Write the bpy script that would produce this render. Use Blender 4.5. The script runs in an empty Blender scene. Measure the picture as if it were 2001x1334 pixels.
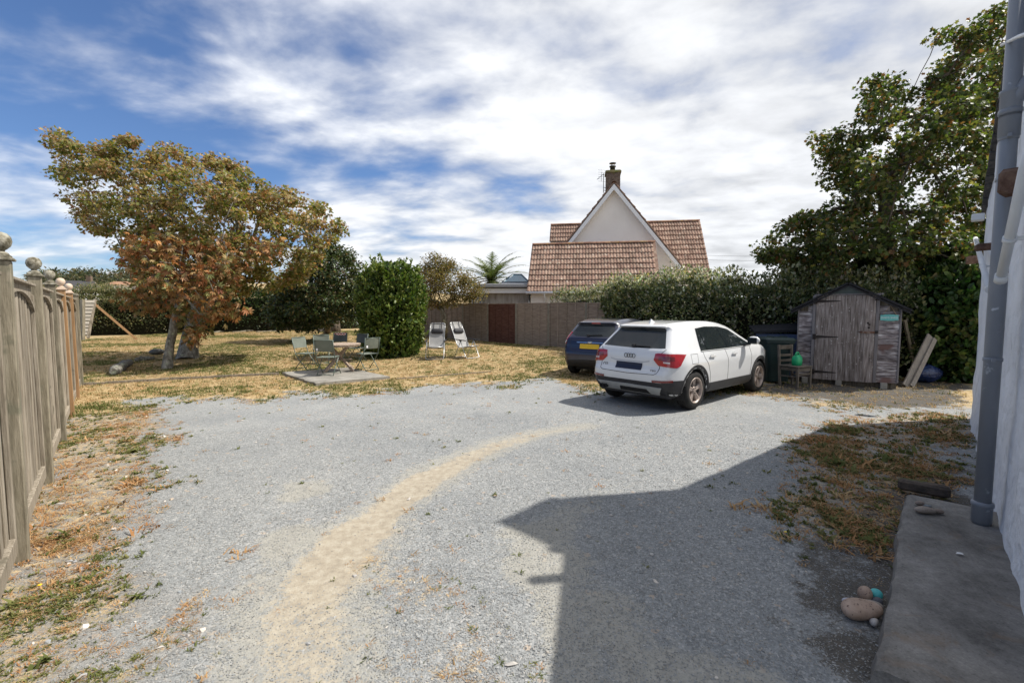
import bpy, bmesh, math, random
import numpy as np
from mathutils import Vector, Matrix
from mathutils.bvhtree import BVHTree

sc = bpy.context.scene
col = sc.collection
R = math.radians

# ------------------------------------------------------------------ camera
CAM_H, TILT, FPX = 1.70, R(3.86), 889.0
cd = bpy.data.cameras.new('camera')
cd.sensor_width = 36.0
cd.lens = 36.0 * FPX / 2001.0
cd.clip_start, cd.clip_end = 0.05, 5000
cam = bpy.data.objects.new('camera', cd)
cam.location = (0, 0, CAM_H)
cam.rotation_euler = (R(90) - TILT, 0, 0)
col.objects.link(cam)
sc.camera = cam

# ------------------------------------------------------------------ light
SUN_EL, SUN_AZ = R(52), math.atan2(1.0, 0.17)       # azimuth from +Y towards +X
sun_dir = Vector((math.sin(SUN_AZ) * math.cos(SUN_EL), math.cos(SUN_AZ) * math.cos(SUN_EL), math.sin(SUN_EL)))
sl = bpy.data.lights.new('sun', 'SUN')
sl.energy = 5.0
sl.angle = R(0.53)
sl.color = (1.0, 0.945, 0.865)
so = bpy.data.objects.new('sun', sl)
so.rotation_euler = sun_dir.to_track_quat('Z', 'Y').to_euler()
so.location = (20, 5, 30)
col.objects.link(so)

sc.view_settings.view_transform = 'Standard'
sc.view_settings.look = 'None'
sc.view_settings.exposure = 0.32
sc.view_settings.gamma = 1.0
sc.view_settings.use_curve_mapping = False

def make_world():
    w = bpy.data.worlds.new('World')
    sc.world = w
    w.use_nodes = True
    nt = w.node_tree
    nt.nodes.clear()
    N, Lk = nt.nodes.new, nt.links.new
    out = N('ShaderNodeOutputWorld')
    bg = N('ShaderNodeBackground')
    bg.inputs['Strength'].default_value = 0.10
    sky = N('ShaderNodeTexSky')
    sky.sky_type = 'NISHITA'
    sky.sun_disc = False
    sky.sun_elevation = SUN_EL
    sky.sun_rotation = SUN_AZ
    sky.altitude = 50
    sky.air_density = 1.0
    sky.dust_density = 0.4
    sky.ozone_density = 2.5
    tc = N('ShaderNodeTexCoord')
    sep = N('ShaderNodeSeparateXYZ')
    Lk(tc.outputs['Generated'], sep.inputs[0])
    def mth(op, a, b=None, clamp=False):
        n = N('ShaderNodeMath'); n.operation = op; n.use_clamp = clamp
        for i, v in enumerate((a, b)):
            if v is None: continue
            if isinstance(v, (int, float)): n.inputs[i].default_value = v
            else: Lk(v, n.inputs[i])
        return n.outputs[0]
    # a cloud layer overhead: direction projected on a plane
    zz = mth('ADD', mth('MAXIMUM', sep.outputs['Z'], 0.0), 0.16)
    px = mth('DIVIDE', sep.outputs['X'], zz)
    py = mth('DIVIDE', sep.outputs['Y'], zz)
    cb = N('ShaderNodeCombineXYZ')
    Lk(px, cb.inputs[0]); Lk(py, cb.inputs[1])
    def noise(scale, detail, rough, loc, rot, scl, dist=0.0):
        mp = N('ShaderNodeMapping')
        mp.inputs['Location'].default_value = loc
        mp.inputs['Rotation'].default_value = (0, 0, rot)
        mp.inputs['Scale'].default_value = scl
        Lk(cb.outputs[0], mp.inputs[0])
        n = N('ShaderNodeTexNoise')
        n.inputs['Scale'].default_value = scale
        n.inputs['Detail'].default_value = detail
        n.inputs['Roughness'].default_value = rough
        n.inputs['Distortion'].default_value = dist
        Lk(mp.outputs[0], n.inputs['Vector'])
        return n.outputs['Fac']
    big = noise(0.45, 3, 0.5, (3.1, 7.7, 0), 0.5, (1, 1, 1))
    mid = noise(1.25, 8, 0.53, (1.3, 4.2, 0), 0.55, (1.0, 1.25, 1), 0.25)
    fine = noise(3.6, 6, 0.52, (9.3, 2.2, 0), 0.6, (1.0, 1.3, 1), 0.2)
    cov = mth('ADD', mth('MULTIPLY', mid, 0.72), mth('MULTIPLY', big, 0.26))
    cov = mth('ADD', cov, mth('MULTIPLY', fine, 0.26))
    side = mth('MULTIPLY', sep.outputs['X'], 0.22)          # more cloud towards the right
    cov = mth('ADD', cov, side)
    lowb = mth('MULTIPLY', mth('MAXIMUM', mth('SUBTRACT', 0.30, sep.outputs['Z']), 0.0), 0.46)
    cov = mth('ADD', cov, lowb)
    mr = N('ShaderNodeMapRange')
    mr.interpolation_type = 'SMOOTHSTEP'
    mr.inputs['From Min'].default_value = 0.435
    mr.inputs['From Max'].default_value = 0.70
    Lk(cov, mr.inputs['Value'])
    # cloud brightness: thin parts greyer, thick parts white
    cr = N('ShaderNodeMapRange')
    cr.inputs['From Min'].default_value = 0.30
    cr.inputs['From Max'].default_value = 0.75
    cr.inputs['To Min'].default_value = 4.6
    cr.inputs['To Max'].default_value = 11.5
    Lk(mth('ADD', mth('MULTIPLY', fine, 0.45), mth('MULTIPLY', mid, 0.55)), cr.inputs['Value'])
    cc = N('ShaderNodeMix'); cc.data_type = 'RGBA'; cc.blend_type = 'MULTIPLY'
    cc.inputs['Factor'].default_value = 1.0
    cc.inputs['A'].default_value = (0.97, 0.985, 1.01, 1)
    Lk(cr.outputs[0], cc.inputs['B'])
    tint = N('ShaderNodeMix'); tint.data_type = 'RGBA'; tint.blend_type = 'MULTIPLY'
    tint.inputs['Factor'].default_value = 1.0
    Lk(sky.outputs[0], tint.inputs['A'])
    tint.inputs['B'].default_value = (0.70, 0.84, 1.06, 1)
    mx = N('ShaderNodeMix'); mx.data_type = 'RGBA'
    Lk(mth('MULTIPLY', mr.outputs[0], 0.96), mx.inputs['Factor'])
    Lk(tint.outputs['Result'], mx.inputs['A'])
    Lk(cc.outputs['Result'], mx.inputs['B'])
    Lk(mx.outputs['Result'], bg.inputs['Color'])
    Lk(bg.outputs[0], out.inputs[0])
make_world()

# ------------------------------------------------------------------ measuring helpers
_f = Vector((0, math.cos(TILT), -math.sin(TILT)))
_u = Vector((0, math.sin(TILT), math.cos(TILT)))
def ray(u, v):
    return Vector((1, 0, 0)) * ((u - 1000.5) / FPX) + _f + _u * ((667 - v) / FPX)
def G(u, v, z=0.0):
    d = ray(u, v)
    t = (z - CAM_H) / d.z
    return Vector((d.x * t, d.y * t, z))
def P(u, v, y):
    d = ray(u, v)
    t = y / d.y
    return Vector((d.x * t, y, CAM_H + d.z * t))

def sstep(a, b, x):
    t = np.clip((x - a) / (b - a), 0, 1)
    return t * t * (3 - 2 * t)
def terrain(x, y):
    x = np.asarray(x, float); y = np.asarray(y, float)
    s = sstep(10.5, 19, y - 0.10 * np.abs(x))
    return 0.17 * s + 0.13 * sstep(19, 34, y)
def tz(x, y):
    return float(terrain(x, y))
def GT(u, v):
    p = G(u, v)
    for _ in range(6):
        p = G(u, v, tz(p.x, p.y))
    return p

# value noise on numpy arrays
_rs = np.random.RandomState(5)
_tab = _rs.rand(256, 256)
def vnoise(x, y, s=1.0, oct=4, pers=0.5):
    x = np.asarray(x, float) * s; y = np.asarray(y, float) * s
    tot = np.zeros_like(x); amp = 1.0; n = 0.0
    for o in range(oct):
        xi = np.floor(x).astype(int); yi = np.floor(y).astype(int)
        fx = x - xi; fy = y - yi
        fx = fx * fx * (3 - 2 * fx); fy = fy * fy * (3 - 2 * fy)
        a = _tab[xi & 255, yi & 255]; b = _tab[(xi + 1) & 255, yi & 255]
        c = _tab[xi & 255, (yi + 1) & 255]; d = _tab[(xi + 1) & 255, (yi + 1) & 255]
        tot += amp * ((a * (1 - fx) + b * fx) * (1 - fy) + (c * (1 - fx) + d * fx) * fy)
        n += amp; amp *= pers; x = x * 2.03 + 17.3; y = y * 2.03 + 9.1
    return tot / n

def polysdf(poly, x, y):
    poly = np.asarray(poly, float)
    x = np.asarray(x, float); y = np.asarray(y, float)
    d = np.full(x.shape, 1e9); inside = np.zeros(x.shape, bool)
    n = len(poly)
    for i in range(n):
        ax, ay = poly[i]; bx, by = poly[(i + 1) % n]
        ex, ey = bx - ax, by - ay
        t = np.clip(((x - ax) * ex + (y - ay) * ey) / (ex * ex + ey * ey + 1e-12), 0, 1)
        d = np.minimum(d, (x - ax - t * ex) ** 2 + (y - ay - t * ey) ** 2)
        c = ((ay > y) != (by > y))
        with np.errstate(divide='ignore', invalid='ignore'):
            xi = ax + (y - ay) / (ey if abs(ey) > 1e-12 else 1e-12) * ex
        inside ^= (c & (x < xi))
    d = np.sqrt(d)
    return np.where(inside, -d, d)
def linedist(pts, x, y):
    """distance to a polyline and the running parameter 0..n-1"""
    x = np.asarray(x, float); y = np.asarray(y, float)
    best = np.full(x.shape, 1e9); par = np.zeros(x.shape)
    for i in range(len(pts) - 1):
        ax, ay = pts[i][0], pts[i][1]; bx, by = pts[i + 1][0], pts[i + 1][1]
        ex, ey = bx - ax, by - ay
        t = np.clip(((x - ax) * ex + (y - ay) * ey) / (ex * ex + ey * ey), 0, 1)
        d = np.hypot(x - ax - t * ex, y - ay - t * ey)
        m = d < best
        best = np.where(m, d, best); par = np.where(m, i + t, par)
    return best, par

# ------------------------------------------------------------------ object helpers
def link(o, parent=None):
    col.objects.link(o)
    if parent is not None: o.parent = parent
    return o
def tag(o, label=None, cat=None, group=None, kind=None):
    if label: o['label'] = label
    if cat: o['category'] = cat
    if group: o['group'] = group
    if kind: o['kind'] = kind
    return o
def empty(name, loc=(0, 0, 0), rz=0.0, label=None, cat=None, group=None):
    o = bpy.data.objects.new(name, None)
    o.empty_display_size = 0.2
    o.location = loc
    o.rotation_euler = (0, 0, rz)
    link(o)
    return tag(o, label, cat, group)
def obj(name, me, mat=None, parent=None, loc=None, rot=None):
    if mat is not None and not len(me.materials): me.materials.append(mat)
    o = bpy.data.objects.new(name, me)
    if loc is not None: o.location = loc
    if rot is not None: o.rotation_euler = rot
    return link(o, parent)

def mesh_np(name, V, F, smooth=False, cols=None):
    """V (n,3), F (m,k) with the same k for every face; fast"""
    V = np.asarray(V, np.float32); F = np.asarray(F, np.int32)
    me = bpy.data.meshes.new(name)
    me.vertices.add(len(V)); me.vertices.foreach_set('co', V.ravel())
    m, k = F.shape
    me.loops.add(m * k); me.loops.foreach_set('vertex_index', F.ravel())
    me.polygons.add(m)
    me.polygons.foreach_set('loop_start', np.arange(0, m * k, k, dtype=np.int32))
    if smooth: me.polygons.foreach_set('use_smooth', np.ones(m, bool))
    if cols is not None:
        a = me.attributes.new('Col', 'FLOAT_COLOR', 'POINT')
        c = np.ones((len(V), 4), np.float32); c[:, :3] = cols
        a.data.foreach_set('color', c.ravel())
    me.update(calc_edges=True)
    me.validate()
    return me

class MB:
    def __init__(s): s.v = []; s.f = []; s.sm = []
    def add(s, vs, fs, smooth=False, M=None):
        b = len(s.v)
        for p in vs: s.v.append(tuple(M @ Vector(p)) if M is not None else tuple(p))
        for f in fs: s.f.append(tuple(i + b for i in f)); s.sm.append(smooth)
        return s
    def box(s, c, d, rot=None, M=None, jit=0.0, rnd=None, bev=0.0):
        hx, hy, hz = d[0] / 2, d[1] / 2, d[2] / 2
        if bev > 0:
            b = min(bev, hx * .45, hy * .45, hz * .45)
            vs = []; 
            for z, q in ((-hz, b), (-hz + b, 0), (hz - b, 0), (hz, b)):
                X, Y = hx - q, hy - q
                bb = b
                vs += [(-X + bb, -Y, z), (X - bb, -Y, z), (X, -Y + bb, z), (X, Y - bb, z), (X - bb, Y, z), (-X + bb, Y, z), (-X, Y - bb, z), (-X, -Y + bb, z)]
            fs = [tuple(reversed(range(8))), tuple(range(24, 32))]
            for r in range(3):
                for i in range(8):
                    j = (i + 1) % 8
                    fs.append((r * 8 + i, r * 8 + j, r * 8 + 8 + j, r * 8 + 8 + i))
        else:
            vs = [(-hx, -hy, -hz), (hx, -hy, -hz), (hx, hy, -hz), (-hx, hy, -hz), (-hx, -hy, hz), (hx, -hy, hz), (hx, hy, hz), (-hx, hy, hz)]
            fs = [(3, 2, 1, 0), (4, 5, 6, 7), (0, 1, 5, 4), (1, 2, 6, 5), (2, 3, 7, 6), (3, 0, 4, 7)]
        if jit: 
            rnd = rnd or random
            vs = [tuple(q + rnd.uniform(-jit, jit) for q in p) for p in vs]
        T = Matrix.Translation(c)
        if rot is not None:
            from mathutils import Euler
            T = T @ Euler(rot).to_matrix().to_4x4()
        if M is not None: T = M @ T
        return s.add(vs, fs, False, T)
    def bar(s, a, b, w, h=None, up=(0, 0, 1), bev=0.0):
        a = Vector(a); b = Vector(b); h = h or w
        d = b - a; L = d.length; d.normalize()
        up = Vector(up)
        if abs(d.dot(up)) > .98: up = Vector((0, 1, 0))
        x = d.cross(up).normalized(); y = x.cross(d).normalized()
        M = Matrix((x, d, y)).transposed().to_4x4(); M.translation = (a + b) / 2
        return s.box((0, 0, 0), (w, L, h), M=M, bev=bev)
    def tube(s, pts, rad, n=8, cap=True, closed=False):
        pts = [Vector(p) for p in pts]; m = len(pts)
        if not isinstance(rad, (list, tuple)): rad = [rad] * m
        b = len(s.v); prev = None
        for i, p in enumerate(pts):
            if closed: t = pts[(i + 1) % m] - pts[i - 1]
            elif i == 0: t = pts[1] - pts[0]
            elif i == m - 1: t = pts[-1] - pts[-2]
            else: t = pts[i + 1] - pts[i - 1]
            if t.length < 1e-9: t = Vector((0, 0, 1))
            t.normalize()
            if prev is None:
                r = Vector((0, 0, 1)) if abs(t.z) < .9 else Vector((1, 0, 0))
                x = t.cross(r).normalized()
            else:
                x = (prev - t * prev.dot(t))
                x = x.normalized() if x.length > 1e-6 else t.orthogonal().normalized()
            prev = x; y = t.cross(x)
            for k in range(n):
                a = 2 * math.pi * k / n
                s.v.append(tuple(p + (x * math.cos(a) + y * math.sin(a)) * rad[i]))
        rr = m if closed else m - 1
        for i in range(rr):
            for k in range(n):
                i2 = (i + 1) % m
                s.f.append((b + i * n + k, b + i * n + (k + 1) % n, b + i2 * n + (k + 1) % n, b + i2 * n + k)); s.sm.append(True)
        if cap and not closed:
            s.f.append(tuple(b + k for k in reversed(range(n)))); s.sm.append(False)
            s.f.append(tuple(b + (m - 1) * n + k for k in range(n))); s.sm.append(False)
        return s
    def lathe(s, prof, n=24, M=None, smooth=True, cap=True):
        """prof: (r,z) list, axis z"""
        b = len(s.v); m = len(prof)
        for r, z in prof:
            for k in range(n):
                a = 2 * math.pi * k / n
                p = Vector((r * math.cos(a), r * math.sin(a), z))
                s.v.append(tuple(M @ p) if M is not None else tuple(p))
        for i in range(m - 1):
            for k in range(n):
                s.f.append((b + i * n + k, b + i * n + (k + 1) % n, b + (i + 1) * n + (k + 1) % n, b + (i + 1) * n + k)); s.sm.append(smooth)
        if cap and prof[0][0] > 1e-6: s.f.append(tuple(b + k for k in reversed(range(n)))); s.sm.append(False)
        if cap and prof[-1][0] > 1e-6: s.f.append(tuple(b + (m - 1) * n + k for k in range(n))); s.sm.append(False)
        return s
    def prism(s, poly, h0, h1, M=None):
        """poly in (x,y), extruded from z=h0 to h1 (ccw poly)"""
        n = len(poly)
        vs = [(p[0], p[1], h0) for p in poly] + [(p[0], p[1], h1) for p in poly]
        fs = [tuple(reversed(range(n))), tuple(range(n, 2 * n))]
        for i in range(n):
            j = (i + 1) % n
            fs.append((i, j, n + j, n + i))
        return s.add(vs, fs, False, M)
    def grid(s, pts, closed=False, smooth=True):
        """pts[i][j] -> quads"""
        b = len(s.v); n = len(pts); m = len(pts[0])
        for row in pts:
            for p in row: s.v.append(tuple(p))
        for i in range(n - 1):
            for j in range(m - 1 + (1 if closed else 0)):
                j2 = (j + 1) % m
                s.f.append((b + i * m + j, b + i * m + j2, b + (i + 1) * m + j2, b + (i + 1) * m + j)); s.sm.append(smooth)
        return s
    def mesh(s, name):
        me = bpy.data.meshes.new(name)
        me.from_pydata(s.v, [], s.f)
        me.polygons.foreach_set('use_smooth', s.sm)
        me.update()
        return me
    def build(s, name, mat, parent=None, loc=None, rot=None):
        return obj(name, s.mesh(name), mat, parent, loc, rot)

def copy_tree(o, parent=None):
    c = o.copy(); col.objects.link(c)
    c.parent = parent
    for ch in list(o.children): copy_tree(ch, c)
    return c
XZ = Matrix(((1, 0, 0, 0), (0, 0, -1, 0), (0, 1, 0, 0), (0, 0, 0, 1)))     # (x,y,z)->(x,-z,y): prism drawn in x/z

# ------------------------------------------------------------------ materials
def newmat(name):
    m = bpy.data.materials.new(name); m.use_nodes = True
    nt = m.node_tree; nt.nodes.clear()
    out = nt.nodes.new('ShaderNodeOutputMaterial')
    bs = nt.nodes.new('ShaderNodeBsdfPrincipled')
    nt.links.new(bs.outputs[0], out.inputs[0])
    return m, nt, bs, out
def ramp(nt, cols, pos=None, interp='LINEAR'):
    r = nt.nodes.new('ShaderNodeValToRGB'); cr = r.color_ramp; cr.interpolation = interp
    n = len(cols)
    pos = pos or [i / max(1, n - 1) for i in range(n)]
    while len(cr.elements) < n: cr.elements.new(0.5)
    for e, c, p in zip(cr.elements, cols, pos):
        e.position = p; e.color = (c[0], c[1], c[2], 1)
    return r
def pm(name, cols, rough=.6, scale=6.0, bump=.15, bscale=60.0, metal=0.0, stretch=(1, 1, 1), objvar=0.0, spec=.4,
       detail=6, nrough=.6, lo=.3, hi=.7, bdist=.01, coat=0.0, spots=None, trans=None):
    m, nt, bs, out = newmat(name)
    N, Lk = nt.nodes.new, nt.links.new
    tc = N('ShaderNodeTexCoord'); oi = N('ShaderNodeObjectInfo')
    ad = N('ShaderNodeVectorMath'); ad.operation = 'MULTIPLY_ADD'
    cx = N('ShaderNodeCombineXYZ')
    for i in range(3): Lk(oi.outputs['Random'], cx.inputs[i])
    Lk(cx.outputs[0], ad.inputs[0]); ad.inputs[1].default_value = (37.1, 51.7, 83.3)
    Lk(tc.outputs['Object'], ad.inputs[2])
    mp = N('ShaderNodeMapping'); mp.inputs['Scale'].default_value = stretch
    Lk(ad.outputs[0], mp.inputs[0])
    n1 = N('ShaderNodeTexNoise'); n1.inputs['Scale'].default_value = scale; n1.inputs['Detail'].default_value = detail
    n1.inputs['Roughness'].default_value = nrough
    Lk(mp.outputs[0], n1.inputs['Vector'])
    n = len(cols)
    r = ramp(nt, cols, [lo + (hi - lo) * i / max(1, n - 1) for i in range(n)])
    Lk(n1.outputs['Fac'], r.inputs[0])
    c = r.outputs[0]
    if spots:   # (colour, scale, threshold)
        n3 = N('ShaderNodeTexNoise'); n3.inputs['Scale'].default_value = spots[1]; n3.inputs['Detail'].default_value = 4
        Lk(mp.outputs[0] if len(spots) > 3 else ad.outputs[0], n3.inputs['Vector'])
        mr = N('ShaderNodeMapRange'); mr.inputs['From Min'].default_value = spots[2]; mr.inputs['From Max'].default_value = spots[2] + .06
        Lk(n3.outputs['Fac'], mr.inputs['Value'])
        mx = N('ShaderNodeMix'); mx.data_type = 'RGBA'
        Lk(mr.outputs[0], mx.inputs['Factor']); Lk(c, mx.inputs['A']); mx.inputs['B'].default_value = (*spots[0], 1)
        c = mx.outputs['Result']
    if objvar:
        hs = N('ShaderNodeHueSaturation')
        mr2 = N('ShaderNodeMapRange'); mr2.inputs['To Min'].default_value = 1 - objvar; mr2.inputs['To Max'].default_value = 1 + objvar
        Lk(oi.outputs['Random'], mr2.inputs['Value']); Lk(mr2.outputs[0], hs.inputs['Value'])
        Lk(c, hs.inputs['Color']); c = hs.outputs[0]
    Lk(c, bs.inputs['Base Color'])
    bs.inputs['Roughness'].default_value = rough; bs.inputs['Metallic'].default_value = metal
    bs.inputs['Specular IOR Level'].default_value = spec
    if coat: bs.inputs['Coat Weight'].default_value = coat; bs.inputs['Coat Roughness'].default_value = .03
    if bump:
        n2 = N('ShaderNodeTexNoise'); n2.inputs['Scale'].default_value = bscale; n2.inputs['Detail'].default_value = 5
        Lk(mp.outputs[0], n2.inputs['Vector'])
        bp = N('ShaderNodeBump'); bp.inputs['Strength'].default_value = bump; bp.inputs['Distance'].default_value = bdist
        Lk(n2.outputs['Fac'], bp.inputs['Height']); Lk(bp.outputs[0], bs.inputs['Normal'])
    return m
def flat(name, c, rough=.4, metal=0.0, spec=.5, coat=0.0):
    d = tuple(x * .88 for x in c)
    return pm(name, [d, c], rough=rough, scale=9, bump=.03, bscale=90, metal=metal, spec=spec, coat=coat)
def leafmat(name, trans=.35, rough=.45, spec=.35):
    m, nt, bs, out = newmat(name)
    N, Lk = nt.nodes.new, nt.links.new
    at = N('ShaderNodeAttribute'); at.attribute_name = 'Col'
    tr = N('ShaderNodeBsdfTranslucent'); mx = N('ShaderNodeMixShader'); mx.inputs[0].default_value = trans
    hs = N('ShaderNodeHueSaturation'); hs.inputs['Saturation'].default_value = 1.15; hs.inputs['Value'].default_value = 1.5
    Lk(at.outputs['Color'], bs.inputs['Base Color']); Lk(at.outputs['Color'], hs.inputs['Color']); Lk(hs.outputs[0], tr.inputs['Color'])
    bs.inputs['Roughness'].default_value = rough; bs.inputs['Specular IOR Level'].default_value = spec
    Lk(bs.outputs[0], mx.inputs[1]); Lk(tr.outputs[0], mx.inputs[2]); Lk(mx.outputs[0], out.inputs[0])
    return m

M = {}
M['wood_grey'] = pm('weathered_grey_timber', [(.13, .108, .08), (.26, .225, .175), (.39, .345, .28)], .85, 5, .5, 30, stretch=(7, 7, .45), objvar=.22, spec=.2, bdist=.006,
                    spots=((.135, .12, .088), 3.0, .66))
M['wood_post'] = pm('weathered_post_timber', [(.11, .095, .068), (.21, .185, .135), (.31, .275, .21)], .88, 6, .5, 30, stretch=(5, 5, .6), objvar=.15, spec=.2, bdist=.006,
                    spots=((.17, .16, .115), 4.0, .60))
M['wood_new'] = pm('fresh_orange_timber', [(.22, .13, .065), (.30, .18, .09), (.36, .22, .115)], .7, 4, .3, 30, stretch=(8, 8, .4), spec=.25, bdist=.004)
M['wood_finial_new'] = pm('pale_new_finial', [(.50, .38, .28), (.62, .50, .40)], .7, 5, .2, 30, spec=.25)
M['wood_finial'] = pm('lichen_covered_finial', [(.10, .09, .06), (.24, .22, .17), (.38, .37, .31)], .9, 16, .5, 60, spec=.2, lo=.38, hi=.66, spots=((.40, .24, .08), 12, .70))
M['wood_dark'] = pm('dark_old_timber', [(.05, .045, .035), (.11, .095, .075), (.17, .15, .12)], .9, 5, .5, 30, stretch=(6, 6, .6), objvar=.2, spec=.15)
M['wood_teak'] = pm('silvered_teak', [(.20, .14, .10), (.36, .28, .22), (.46, .38, .31)], .8, 6, .4, 40, stretch=(6, .7, 6), objvar=.12, spec=.2)
def concretemat(name, cols, stain, sth=.60):
    m, nt, bs, out = newmat(name)
    N, Lk = nt.nodes.new, nt.links.new
    tc = N('ShaderNodeTexCoord')
    def noise(s, d=8, r=.65, dist=0.0):
        n = N('ShaderNodeTexNoise'); n.inputs['Scale'].default_value = s; n.inputs['Detail'].default_value = d; n.inputs['Roughness'].default_value = r; n.inputs['Distortion'].default_value = dist
        Lk(tc.outputs['Object'], n.inputs['Vector']); return n.outputs['Fac']
    r = ramp(nt, cols, [.30 + .40 * i / (len(cols) - 1) for i in range(len(cols))]); Lk(noise(2.6, 12, .72), r.inputs[0])
    sp = ramp(nt, [(.55, .55, .55), (.92, .92, .92), (1.0, 1.0, 1.0), (1.35, 1.33, 1.28)], [.28, .42, .58, .74]); Lk(noise(85, 3, .7), sp.inputs[0])
    mu = N('ShaderNodeMix'); mu.data_type = 'RGBA'; mu.blend_type = 'MULTIPLY'; mu.inputs['Factor'].default_value = 1
    Lk(r.outputs[0], mu.inputs['A']); Lk(sp.outputs[0], mu.inputs['B'])
    mr = N('ShaderNodeMapRange'); mr.inputs['From Min'].default_value = sth; mr.inputs['From Max'].default_value = sth + .12; mr.inputs['To Max'].default_value = .55
    Lk(noise(3.4, 8, .7, 1.2), mr.inputs['Value'])
    mx = N('ShaderNodeMix'); mx.data_type = 'RGBA'; Lk(mr.outputs[0], mx.inputs['Factor']); Lk(mu.outputs['Result'], mx.inputs['A']); mx.inputs['B'].default_value = (*stain, 1)
    Lk(mx.outputs['Result'], bs.inputs['Base Color']); bs.inputs['Roughness'].default_value = .92; bs.inputs['Specular IOR Level'].default_value = .2
    bp = N('ShaderNodeBump'); bp.inputs['Strength'].default_value = .7; bp.inputs['Distance'].default_value = .006
    Lk(noise(60, 6, .7), bp.inputs['Height']); Lk(bp.outputs[0], bs.inputs['Normal'])
    return m
M['concrete'] = concretemat('old_concrete', [(.17, .16, .14), (.27, .255, .225), (.36, .345, .31)], (.15, .135, .10))
# ------------------------------------------------------------------ ground zones (world metres)
def g2(u, v):
    p = GT(u, v); return (p.x, p.y)
LAWN = [g2(*q) for q in ((140, 812), (215, 800), (300, 782), (420, 776), (500, 790), (580, 768), (650, 776), (760, 762), (900, 750), (1010, 752), (1070, 742),
                          (1120, 748), (1180, 770), (1320, 758), (1470, 772), (1560, 782), (1650, 800), (1760, 806), (1900, 812))] + [(14, 9), (60, 20), (80, 300), (-300, 300), (-120, 60), (-14, 11)]
STRIP = [g2(*q) for q in ((-900, 1500), (-160, 1200), (-60, 1085), (20, 938), (90, 800), (250, 790), (318, 800), (305, 870), (280, 940), (272, 1020), (250, 1100), (255, 1200), (285, 1334), (330, 1500))]
TRACK = [g2(*q) for q in ((575, 1500), (588, 1334), (600, 1230), (632, 1130), (690, 1050), (765, 985), (850, 925), (950, 876), (1050, 848), (1150, 832))]
TRACKW = [.30, .30, .28, .26, .24, .22, .20, .18, .16, .12]
TRACKS = [.50, .52, .58, .75, .98, .98, .80, .62, .52, .35]
TRACK2 = [g2(*q) for q in ((1190, 1500), (1140, 1334), (1095, 1200), (1060, 1100), (1090, 1030), (1180, 960), (1320, 890))]
PALE = [(g2(1060, 1095), .42, .38), (g2(1030, 1040), .3, .16), (g2(560, 1055), .22, .30), (g2(600, 960), .3, .35), (g2(1180, 1210), .3, .4), (g2(1090, 1230), .14, .35), (g2(1330, 1310), .4, .25)]
WEEDR = [g2(*q) for q in ((1480, 1005), (1545, 930), (1590, 860), (1680, 812), (1900, 800), (1900, 935), (1765, 955), (1745, 1060), (1690, 1080), (1590, 1060))]
WEEDC = [g2(*q) for q in ((690, 1110), (760, 1060), (840, 1080), (900, 1140), (980, 1230), (1060, 1334), (1080, 1480), (640, 1480), (660, 1334), (740, 1230))]
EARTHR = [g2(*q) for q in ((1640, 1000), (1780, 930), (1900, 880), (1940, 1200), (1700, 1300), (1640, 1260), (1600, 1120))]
SHED_EARTH_SHADE = [g2(*q) for q in ((1475, 752), (1560, 742), (1760, 738), (1900, 740), (1900, 808), (1720, 800), (1600, 784), (1500, 768))]  # brown dirt before the shed, with the shade there painted into its colour
def zones(x, y):
    n1 = vnoise(x, y, 1.3, 4) - .5; n2 = vnoise(x + 31, y + 11, 5.0, 3) - .5
    lawn = sstep(.55, -.75, polysdf(LAWN, x, y) + n1 * 1.7 + n2 * .9)
    strip = sstep(.30, -.28, polysdf(STRIP, x, y) + n1 * .8 + n2 * .6)
    d, t = linedist(TRACK, x, y)
    w = np.interp(t, range(len(TRACKW)), TRACKW)
    sand = sstep(1.55, .35, (d + n1 * .14 + n2 * .14) / w)
    sand = sand * np.interp(t, range(len(TRACKS)), TRACKS)
    d2, t2 = linedist(TRACK2, x, y)
    pale = .75 * sstep(1.6, .3, (d2 + n1 * .2 + n2 * .15) / .24) * np.interp(t2, [0, 1, 3, 4, 6], [.6, .8, 1, .8, .3])
    pale = np.maximum(pale, .62 * sstep(3.2, .8, (d + n1 * .3) / w))
    for (c, a, b) in PALE:
        r = np.sqrt(((x - c[0]) / a) ** 2 + ((y - c[1]) / b) ** 2)
        pale = np.maximum(pale, .8 * sstep(1.5, .3, r + n1 * 1.2 + n2 * .9))
    wr = sstep(.30, -.30, polysdf(WEEDR, x, y) + n1 * .7 + n2 * .6)
    wc = .9 * sstep(.22, -.25, polysdf(WEEDC, x, y) + n1 * .5 + n2 * .5)
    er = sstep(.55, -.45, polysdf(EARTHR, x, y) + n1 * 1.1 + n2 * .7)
    es = .72 * sstep(.35, -.35, polysdf(SHED_EARTH_SHADE, x, y) + n1 * .9 + n2 * .5)
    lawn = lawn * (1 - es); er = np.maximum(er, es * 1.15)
    return lawn, strip, sand, pale, wr, wc, er
WALL_A = G(1900, 818); WALL_B = G(2001, 1165, .10)
wd = (WALL_B - WALL_A); wd.z = 0; wd.normalize()              # along the cottage wall, towards the camera
wn = Vector((wd.y, -wd.x, 0))                                  # out of the wall into the yard
if wn.x > 0: wn = -wn
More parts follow.
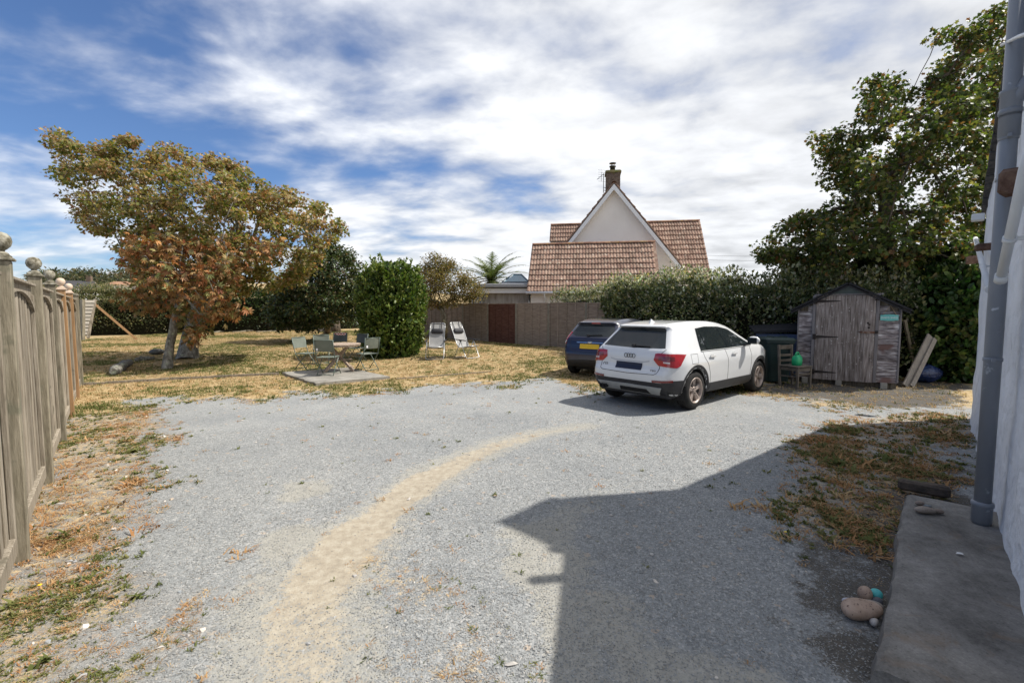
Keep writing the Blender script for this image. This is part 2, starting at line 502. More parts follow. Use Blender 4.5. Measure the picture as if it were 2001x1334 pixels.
def make_ground():
    def axis(pts):
        out = []
        for a, b, s in pts: out += list(np.arange(a, b, s))
        return np.array(out + [pts[-1][1]])
    xs = axis([(-900, -100, 100), (-100, -20, 10), (-20, -12, .5), (-12, 12, .075), (12, 20, .5), (20, 100, 10), (100, 900, 100)])
    ys = axis([(-60, -5, 5), (-5, .5, .5), (.5, 20, .075), (20, 36, .25), (36, 100, 4), (100, 1600, 100)])
    X, Y = np.meshgrid(xs, ys, indexing='ij')
    x = X.ravel(); y = Y.ravel()
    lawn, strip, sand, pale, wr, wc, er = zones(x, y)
    z = terrain(x, y)
    near = (np.abs(x) < 14) & (y > 0) & (y < 34)
    bum = (vnoise(x, y, 1.1, 3) - .5) * .035 + (vnoise(x, y, 6.0, 3) - .5) * .012 * (1 + lawn + strip)
    z = z + np.where(near, bum, 0) - .012 * sand + .018 * lawn * near
    # a far rise to the left
    z = z + 9.5 * sstep(55, 120, y) * sstep(30, -40, x) 
    nx, ny = len(xs), len(ys)
    I = np.arange(nx * ny).reshape(nx, ny)
    F = np.stack([I[:-1, :-1], I[1:, :-1], I[1:, 1:], I[:-1, 1:]], -1).reshape(-1, 4)
    me = mesh_np('ground', np.stack([x, y, z], 1), F, smooth=True)
    for nm, a in (('lawn', lawn), ('strip', strip), ('sand', sand), ('pale', pale), ('weed', np.maximum(wr, wc)), ('earth_shade', er)):
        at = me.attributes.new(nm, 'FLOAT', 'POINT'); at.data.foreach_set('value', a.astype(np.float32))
    # material
    m, nt, bs, out = newmat('ground_mix')
    N, Lk = nt.nodes.new, nt.links.new
    tc = N('ShaderNodeTexCoord')
    def attr(n):
        a = N('ShaderNodeAttribute'); a.attribute_name = n; return a.outputs['Fac']
    def noise(s, d=5, r=.6):
        n = N('ShaderNodeTexNoise'); n.inputs['Scale'].default_value = s; n.inputs['Detail'].default_value = d; n.inputs['Roughness'].default_value = r
        Lk(tc.outputs['Object'], n.inputs['Vector']); return n.outputs['Fac']
    def mth(op, a, b, clamp=False):
        n = N('ShaderNodeMath'); n.operation = op; n.use_clamp = clamp
        for i, v in enumerate((a, b)):
            if isinstance(v, (int, float)): n.inputs[i].default_value = v
            else: Lk(v, n.inputs[i])
        return n.outputs[0]
    def mix(f, a, b):
        x = N('ShaderNodeMix'); x.data_type = 'RGBA'
        if isinstance(f, (int, float)): x.inputs['Factor'].default_value = f
        else: Lk(f, x.inputs['Factor'])
        for nm, v in (('A', a), ('B', b)):
            if isinstance(v, tuple): x.inputs[nm].default_value = (*v, 1)
            else: Lk(v, x.inputs[nm])
        return x.outputs['Result']
    vo = N('ShaderNodeTexVoronoi'); vo.inputs['Scale'].default_value = 72; Lk(tc.outputs['Object'], vo.inputs['Vector'])
    sx = N('ShaderNodeSeparateColor'); Lk(vo.outputs['Color'], sx.inputs[0])
    stone = ramp(nt, [(.19, .197, .197), (.235, .244, .244), (.27, .279, .279), (.31, .317, .315), (.39, .385, .37)], [0, .3, .6, .85, 1])
    Lk(sx.outputs[0], stone.inputs[0])
    vo2 = N('ShaderNodeTexVoronoi'); vo2.inputs['Scale'].default_value = 30; Lk(tc.outputs['Object'], vo2.inputs['Vector'])
    sx2 = N('ShaderNodeSeparateColor'); Lk(vo2.outputs['Color'], sx2.inputs[0])
    tanc = mth('GREATER_THAN', sx2.outputs[1], .986)
    gcol = mix(tanc, stone.outputs[0], (.36, .31, .26))
    # soft big tone drift in the stone bed
    big = noise(.8, 4)
    bigr = ramp(nt, [(.86, .87, .88), (1.06, 1.05, 1.03)], [.35, .65]); Lk(big, bigr.inputs[0])
    mul = N('ShaderNodeMix'); mul.data_type = 'RGBA'; mul.blend_type = 'MULTIPLY'; mul.inputs['Factor'].default_value = 1
    Lk(gcol, mul.inputs['A']); Lk(bigr.outputs[0], mul.inputs['B']); gcol = mul.outputs['Result']
    n60 = noise(60, 6, .7); n14 = noise(14, 6, .7); n3 = noise(3.2, 6, .65)
    sandr = ramp(nt, [(.26, .215, .155), (.35, .30, .225), (.44, .40, .32)], [.3, .5, .72]); Lk(n14, sandr.inputs[0])
    paler = ramp(nt, [(.26, .25, .215), (.37, .355, .31)], [.3, .7]); Lk(n14, paler.inputs[0])
    dry = ramp(nt, [(.20, .145, .075), (.35, .255, .135), (.47, .355, .20), (.55, .44, .27)], [.28, .45, .6, .75]); Lk(n14, dry.inputs[0])
    grn = ramp(nt, [(.055, .07, .022), (.12, .135, .04), (.20, .20, .07)], [.3, .5, .7]); Lk(n14, grn.inputs[0])
    gm = N('ShaderNodeMapRange'); gm.inputs['From Min'].default_value = .50; gm.inputs['From Max'].default_value = .66; Lk(n3, gm.inputs['Value'])
    grass = mix(mth('MULTIPLY', gm.outputs[0], .75), dry.outputs[0], grn.outputs[0])
    earth_shade = ramp(nt, [(.035, .033, .030), (.075, .066, .055), (.12, .105, .085)], [.3, .5, .7]); Lk(n60, earth_shade.inputs[0])  # dark earth by the wall; before the shed it also paints shade
    def edge(a, spread=.55):       # ragged edges
        t = mth('ADD', a, mth('MULTIPLY', mth('SUBTRACT', mth('ADD', mth('MULTIPLY', n14, .5), mth('MULTIPLY', n60, .5)), .5), spread * 2))
        r = N('ShaderNodeMapRange'); r.interpolation_type = 'SMOOTHSTEP'; r.inputs['From Min'].default_value = .38; r.inputs['From Max'].default_value = .62
        Lk(t, r.inputs['Value']); return r.outputs[0]
    c = mix(mth('MULTIPLY', edge(attr('pale'), .9), .75), gcol, paler.outputs[0])
    c = mix(mth('MULTIPLY', edge(attr('sand'), 1.0), .80), c, sandr.outputs[0])
    c = mix(mth('MULTIPLY', edge(mth('MULTIPLY', attr('earth_shade'), .85), .8), .9), c, earth_shade.outputs[0])
    soil = ramp(nt, [(.11, .095, .075), (.19, .165, .135), (.27, .24, .20)], [.3, .5, .7]); Lk(n60, soil.inputs[0])
    c = mix(mth('MULTIPLY', attr('strip'), .55), c, soil.outputs[0])
    c = mix(mth('MULTIPLY', edge(mth('MULTIPLY', attr('weed'), .46), 1.1), .75), c, dry.outputs[0])
    c = mix(mth('MULTIPLY', edge(mth('MULTIPLY', attr('strip'), .50), 1.2), .80), c, grass)
    c = mix(edge(attr('lawn'), .8), c, grass)
    Lk(c, bs.inputs['Base Color']); bs.inputs['Roughness'].default_value = .9; bs.inputs['Specular IOR Level'].default_value = .15
    bp = N('ShaderNodeBump'); bp.inputs['Strength'].default_value = .6; bp.inputs['Distance'].default_value = .007
    sm = mth('SUBTRACT', 1.0, mth('MAXIMUM', attr('sand'), mth('MULTIPLY', attr('pale'), .5)))
    hh = mth('ADD', mth('MULTIPLY', mth('SUBTRACT', 1.0, vo.outputs['Distance']), sm), mth('MULTIPLY', n60, .7))
    Lk(hh, bp.inputs['Height']); Lk(bp.outputs[0], bs.inputs['Normal'])
    o = obj('ground', me, m); tag(o, kind='structure')
    return o
ground = make_ground()
def gz(x, y):
    """surface height of the built ground"""
    x = np.asarray(x, float); y = np.asarray(y, float)
    lawn, strip, sand, pale, wr, wc, er = zones(x, y)
    return terrain(x, y) + (vnoise(x, y, 1.1, 3) - .5) * .035 + (vnoise(x, y, 6.0, 3) - .5) * .012 * (1 + lawn + strip) - .012 * sand + .018 * lawn

# ------------------------------------------------------------------ scattered stuff through geometry nodes
def scatter(name, pts, rots, scls, protos, label, cat, pick=None):
    me = bpy.data.meshes.new(name)
    n = len(pts)
    me.vertices.add(n); me.vertices.foreach_set('co', np.asarray(pts, np.float32).ravel())
    a = me.attributes.new('rot', 'FLOAT_VECTOR', 'POINT'); a.data.foreach_set('vector', np.asarray(rots, np.float32).ravel())
    a = me.attributes.new('scl', 'FLOAT_VECTOR', 'POINT'); a.data.foreach_set('vector', np.asarray(scls, np.float32).ravel())
    if pick is None: pick = np.random.RandomState(n).randint(0, len(protos), n)
    a = me.attributes.new('pick', 'INT', 'POINT'); a.data.foreach_set('value', np.asarray(pick, np.int32))
    cl = bpy.data.collections.new(name + '_kinds')
    for i, p in enumerate(protos):
        p.name = '%s_kind_%02d' % (name, i); cl.objects.link(p)
    ng = bpy.data.node_groups.new(name + '_scatter', 'GeometryNodeTree')
    ng.interface.new_socket('Geometry', in_out='INPUT', socket_type='NodeSocketGeometry')
    ng.interface.new_socket('Geometry', in_out='OUTPUT', socket_type='NodeSocketGeometry')
    N, Lk = ng.nodes.new, ng.links.new
    gi = N('NodeGroupInput'); go = N('NodeGroupOutput')
    ci = N('GeometryNodeCollectionInfo'); ci.inputs['Collection'].default_value = cl
    ci.inputs['Separate Children'].default_value = True; ci.inputs['Reset Children'].default_value = True
    ip = N('GeometryNodeInstanceOnPoints'); ip.inputs['Pick Instance'].default_value = True
    def na(nm, t):
        q = N('GeometryNodeInputNamedAttribute'); q.data_type = t; q.inputs['Name'].default_value = nm
        return q.outputs['Attribute']
    Lk(gi.outputs[0], ip.inputs['Points']); Lk(ci.outputs[0], ip.inputs['Instance'])
    Lk(na('pick', 'INT'), ip.inputs['Instance Index'])
    er = N('FunctionNodeEulerToRotation'); Lk(na('rot', 'FLOAT_VECTOR'), er.inputs[0]); Lk(er.outputs[0], ip.inputs['Rotation'])
    Lk(na('scl', 'FLOAT_VECTOR'), ip.inputs['Scale'])
    Lk(ip.outputs[0], go.inputs[0])
    o = bpy.data.objects.new(name, me); link(o)
    md = o.modifiers.new('scatter', 'NODES'); md.node_group = ng
    return tag(o, label, cat, kind='stuff')
def proto(name, me, mat):
    if not len(me.materials): me.materials.append(mat)
    return bpy.data.objects.new(name, me)
def instmat(name, cols, rough=.8, spec=.25, trans=0.0):
    m, nt, bs, out = newmat(name)
    N, Lk = nt.nodes.new, nt.links.new
    oi = N('ShaderNodeObjectInfo')
    n = len(cols)
    r = ramp(nt, cols, [(i + .5) / n for i in range(n)]); Lk(oi.outputs['Random'], r.inputs[0])
    Lk(r.outputs[0], bs.inputs['Base Color']); bs.inputs['Roughness'].default_value = rough; bs.inputs['Specular IOR Level'].default_value = spec
    if trans:
        tr = N('ShaderNodeBsdfTranslucent'); mx = N('ShaderNodeMixShader'); mx.inputs[0].default_value = trans
        Lk(r.outputs[0], tr.inputs['Color']); Lk(bs.outputs[0], mx.inputs[1]); Lk(tr.outputs[0], mx.inputs[2]); Lk(mx.outputs[0], out.inputs[0])
    return m
def chip(seed, n=9):
    rs = np.random.RandomState(seed)
    p = rs.randn(n, 3); p /= np.linalg.norm(p, axis=1)[:, None]
    p *= np.array([1.0, .72, .5]) * (0.8 + .3 * rs.rand(n, 1))
    bm = bmesh.new()
    for q in p: bm.verts.new(q * .5)
    r = bmesh.ops.convex_hull(bm, input=bm.verts)
    me = bpy.data.meshes.new('chip'); bm.to_mesh(me); bm.free()
    return me
def fan_points(rs, n, rmin, rmax, half=52, power=1.0):
    """points on the ground in front of the camera; denser close by"""
    r = rmin + (rmax - rmin) * rs.rand(n) ** power
    a = np.radians(rs.uniform(-half, half, n))
    return r * np.sin(a), r * np.cos(a)
cot_s = np.array([wd.x, wd.y]); cot_n = np.array([wn.x, wn.y]); cot_a = np.array([WALL_A.x, WALL_A.y])
SLAB_W = 1.0
def yard_mask(x, y):
    """true in the open yard: in front of the cottage wall / path and the left fence"""
    dn = (x - cot_a[0]) * cot_n[0] + (y - cot_a[1]) * cot_n[1]
    return (dn > .03)
def make_gravel():
    rs = np.random.RandomState(11)
    x, y = fan_points(rs, 340000, 1.2, 7.5, 54, 1.05)
    lawn, strip, sand, pale, wr, wc, er = zones(x, y)
    keep = 1 - .92 * sand - .45 * pale - .95 * lawn - .35 * strip - .62 * er - .35 * wr
    dens = np.clip(1.25 - np.hypot(x, y) / 9.0, .25, 1)
    k = (rs.rand(len(x)) < np.clip(keep, 0.02, 1) * dens) & yard_mask(x, y)
    x, y = x[k], y[k]
    n = len(x)
    s = (.0075 + .0085 * rs.rand(n) ** 1.8)
    big = rs.rand(n) < .01; s[big] *= 1.7
    z = gz(x, y) + s * .12
    rot = np.stack([rs.uniform(-.3, .3, n), rs.uniform(-.3, .3, n), rs.uniform(0, 6.28, n)], 1)
    scl = s[:, None] * rs.uniform(.8, 1.25, (n, 3)) * np.array([1, 1, .75])
    gm = instmat('gravel_chip', [(.185, .19, .186), (.22, .228, .228), (.25, .259, .259), (.285, .293, .292), (.235, .244, .244), (.37, .365, .35), (.225, .231, .228), (.32, .29, .25)], .75, .3)
    scatter('gravel', np.stack([x, y, z], 1), rot, scl, [proto('chip', chip(i), gm) for i in range(5)], 'loose blue grey gravel chippings spread over the parking yard', 'gravel')
    # paler rubble along the fence and odd stones everywhere
    x, y = fan_points(rs, 9000, 1.5, 10.0, 54, .9)
    lawn, strip, sand, pale, wr, wc, er = zones(x, y)
    fd = polysdf(STRIP, x, y)
    k = (rs.rand(len(x)) < .02 + .28 * strip + .04 * wc + .10 * wr) & (lawn < .6) & yard_mask(x, y)
    x, y = x[k], y[k]; n = len(x)
    s = .018 + .035 * rs.rand(n) ** 3
    z = gz(x, y) + s * .1
    rot = np.stack([rs.uniform(-.3, .3, n), rs.uniform(-.3, .3, n), rs.uniform(0, 6.28, n)], 1)
    scl = s[:, None] * rs.uniform(.8, 1.3, (n, 3))
    rm = instmat('pale_rubble', [(.30, .30, .30), (.52, .48, .42), (.60, .57, .52), (.42, .34, .26), (.25, .27, .29), (.55, .50, .44)], .85, .2)
    scatter('rubble', np.stack([x, y, z], 1), rot, scl, [proto('stone', chip(50 + i, 11), rm) for i in range(5)], 'pale rubble and bigger stones among the weeds along the fence', 'stones')
make_gravel()

def tuft(seed, nb=9, h=.06, w=.004, spread=.03, lean=.7):
    rs = np.random.RandomState(seed)
    V = []; F = []
    for i in range(nb):
        a = rs.uniform(0, 6.28); b = Vector((math.cos(a), math.sin(a), 0)) * (spread * rs.rand() ** .5)
        d = rs.uniform(0, 6.28); ln = lean * rs.rand()
        hh = h * rs.uniform(.5, 1.2); o = Vector((math.cos(d) * ln * hh, math.sin(d) * ln * hh, 0))
        sd = Vector((-math.sin(d), math.cos(d), 0)) * w * rs.uniform(.6, 1.3)
        p0 = b; p1 = b + o * .4 + Vector((0, 0, hh * .62)); p2 = b + o + Vector((0, 0, hh * rs.uniform(.75, 1)))
        k = len(V)
        V += [p0 - sd, p0 + sd, p1 + sd * .7, p1 - sd * .7, p2]
        F += [(k, k + 1, k + 2), (k, k + 2, k + 3), (k + 3, k + 2, k + 4)]
    return mesh_np('tuft', [tuple(v) for v in V], F)
def broad_tuft(seed, nb=8, h=.05, w=.012):
    return tuft(seed, nb, h, w, .035, 1.6)
def make_grass():
    rs = np.random.RandomState(21)
    dry = instmat('dry_grass', [(.36, .255, .12), (.50, .37, .19), (.58, .455, .265), (.43, .30, .15), (.55, .43, .25), (.31, .245, .11), (.47, .30, .15)], .85, .15, .25)
    grn = instmat('green_grass', [(.085, .105, .028), (.13, .15, .042), (.18, .19, .06), (.23, .22, .085), (.11, .13, .038)], .75, .2, .3)
    # lawn
    n = 170000
    x = rs.uniform(-22, 16, n); y = 6.2 + 26 * rs.rand(n) ** 1.35
    k = np.abs(x) < y * 1.16
    x, y = x[k], y[k]
    lawn = zones(x, y)[0]
    k = (rs.rand(len(x)) < lawn * .95) & yard_mask(x, y)
    x, y = x[k], y[k]; n = len(x)
    green = vnoise(x, y, .55, 4) + .35 * (vnoise(x + 9, y, 2.6, 3) - .5)
    g = rs.rand(n) < .08 + .62 * sstep(.49, .63, green)
    h = .55 + .75 * rs.rand(n) ** 2 + .5 * g * rs.rand(n)
    rot = np.zeros((n, 3)); rot[:, 2] = rs.uniform(0, 6.28, n)
    scl = np.stack([h * 1.25, h * 1.25, h * .62], 1)
    pts = np.stack([x, y, gz(x, y) - .004], 1)
    ti = [tuft(i, 10, .062, .0042, .05) for i in range(4)]
    scatter('dry_grass', pts[~g], rot[~g], scl[~g], [proto('tuft', t, dry) for t in ti], 'short sun bleached straw coloured grass covering the lawn', 'grass')
    ti2 = [tuft(i + 20, 11, .07, .0045, .05) for i in range(4)]
    scatter('green_grass', pts[g], rot[g], scl[g], [proto('tuft', t, grn) for t in ti2], 'patches of still green grass across the dry lawn', 'grass')
    # weeds in the gravel near by
    x, y = fan_points(rs, 110000, 1.4, 10.5, 54, .85)
    lawn, strip, sand, pale, wr, wc, er = zones(x, y)
    patch = sstep(.50, .62, vnoise(x + 40, y + 3, 1.9, 4) + .12 * (vnoise(x, y, 9, 2) - .5))
    p = strip * (.26 + .68 * patch) + wc * (.10 + .60 * patch) + wr * (.20 + .62 * patch) + .002 + .02 * sstep(.66, .74, vnoise(x + 7, y + 70, 2.4, 3)) * (1 - sand) + .30 * sstep(.02, .4, lawn)
    p = p * (1 - .9 * sstep(.5, .9, sand))
    k = (rs.rand(len(x)) < p) & (lawn < .5) & yard_mask(x, y)
    x, y = x[k], y[k]; n = len(x)
    lawn, strip, sand, pale, wr, wc, er = zones(x, y)
    gg = vnoise(x + 3, y + 8, 1.1, 3)
    g = rs.rand(n) < np.where(wr > .4, .45, np.where(wc > .4, .18, .16 + .6 * sstep(.44, .56, gg)))
    far = np.hypot(x, y)
    h = (.45 + .6 * rs.rand(n) ** 2) * np.where(rs.rand(n) < .02, 2.2, 1) * (1 + .55 * wr) * np.clip(far / 4.2, .55, 1)
    scl = np.stack([h * .95, h * .95, h * .55], 1)
    rot = np.zeros((n, 3)); rot[:, 2] = rs.uniform(0, 6.28, n)
    pts = np.stack([x, y, gz(x, y) - .004], 1)
    ow = instmat('withered_weed', [(.40, .21, .085), (.48, .30, .14), (.52, .37, .20), (.34, .17, .07), (.46, .26, .12), (.28, .18, .08)], .85, .15, .25)
    scatter('withered_weeds', pts[~g], rot[~g], scl[~g], [proto('tuft', tuft(40 + i, 16, .05, .0046, .055, 1.9), ow) for i in range(5)], 'withered orange brown weeds growing through the gravel', 'weeds')
    scatter('green_weeds', pts[g], rot[g], scl[g], [proto('tuft', broad_tuft(60 + i, 12, .05, .008), grn) for i in range(5)], 'low green weeds growing through the gravel', 'weeds')
    # fallen leaves
    V = [(0, 0, 0), (.35, .28, .06), (.62, .42, .02), (.75, .12, .09), (1, 0, .02), (.75, -.12, .07), (.62, -.42, .03), (.35, -.28, .08), (.5, 0, -.01)]
    F = [(8, i, i + 1) for i in range(0, 7)] + [(8, 7, 0)]
    lv = mesh_np('leaf', np.array(V) - np.array([.5, 0, 0]), F)
    x, y = fan_points(rs, 14000, 1.5, 17, 54, .8)
    lawn, strip, sand, pale, wr, wc, er = zones(x, y)
    tr = np.exp(-(((x + 10) / 3.2) ** 2 + ((y - 13.8) / 2.6) ** 2))
    k = (rs.rand(len(x)) < .003 + .05 * strip + .22 * wr + .03 * wc + .55 * tr) & yard_mask(x, y)
    x, y = x[k], y[k]; n = len(x)
    s = rs.uniform(.025, .05, n) * np.clip(np.hypot(x, y) / 6, 1, 1.7)
    rot = np.stack([rs.uniform(-.35, .35, n), rs.uniform(-.35, .35, n), rs.uniform(0, 6.28, n)], 1)
    lm = instmat('fallen_leaf', [(.42, .30, .17), (.36, .17, .06), (.50, .40, .27), (.26, .11, .05), (.45, .26, .10), (.20, .13, .08)], .7, .25, .15)
    scatter('fallen_leaves', np.stack([x, y, gz(x, y) + .012], 1), rot, np.repeat(s[:, None], 3, 1), [proto('leaf', lv, lm)], 'dry brown leaves fallen on the ground', 'leaves')
    # tiny yellow flowers
    x, y = fan_points(rs, 6000, 1.6, 20, 52, .7)
    lawn, strip, sand, pale, wr, wc, er = zones(x, y)
    k = (rs.rand(len(x)) < .012 * strip + .05 * wr + .06 * lawn) & yard_mask(x, y)
    x, y = x[k], y[k]; n = len(x)
    mb = MB(); mb.lathe([(0.001, .10), (.5, .2), (.62, .0), (.2, -.25)], 7)
    scatter('yellow_flowers', np.stack([x, y, gz(x, y) + .045], 1), np.zeros((n, 3)), np.repeat(rs.uniform(.010, .02, n)[:, None], 3, 1),
            [proto('flower', mb.mesh('flower'), instmat('yellow_petal', [(.70, .48, .03), (.75, .55, .06)], .6))], 'small yellow flowers dotted in the grass', 'flowers')
make_grass()
# ------------------------------------------------------------------ cottage on the right (gable wall faces the yard)
def W(s, n, z):
    """s metres from the far corner towards the camera along the wall, n metres out of the wall"""
    return WALL_A + wd * s + wn * n + Vector((0, 0, z))
M['render_white'] = pm('rough_white_render', [(.60, .62, .66), (.70, .72, .75), (.77, .78, .80)], .85, 1.6, .9, 7, spec=.25, bdist=.05, spots=((.56, .58, .60), 2.6, .64))
M['slate'] = pm('dark_slate', [(.030, .030, .034), (.06, .058, .060), (.095, .09, .085)], .7, 14, .5, 40, objvar=.3, spec=.35)
M['pipe_grey'] = pm('grey_plastic_pipe', [(.20, .215, .24), (.25, .265, .29)], .42, 3, .05, 50, spec=.45, spots=((.50, .53, .57), 11, .67), stretch=(2.2, 2.2, .8))
M['pipe_white'] = pm('white_plastic_pipe', [(.60, .61, .61), (.70, .71, .71)], .4, 4, .03, 40, spec=.45, spots=((.42, .42, .40), 9, .70))
M['corbel'] = pm('rust_brown_stone', [(.05, .03, .022), (.12, .07, .05), (.20, .13, .095)], .95, 12, .9, 40, spec=.2, bdist=.01)
EAVE, RS, RH, WLEN = 3.20, 4.40, 4.92, 7.3
EAV2 = 2.70
def make_cottage():
    t = empty('cottage', W(4, 0, 0), 0, 'whitewashed cottage gable wall with dark slate verge behind the grey pipe', 'house')
    o0 = W(4, 0, 0)
    def loc(p): return p - o0
    # gable wall as an uneven sheet with thickness
    mb = MB(); rows = []
    ns, nz = 90, 64
    for i in range(ns + 1):
        s = WLEN * i / ns
        top = (EAVE + (RH - EAVE) * s / RS) if s < RS else (RH - (RH - EAV2) * (s - RS) / (WLEN - RS))
        row = []
        for j in range(nz + 1):
            z = -.05 + (top + .05) * j / nz
            n = (float(vnoise(s, z, 1.7, 4)) - .5) * .07 + (float(vnoise(s + 5, z + 3, 7.0, 3)) - .5) * .018
            n += .03 * math.exp(-z / .25)
            row.append(loc(W(s, n, z)))
        rows.append(row)
    mb.grid(rows)
    # the return wall at the far corner and the back
    for s in (0.0, WLEN):
        mb.grid([[loc(W(s, n, z)) for z in (-.05, EAVE if s == 0 else EAV2)] for n in (0.0, -6.5)], smooth=False)
    wall = mb.build('gable_wall', M['render_white'], t)
    # roof: two slopes running away from the yard
    mb = MB()
    for (a, ha, b, hb) in ((-.02, EAVE - .03, RS, RH + .02), (RS, RH + .02, WLEN + .12, EAV2 - .06)):
        q = [W(a, .03, ha), W(b, .03, hb), W(b, -6.5, hb), W(a, -6.5, ha)]
        q2 = [p + Vector((0, 0, .035)) for p in q]
        vs = [loc(p) for p in q + q2]
        mb.add(vs, [(3, 2, 1, 0), (4, 5, 6, 7), (0, 1, 5, 4), (1, 2, 6, 5), (2, 3, 7, 6), (3, 0, 4, 7)])
    roof = mb.build('roof', M['slate'], t)
    # verge slates, one by one, standing proud of the wall
    rnd = random.Random(3)
    sl = MB().box((0, 0, 0), (.34, .09, .022), jit=.006, rnd=rnd).mesh('slate')
    n = 26
    ang = math.atan2(RH - EAVE, RS)
    M2 = Matrix((Vector((wd.x, wd.y, 0)), Vector((wn.x, wn.y, 0)), Vector((0, 0, 1)))).transposed()
    for i in range(n):
        s = -.04 + (RS + .05) * i / n
        for lay in (0, 1):
            p = loc(W(s + .17, .012 + rnd.uniform(-.012, .012), EAVE + .045 + (RH - EAVE) * (s + .1) / RS - lay * .04 + rnd.uniform(-.006, .006)))
            o = obj('slate', sl, M['slate'], roof, p)
            rot = M2.to_4x4() @ Matrix.Rotation(-ang + rnd.uniform(.02, .07), 4, 'Y')
            o.rotation_euler = rot.to_euler()
    # chimney on the ridge
    mb = MB()
    c = loc(W(3.36, -.42, 0))
    rz = math.atan2(wd.y, wd.x)
    mb.box((c.x, c.y, 5.45), (.62, .75, 1.6), rot=(0, 0, rz)); mb.box((c.x, c.y, 6.27), (.66, .80, .10), rot=(0, 0, rz))
    ch = mb.build('chimney', M['render_white'], t)
        # corbel stones and a little box let into the wall
    for (u, v, y, d) in ((1996, 352, None, .26), (1905, 508, None, .20), (1932, 482, None, .12)):
        rdir = ray(u, v)
        # meet the wall plane 5 cm out
        q = WALL_A + wn * .07
        tt = (q.x * wn.x + q.y * wn.y) / (rdir.x * wn.x + rdir.y * wn.y)
        p = Vector((0, 0, CAM_H)) + rdir * tt
        mb = MB(); mb.box((0, 0, 0), (d * .62, .22, d * .62), bev=.02, jit=.012, rnd=rnd)
        mb.build('corbel_stone', M['corbel'], t, loc(p), (0, 0, rz))
    return t
cottage = make_cottage()

def make_pipes():
    # grey soil pipe
    b = G(1917, 1022, .10)
    t = empty('soil_pipe', b, 0, 'thick grey plastic soil pipe running up the white cottage wall', 'pipe')
    H = 4.32
    r = .049
    mb = MB(); mb.lathe([(r, 0.0), (r, H)], 28); mb.build('pipe', M['pipe_grey'], t)
    def hz(v): return P(1930, v, b.y).z - .10
    def socket(z0, z1, rr, nm='socket'):
        mb = MB(); mb.lathe([(r, z0 - .004), (rr, z0), (rr, z1 - .035), (rr + .006, z1 - .03), (rr + .006, z1 - .012), (rr + .003, z1), (r, z1 + .003)], 28)
        mb.build(nm, M['pipe_grey'], t)
    socket(.015, .17, .059)
    socket(hz(268), hz(214), .058)
    # strap clips
    for v in (702, 350, 270):
        z = hz(v)
        mb = MB(); mb.lathe([(r, z - .014), (r + .005, z - .012), (r + .005, z + .012), (r, z + .014)], 28)
        for sgn in (-1, 1):
            q = wd * sgn * .075
            mb.box((q.x, q.y, z), (.045, .02, .024), rot=(0, 0, math.atan2(wd.y, wd.x)))
        mb.build('pipe_clip', M['pipe_grey'], t)
    # branch pipe joining from the near side, rising
    z = hz(205)
    pts = [Vector((0, 0, z))]
    e = wd * 1.0
    for a, h in ((.02, .035), (.045, .08), (.085, .14), (.13, .19), (.20, .235), (.30, .29)):
        pts.append(Vector((-wn.x * a + e.x * a * .3, -wn.y * a + e.y * a * .3, z + h)))
    mb = MB(); mb.tube(pts, r, 24); mb.build('branch_pipe', M['pipe_grey'], t)
    mb = MB(); mb.lathe([(r, z - .10), (r + .009, z - .085), (r + .009, z + .075), (r + .014, z + .08), (r + .014, z + .10), (r, z + .105)], 28); mb.build('collar', M['pipe_grey'], t)
    # slanting white waste pipes
    def waste(name, pts, r, label, clips):
        t = empty(name, pts[0], 0, label, 'pipe')
        pl = [p - pts[0] for p in pts]
        mb = MB(); mb.tube(pl, r, 20)
        d = (pl[1] - pl[0]).normalized()
        mb.build('pipe', M['pipe_white'], t)
        mb = MB(); mb.tube([pl[0] - d * .004, pl[0] + d * .05], [r + .006, r + .006], 20); mb.build('end_rim', M['pipe_white'], t)
        for c in clips:
            q = pl[0].lerp(pl[1], c)
            mb = MB(); mb.tube([q - d * .014, q + d * .014], r + .006, 20)
            w = -wn * .08
            mb.bar(q, q + w, .022); mb.build('pipe_clip', M['pipe_white'], t)
    def onwall(u, v, off):
        rdir = ray(u, v); q = WALL_A + wn * off
        tt = (q.x * wn.x + q.y * wn.y) / (rdir.x * wn.x + rdir.y * wn.y)
        return Vector((0, 0, CAM_H)) + rdir * tt
    waste('waste_pipe', [onwall(1955, 548, .16), onwall(2003, 330, .14), onwall(2035, 215, .10)], .024, 'white plastic waste pipe slanting down in front of the grey pipe', [.42])
    waste('waste_pipe', [onwall(1933, 566, .08), onwall(1906, 466, .10)], .028, 'thin white waste pipe slanting behind the grey pipe near the wall corner', [.35, .7])
    a = onwall(1911, 425, .10)
    mb = MB(); mb.box((0, 0, 0), (.16, .14, .10), rot=(0, 0, math.atan2(wd.y, wd.x)), bev=.01)
    o = mb.build('junction_box', M['pipe_white'], None, a); tag(o, 'small white box fixed below the slate verge', 'box')
    # cable over the pipe
    p0, p1 = onwall(1958, 88, .17), onwall(2040, 55, .12)
    mb = MB(); mb.tube([p0 - p0, (p1 - p0) * .5 + Vector((0, 0, .01)), p1 - p0], .012, 8)
    o = mb.build('cable', M['pipe_white'], None, p0); tag(o, 'white cable crossing the top of the grey pipe', 'cable')
make_pipes()

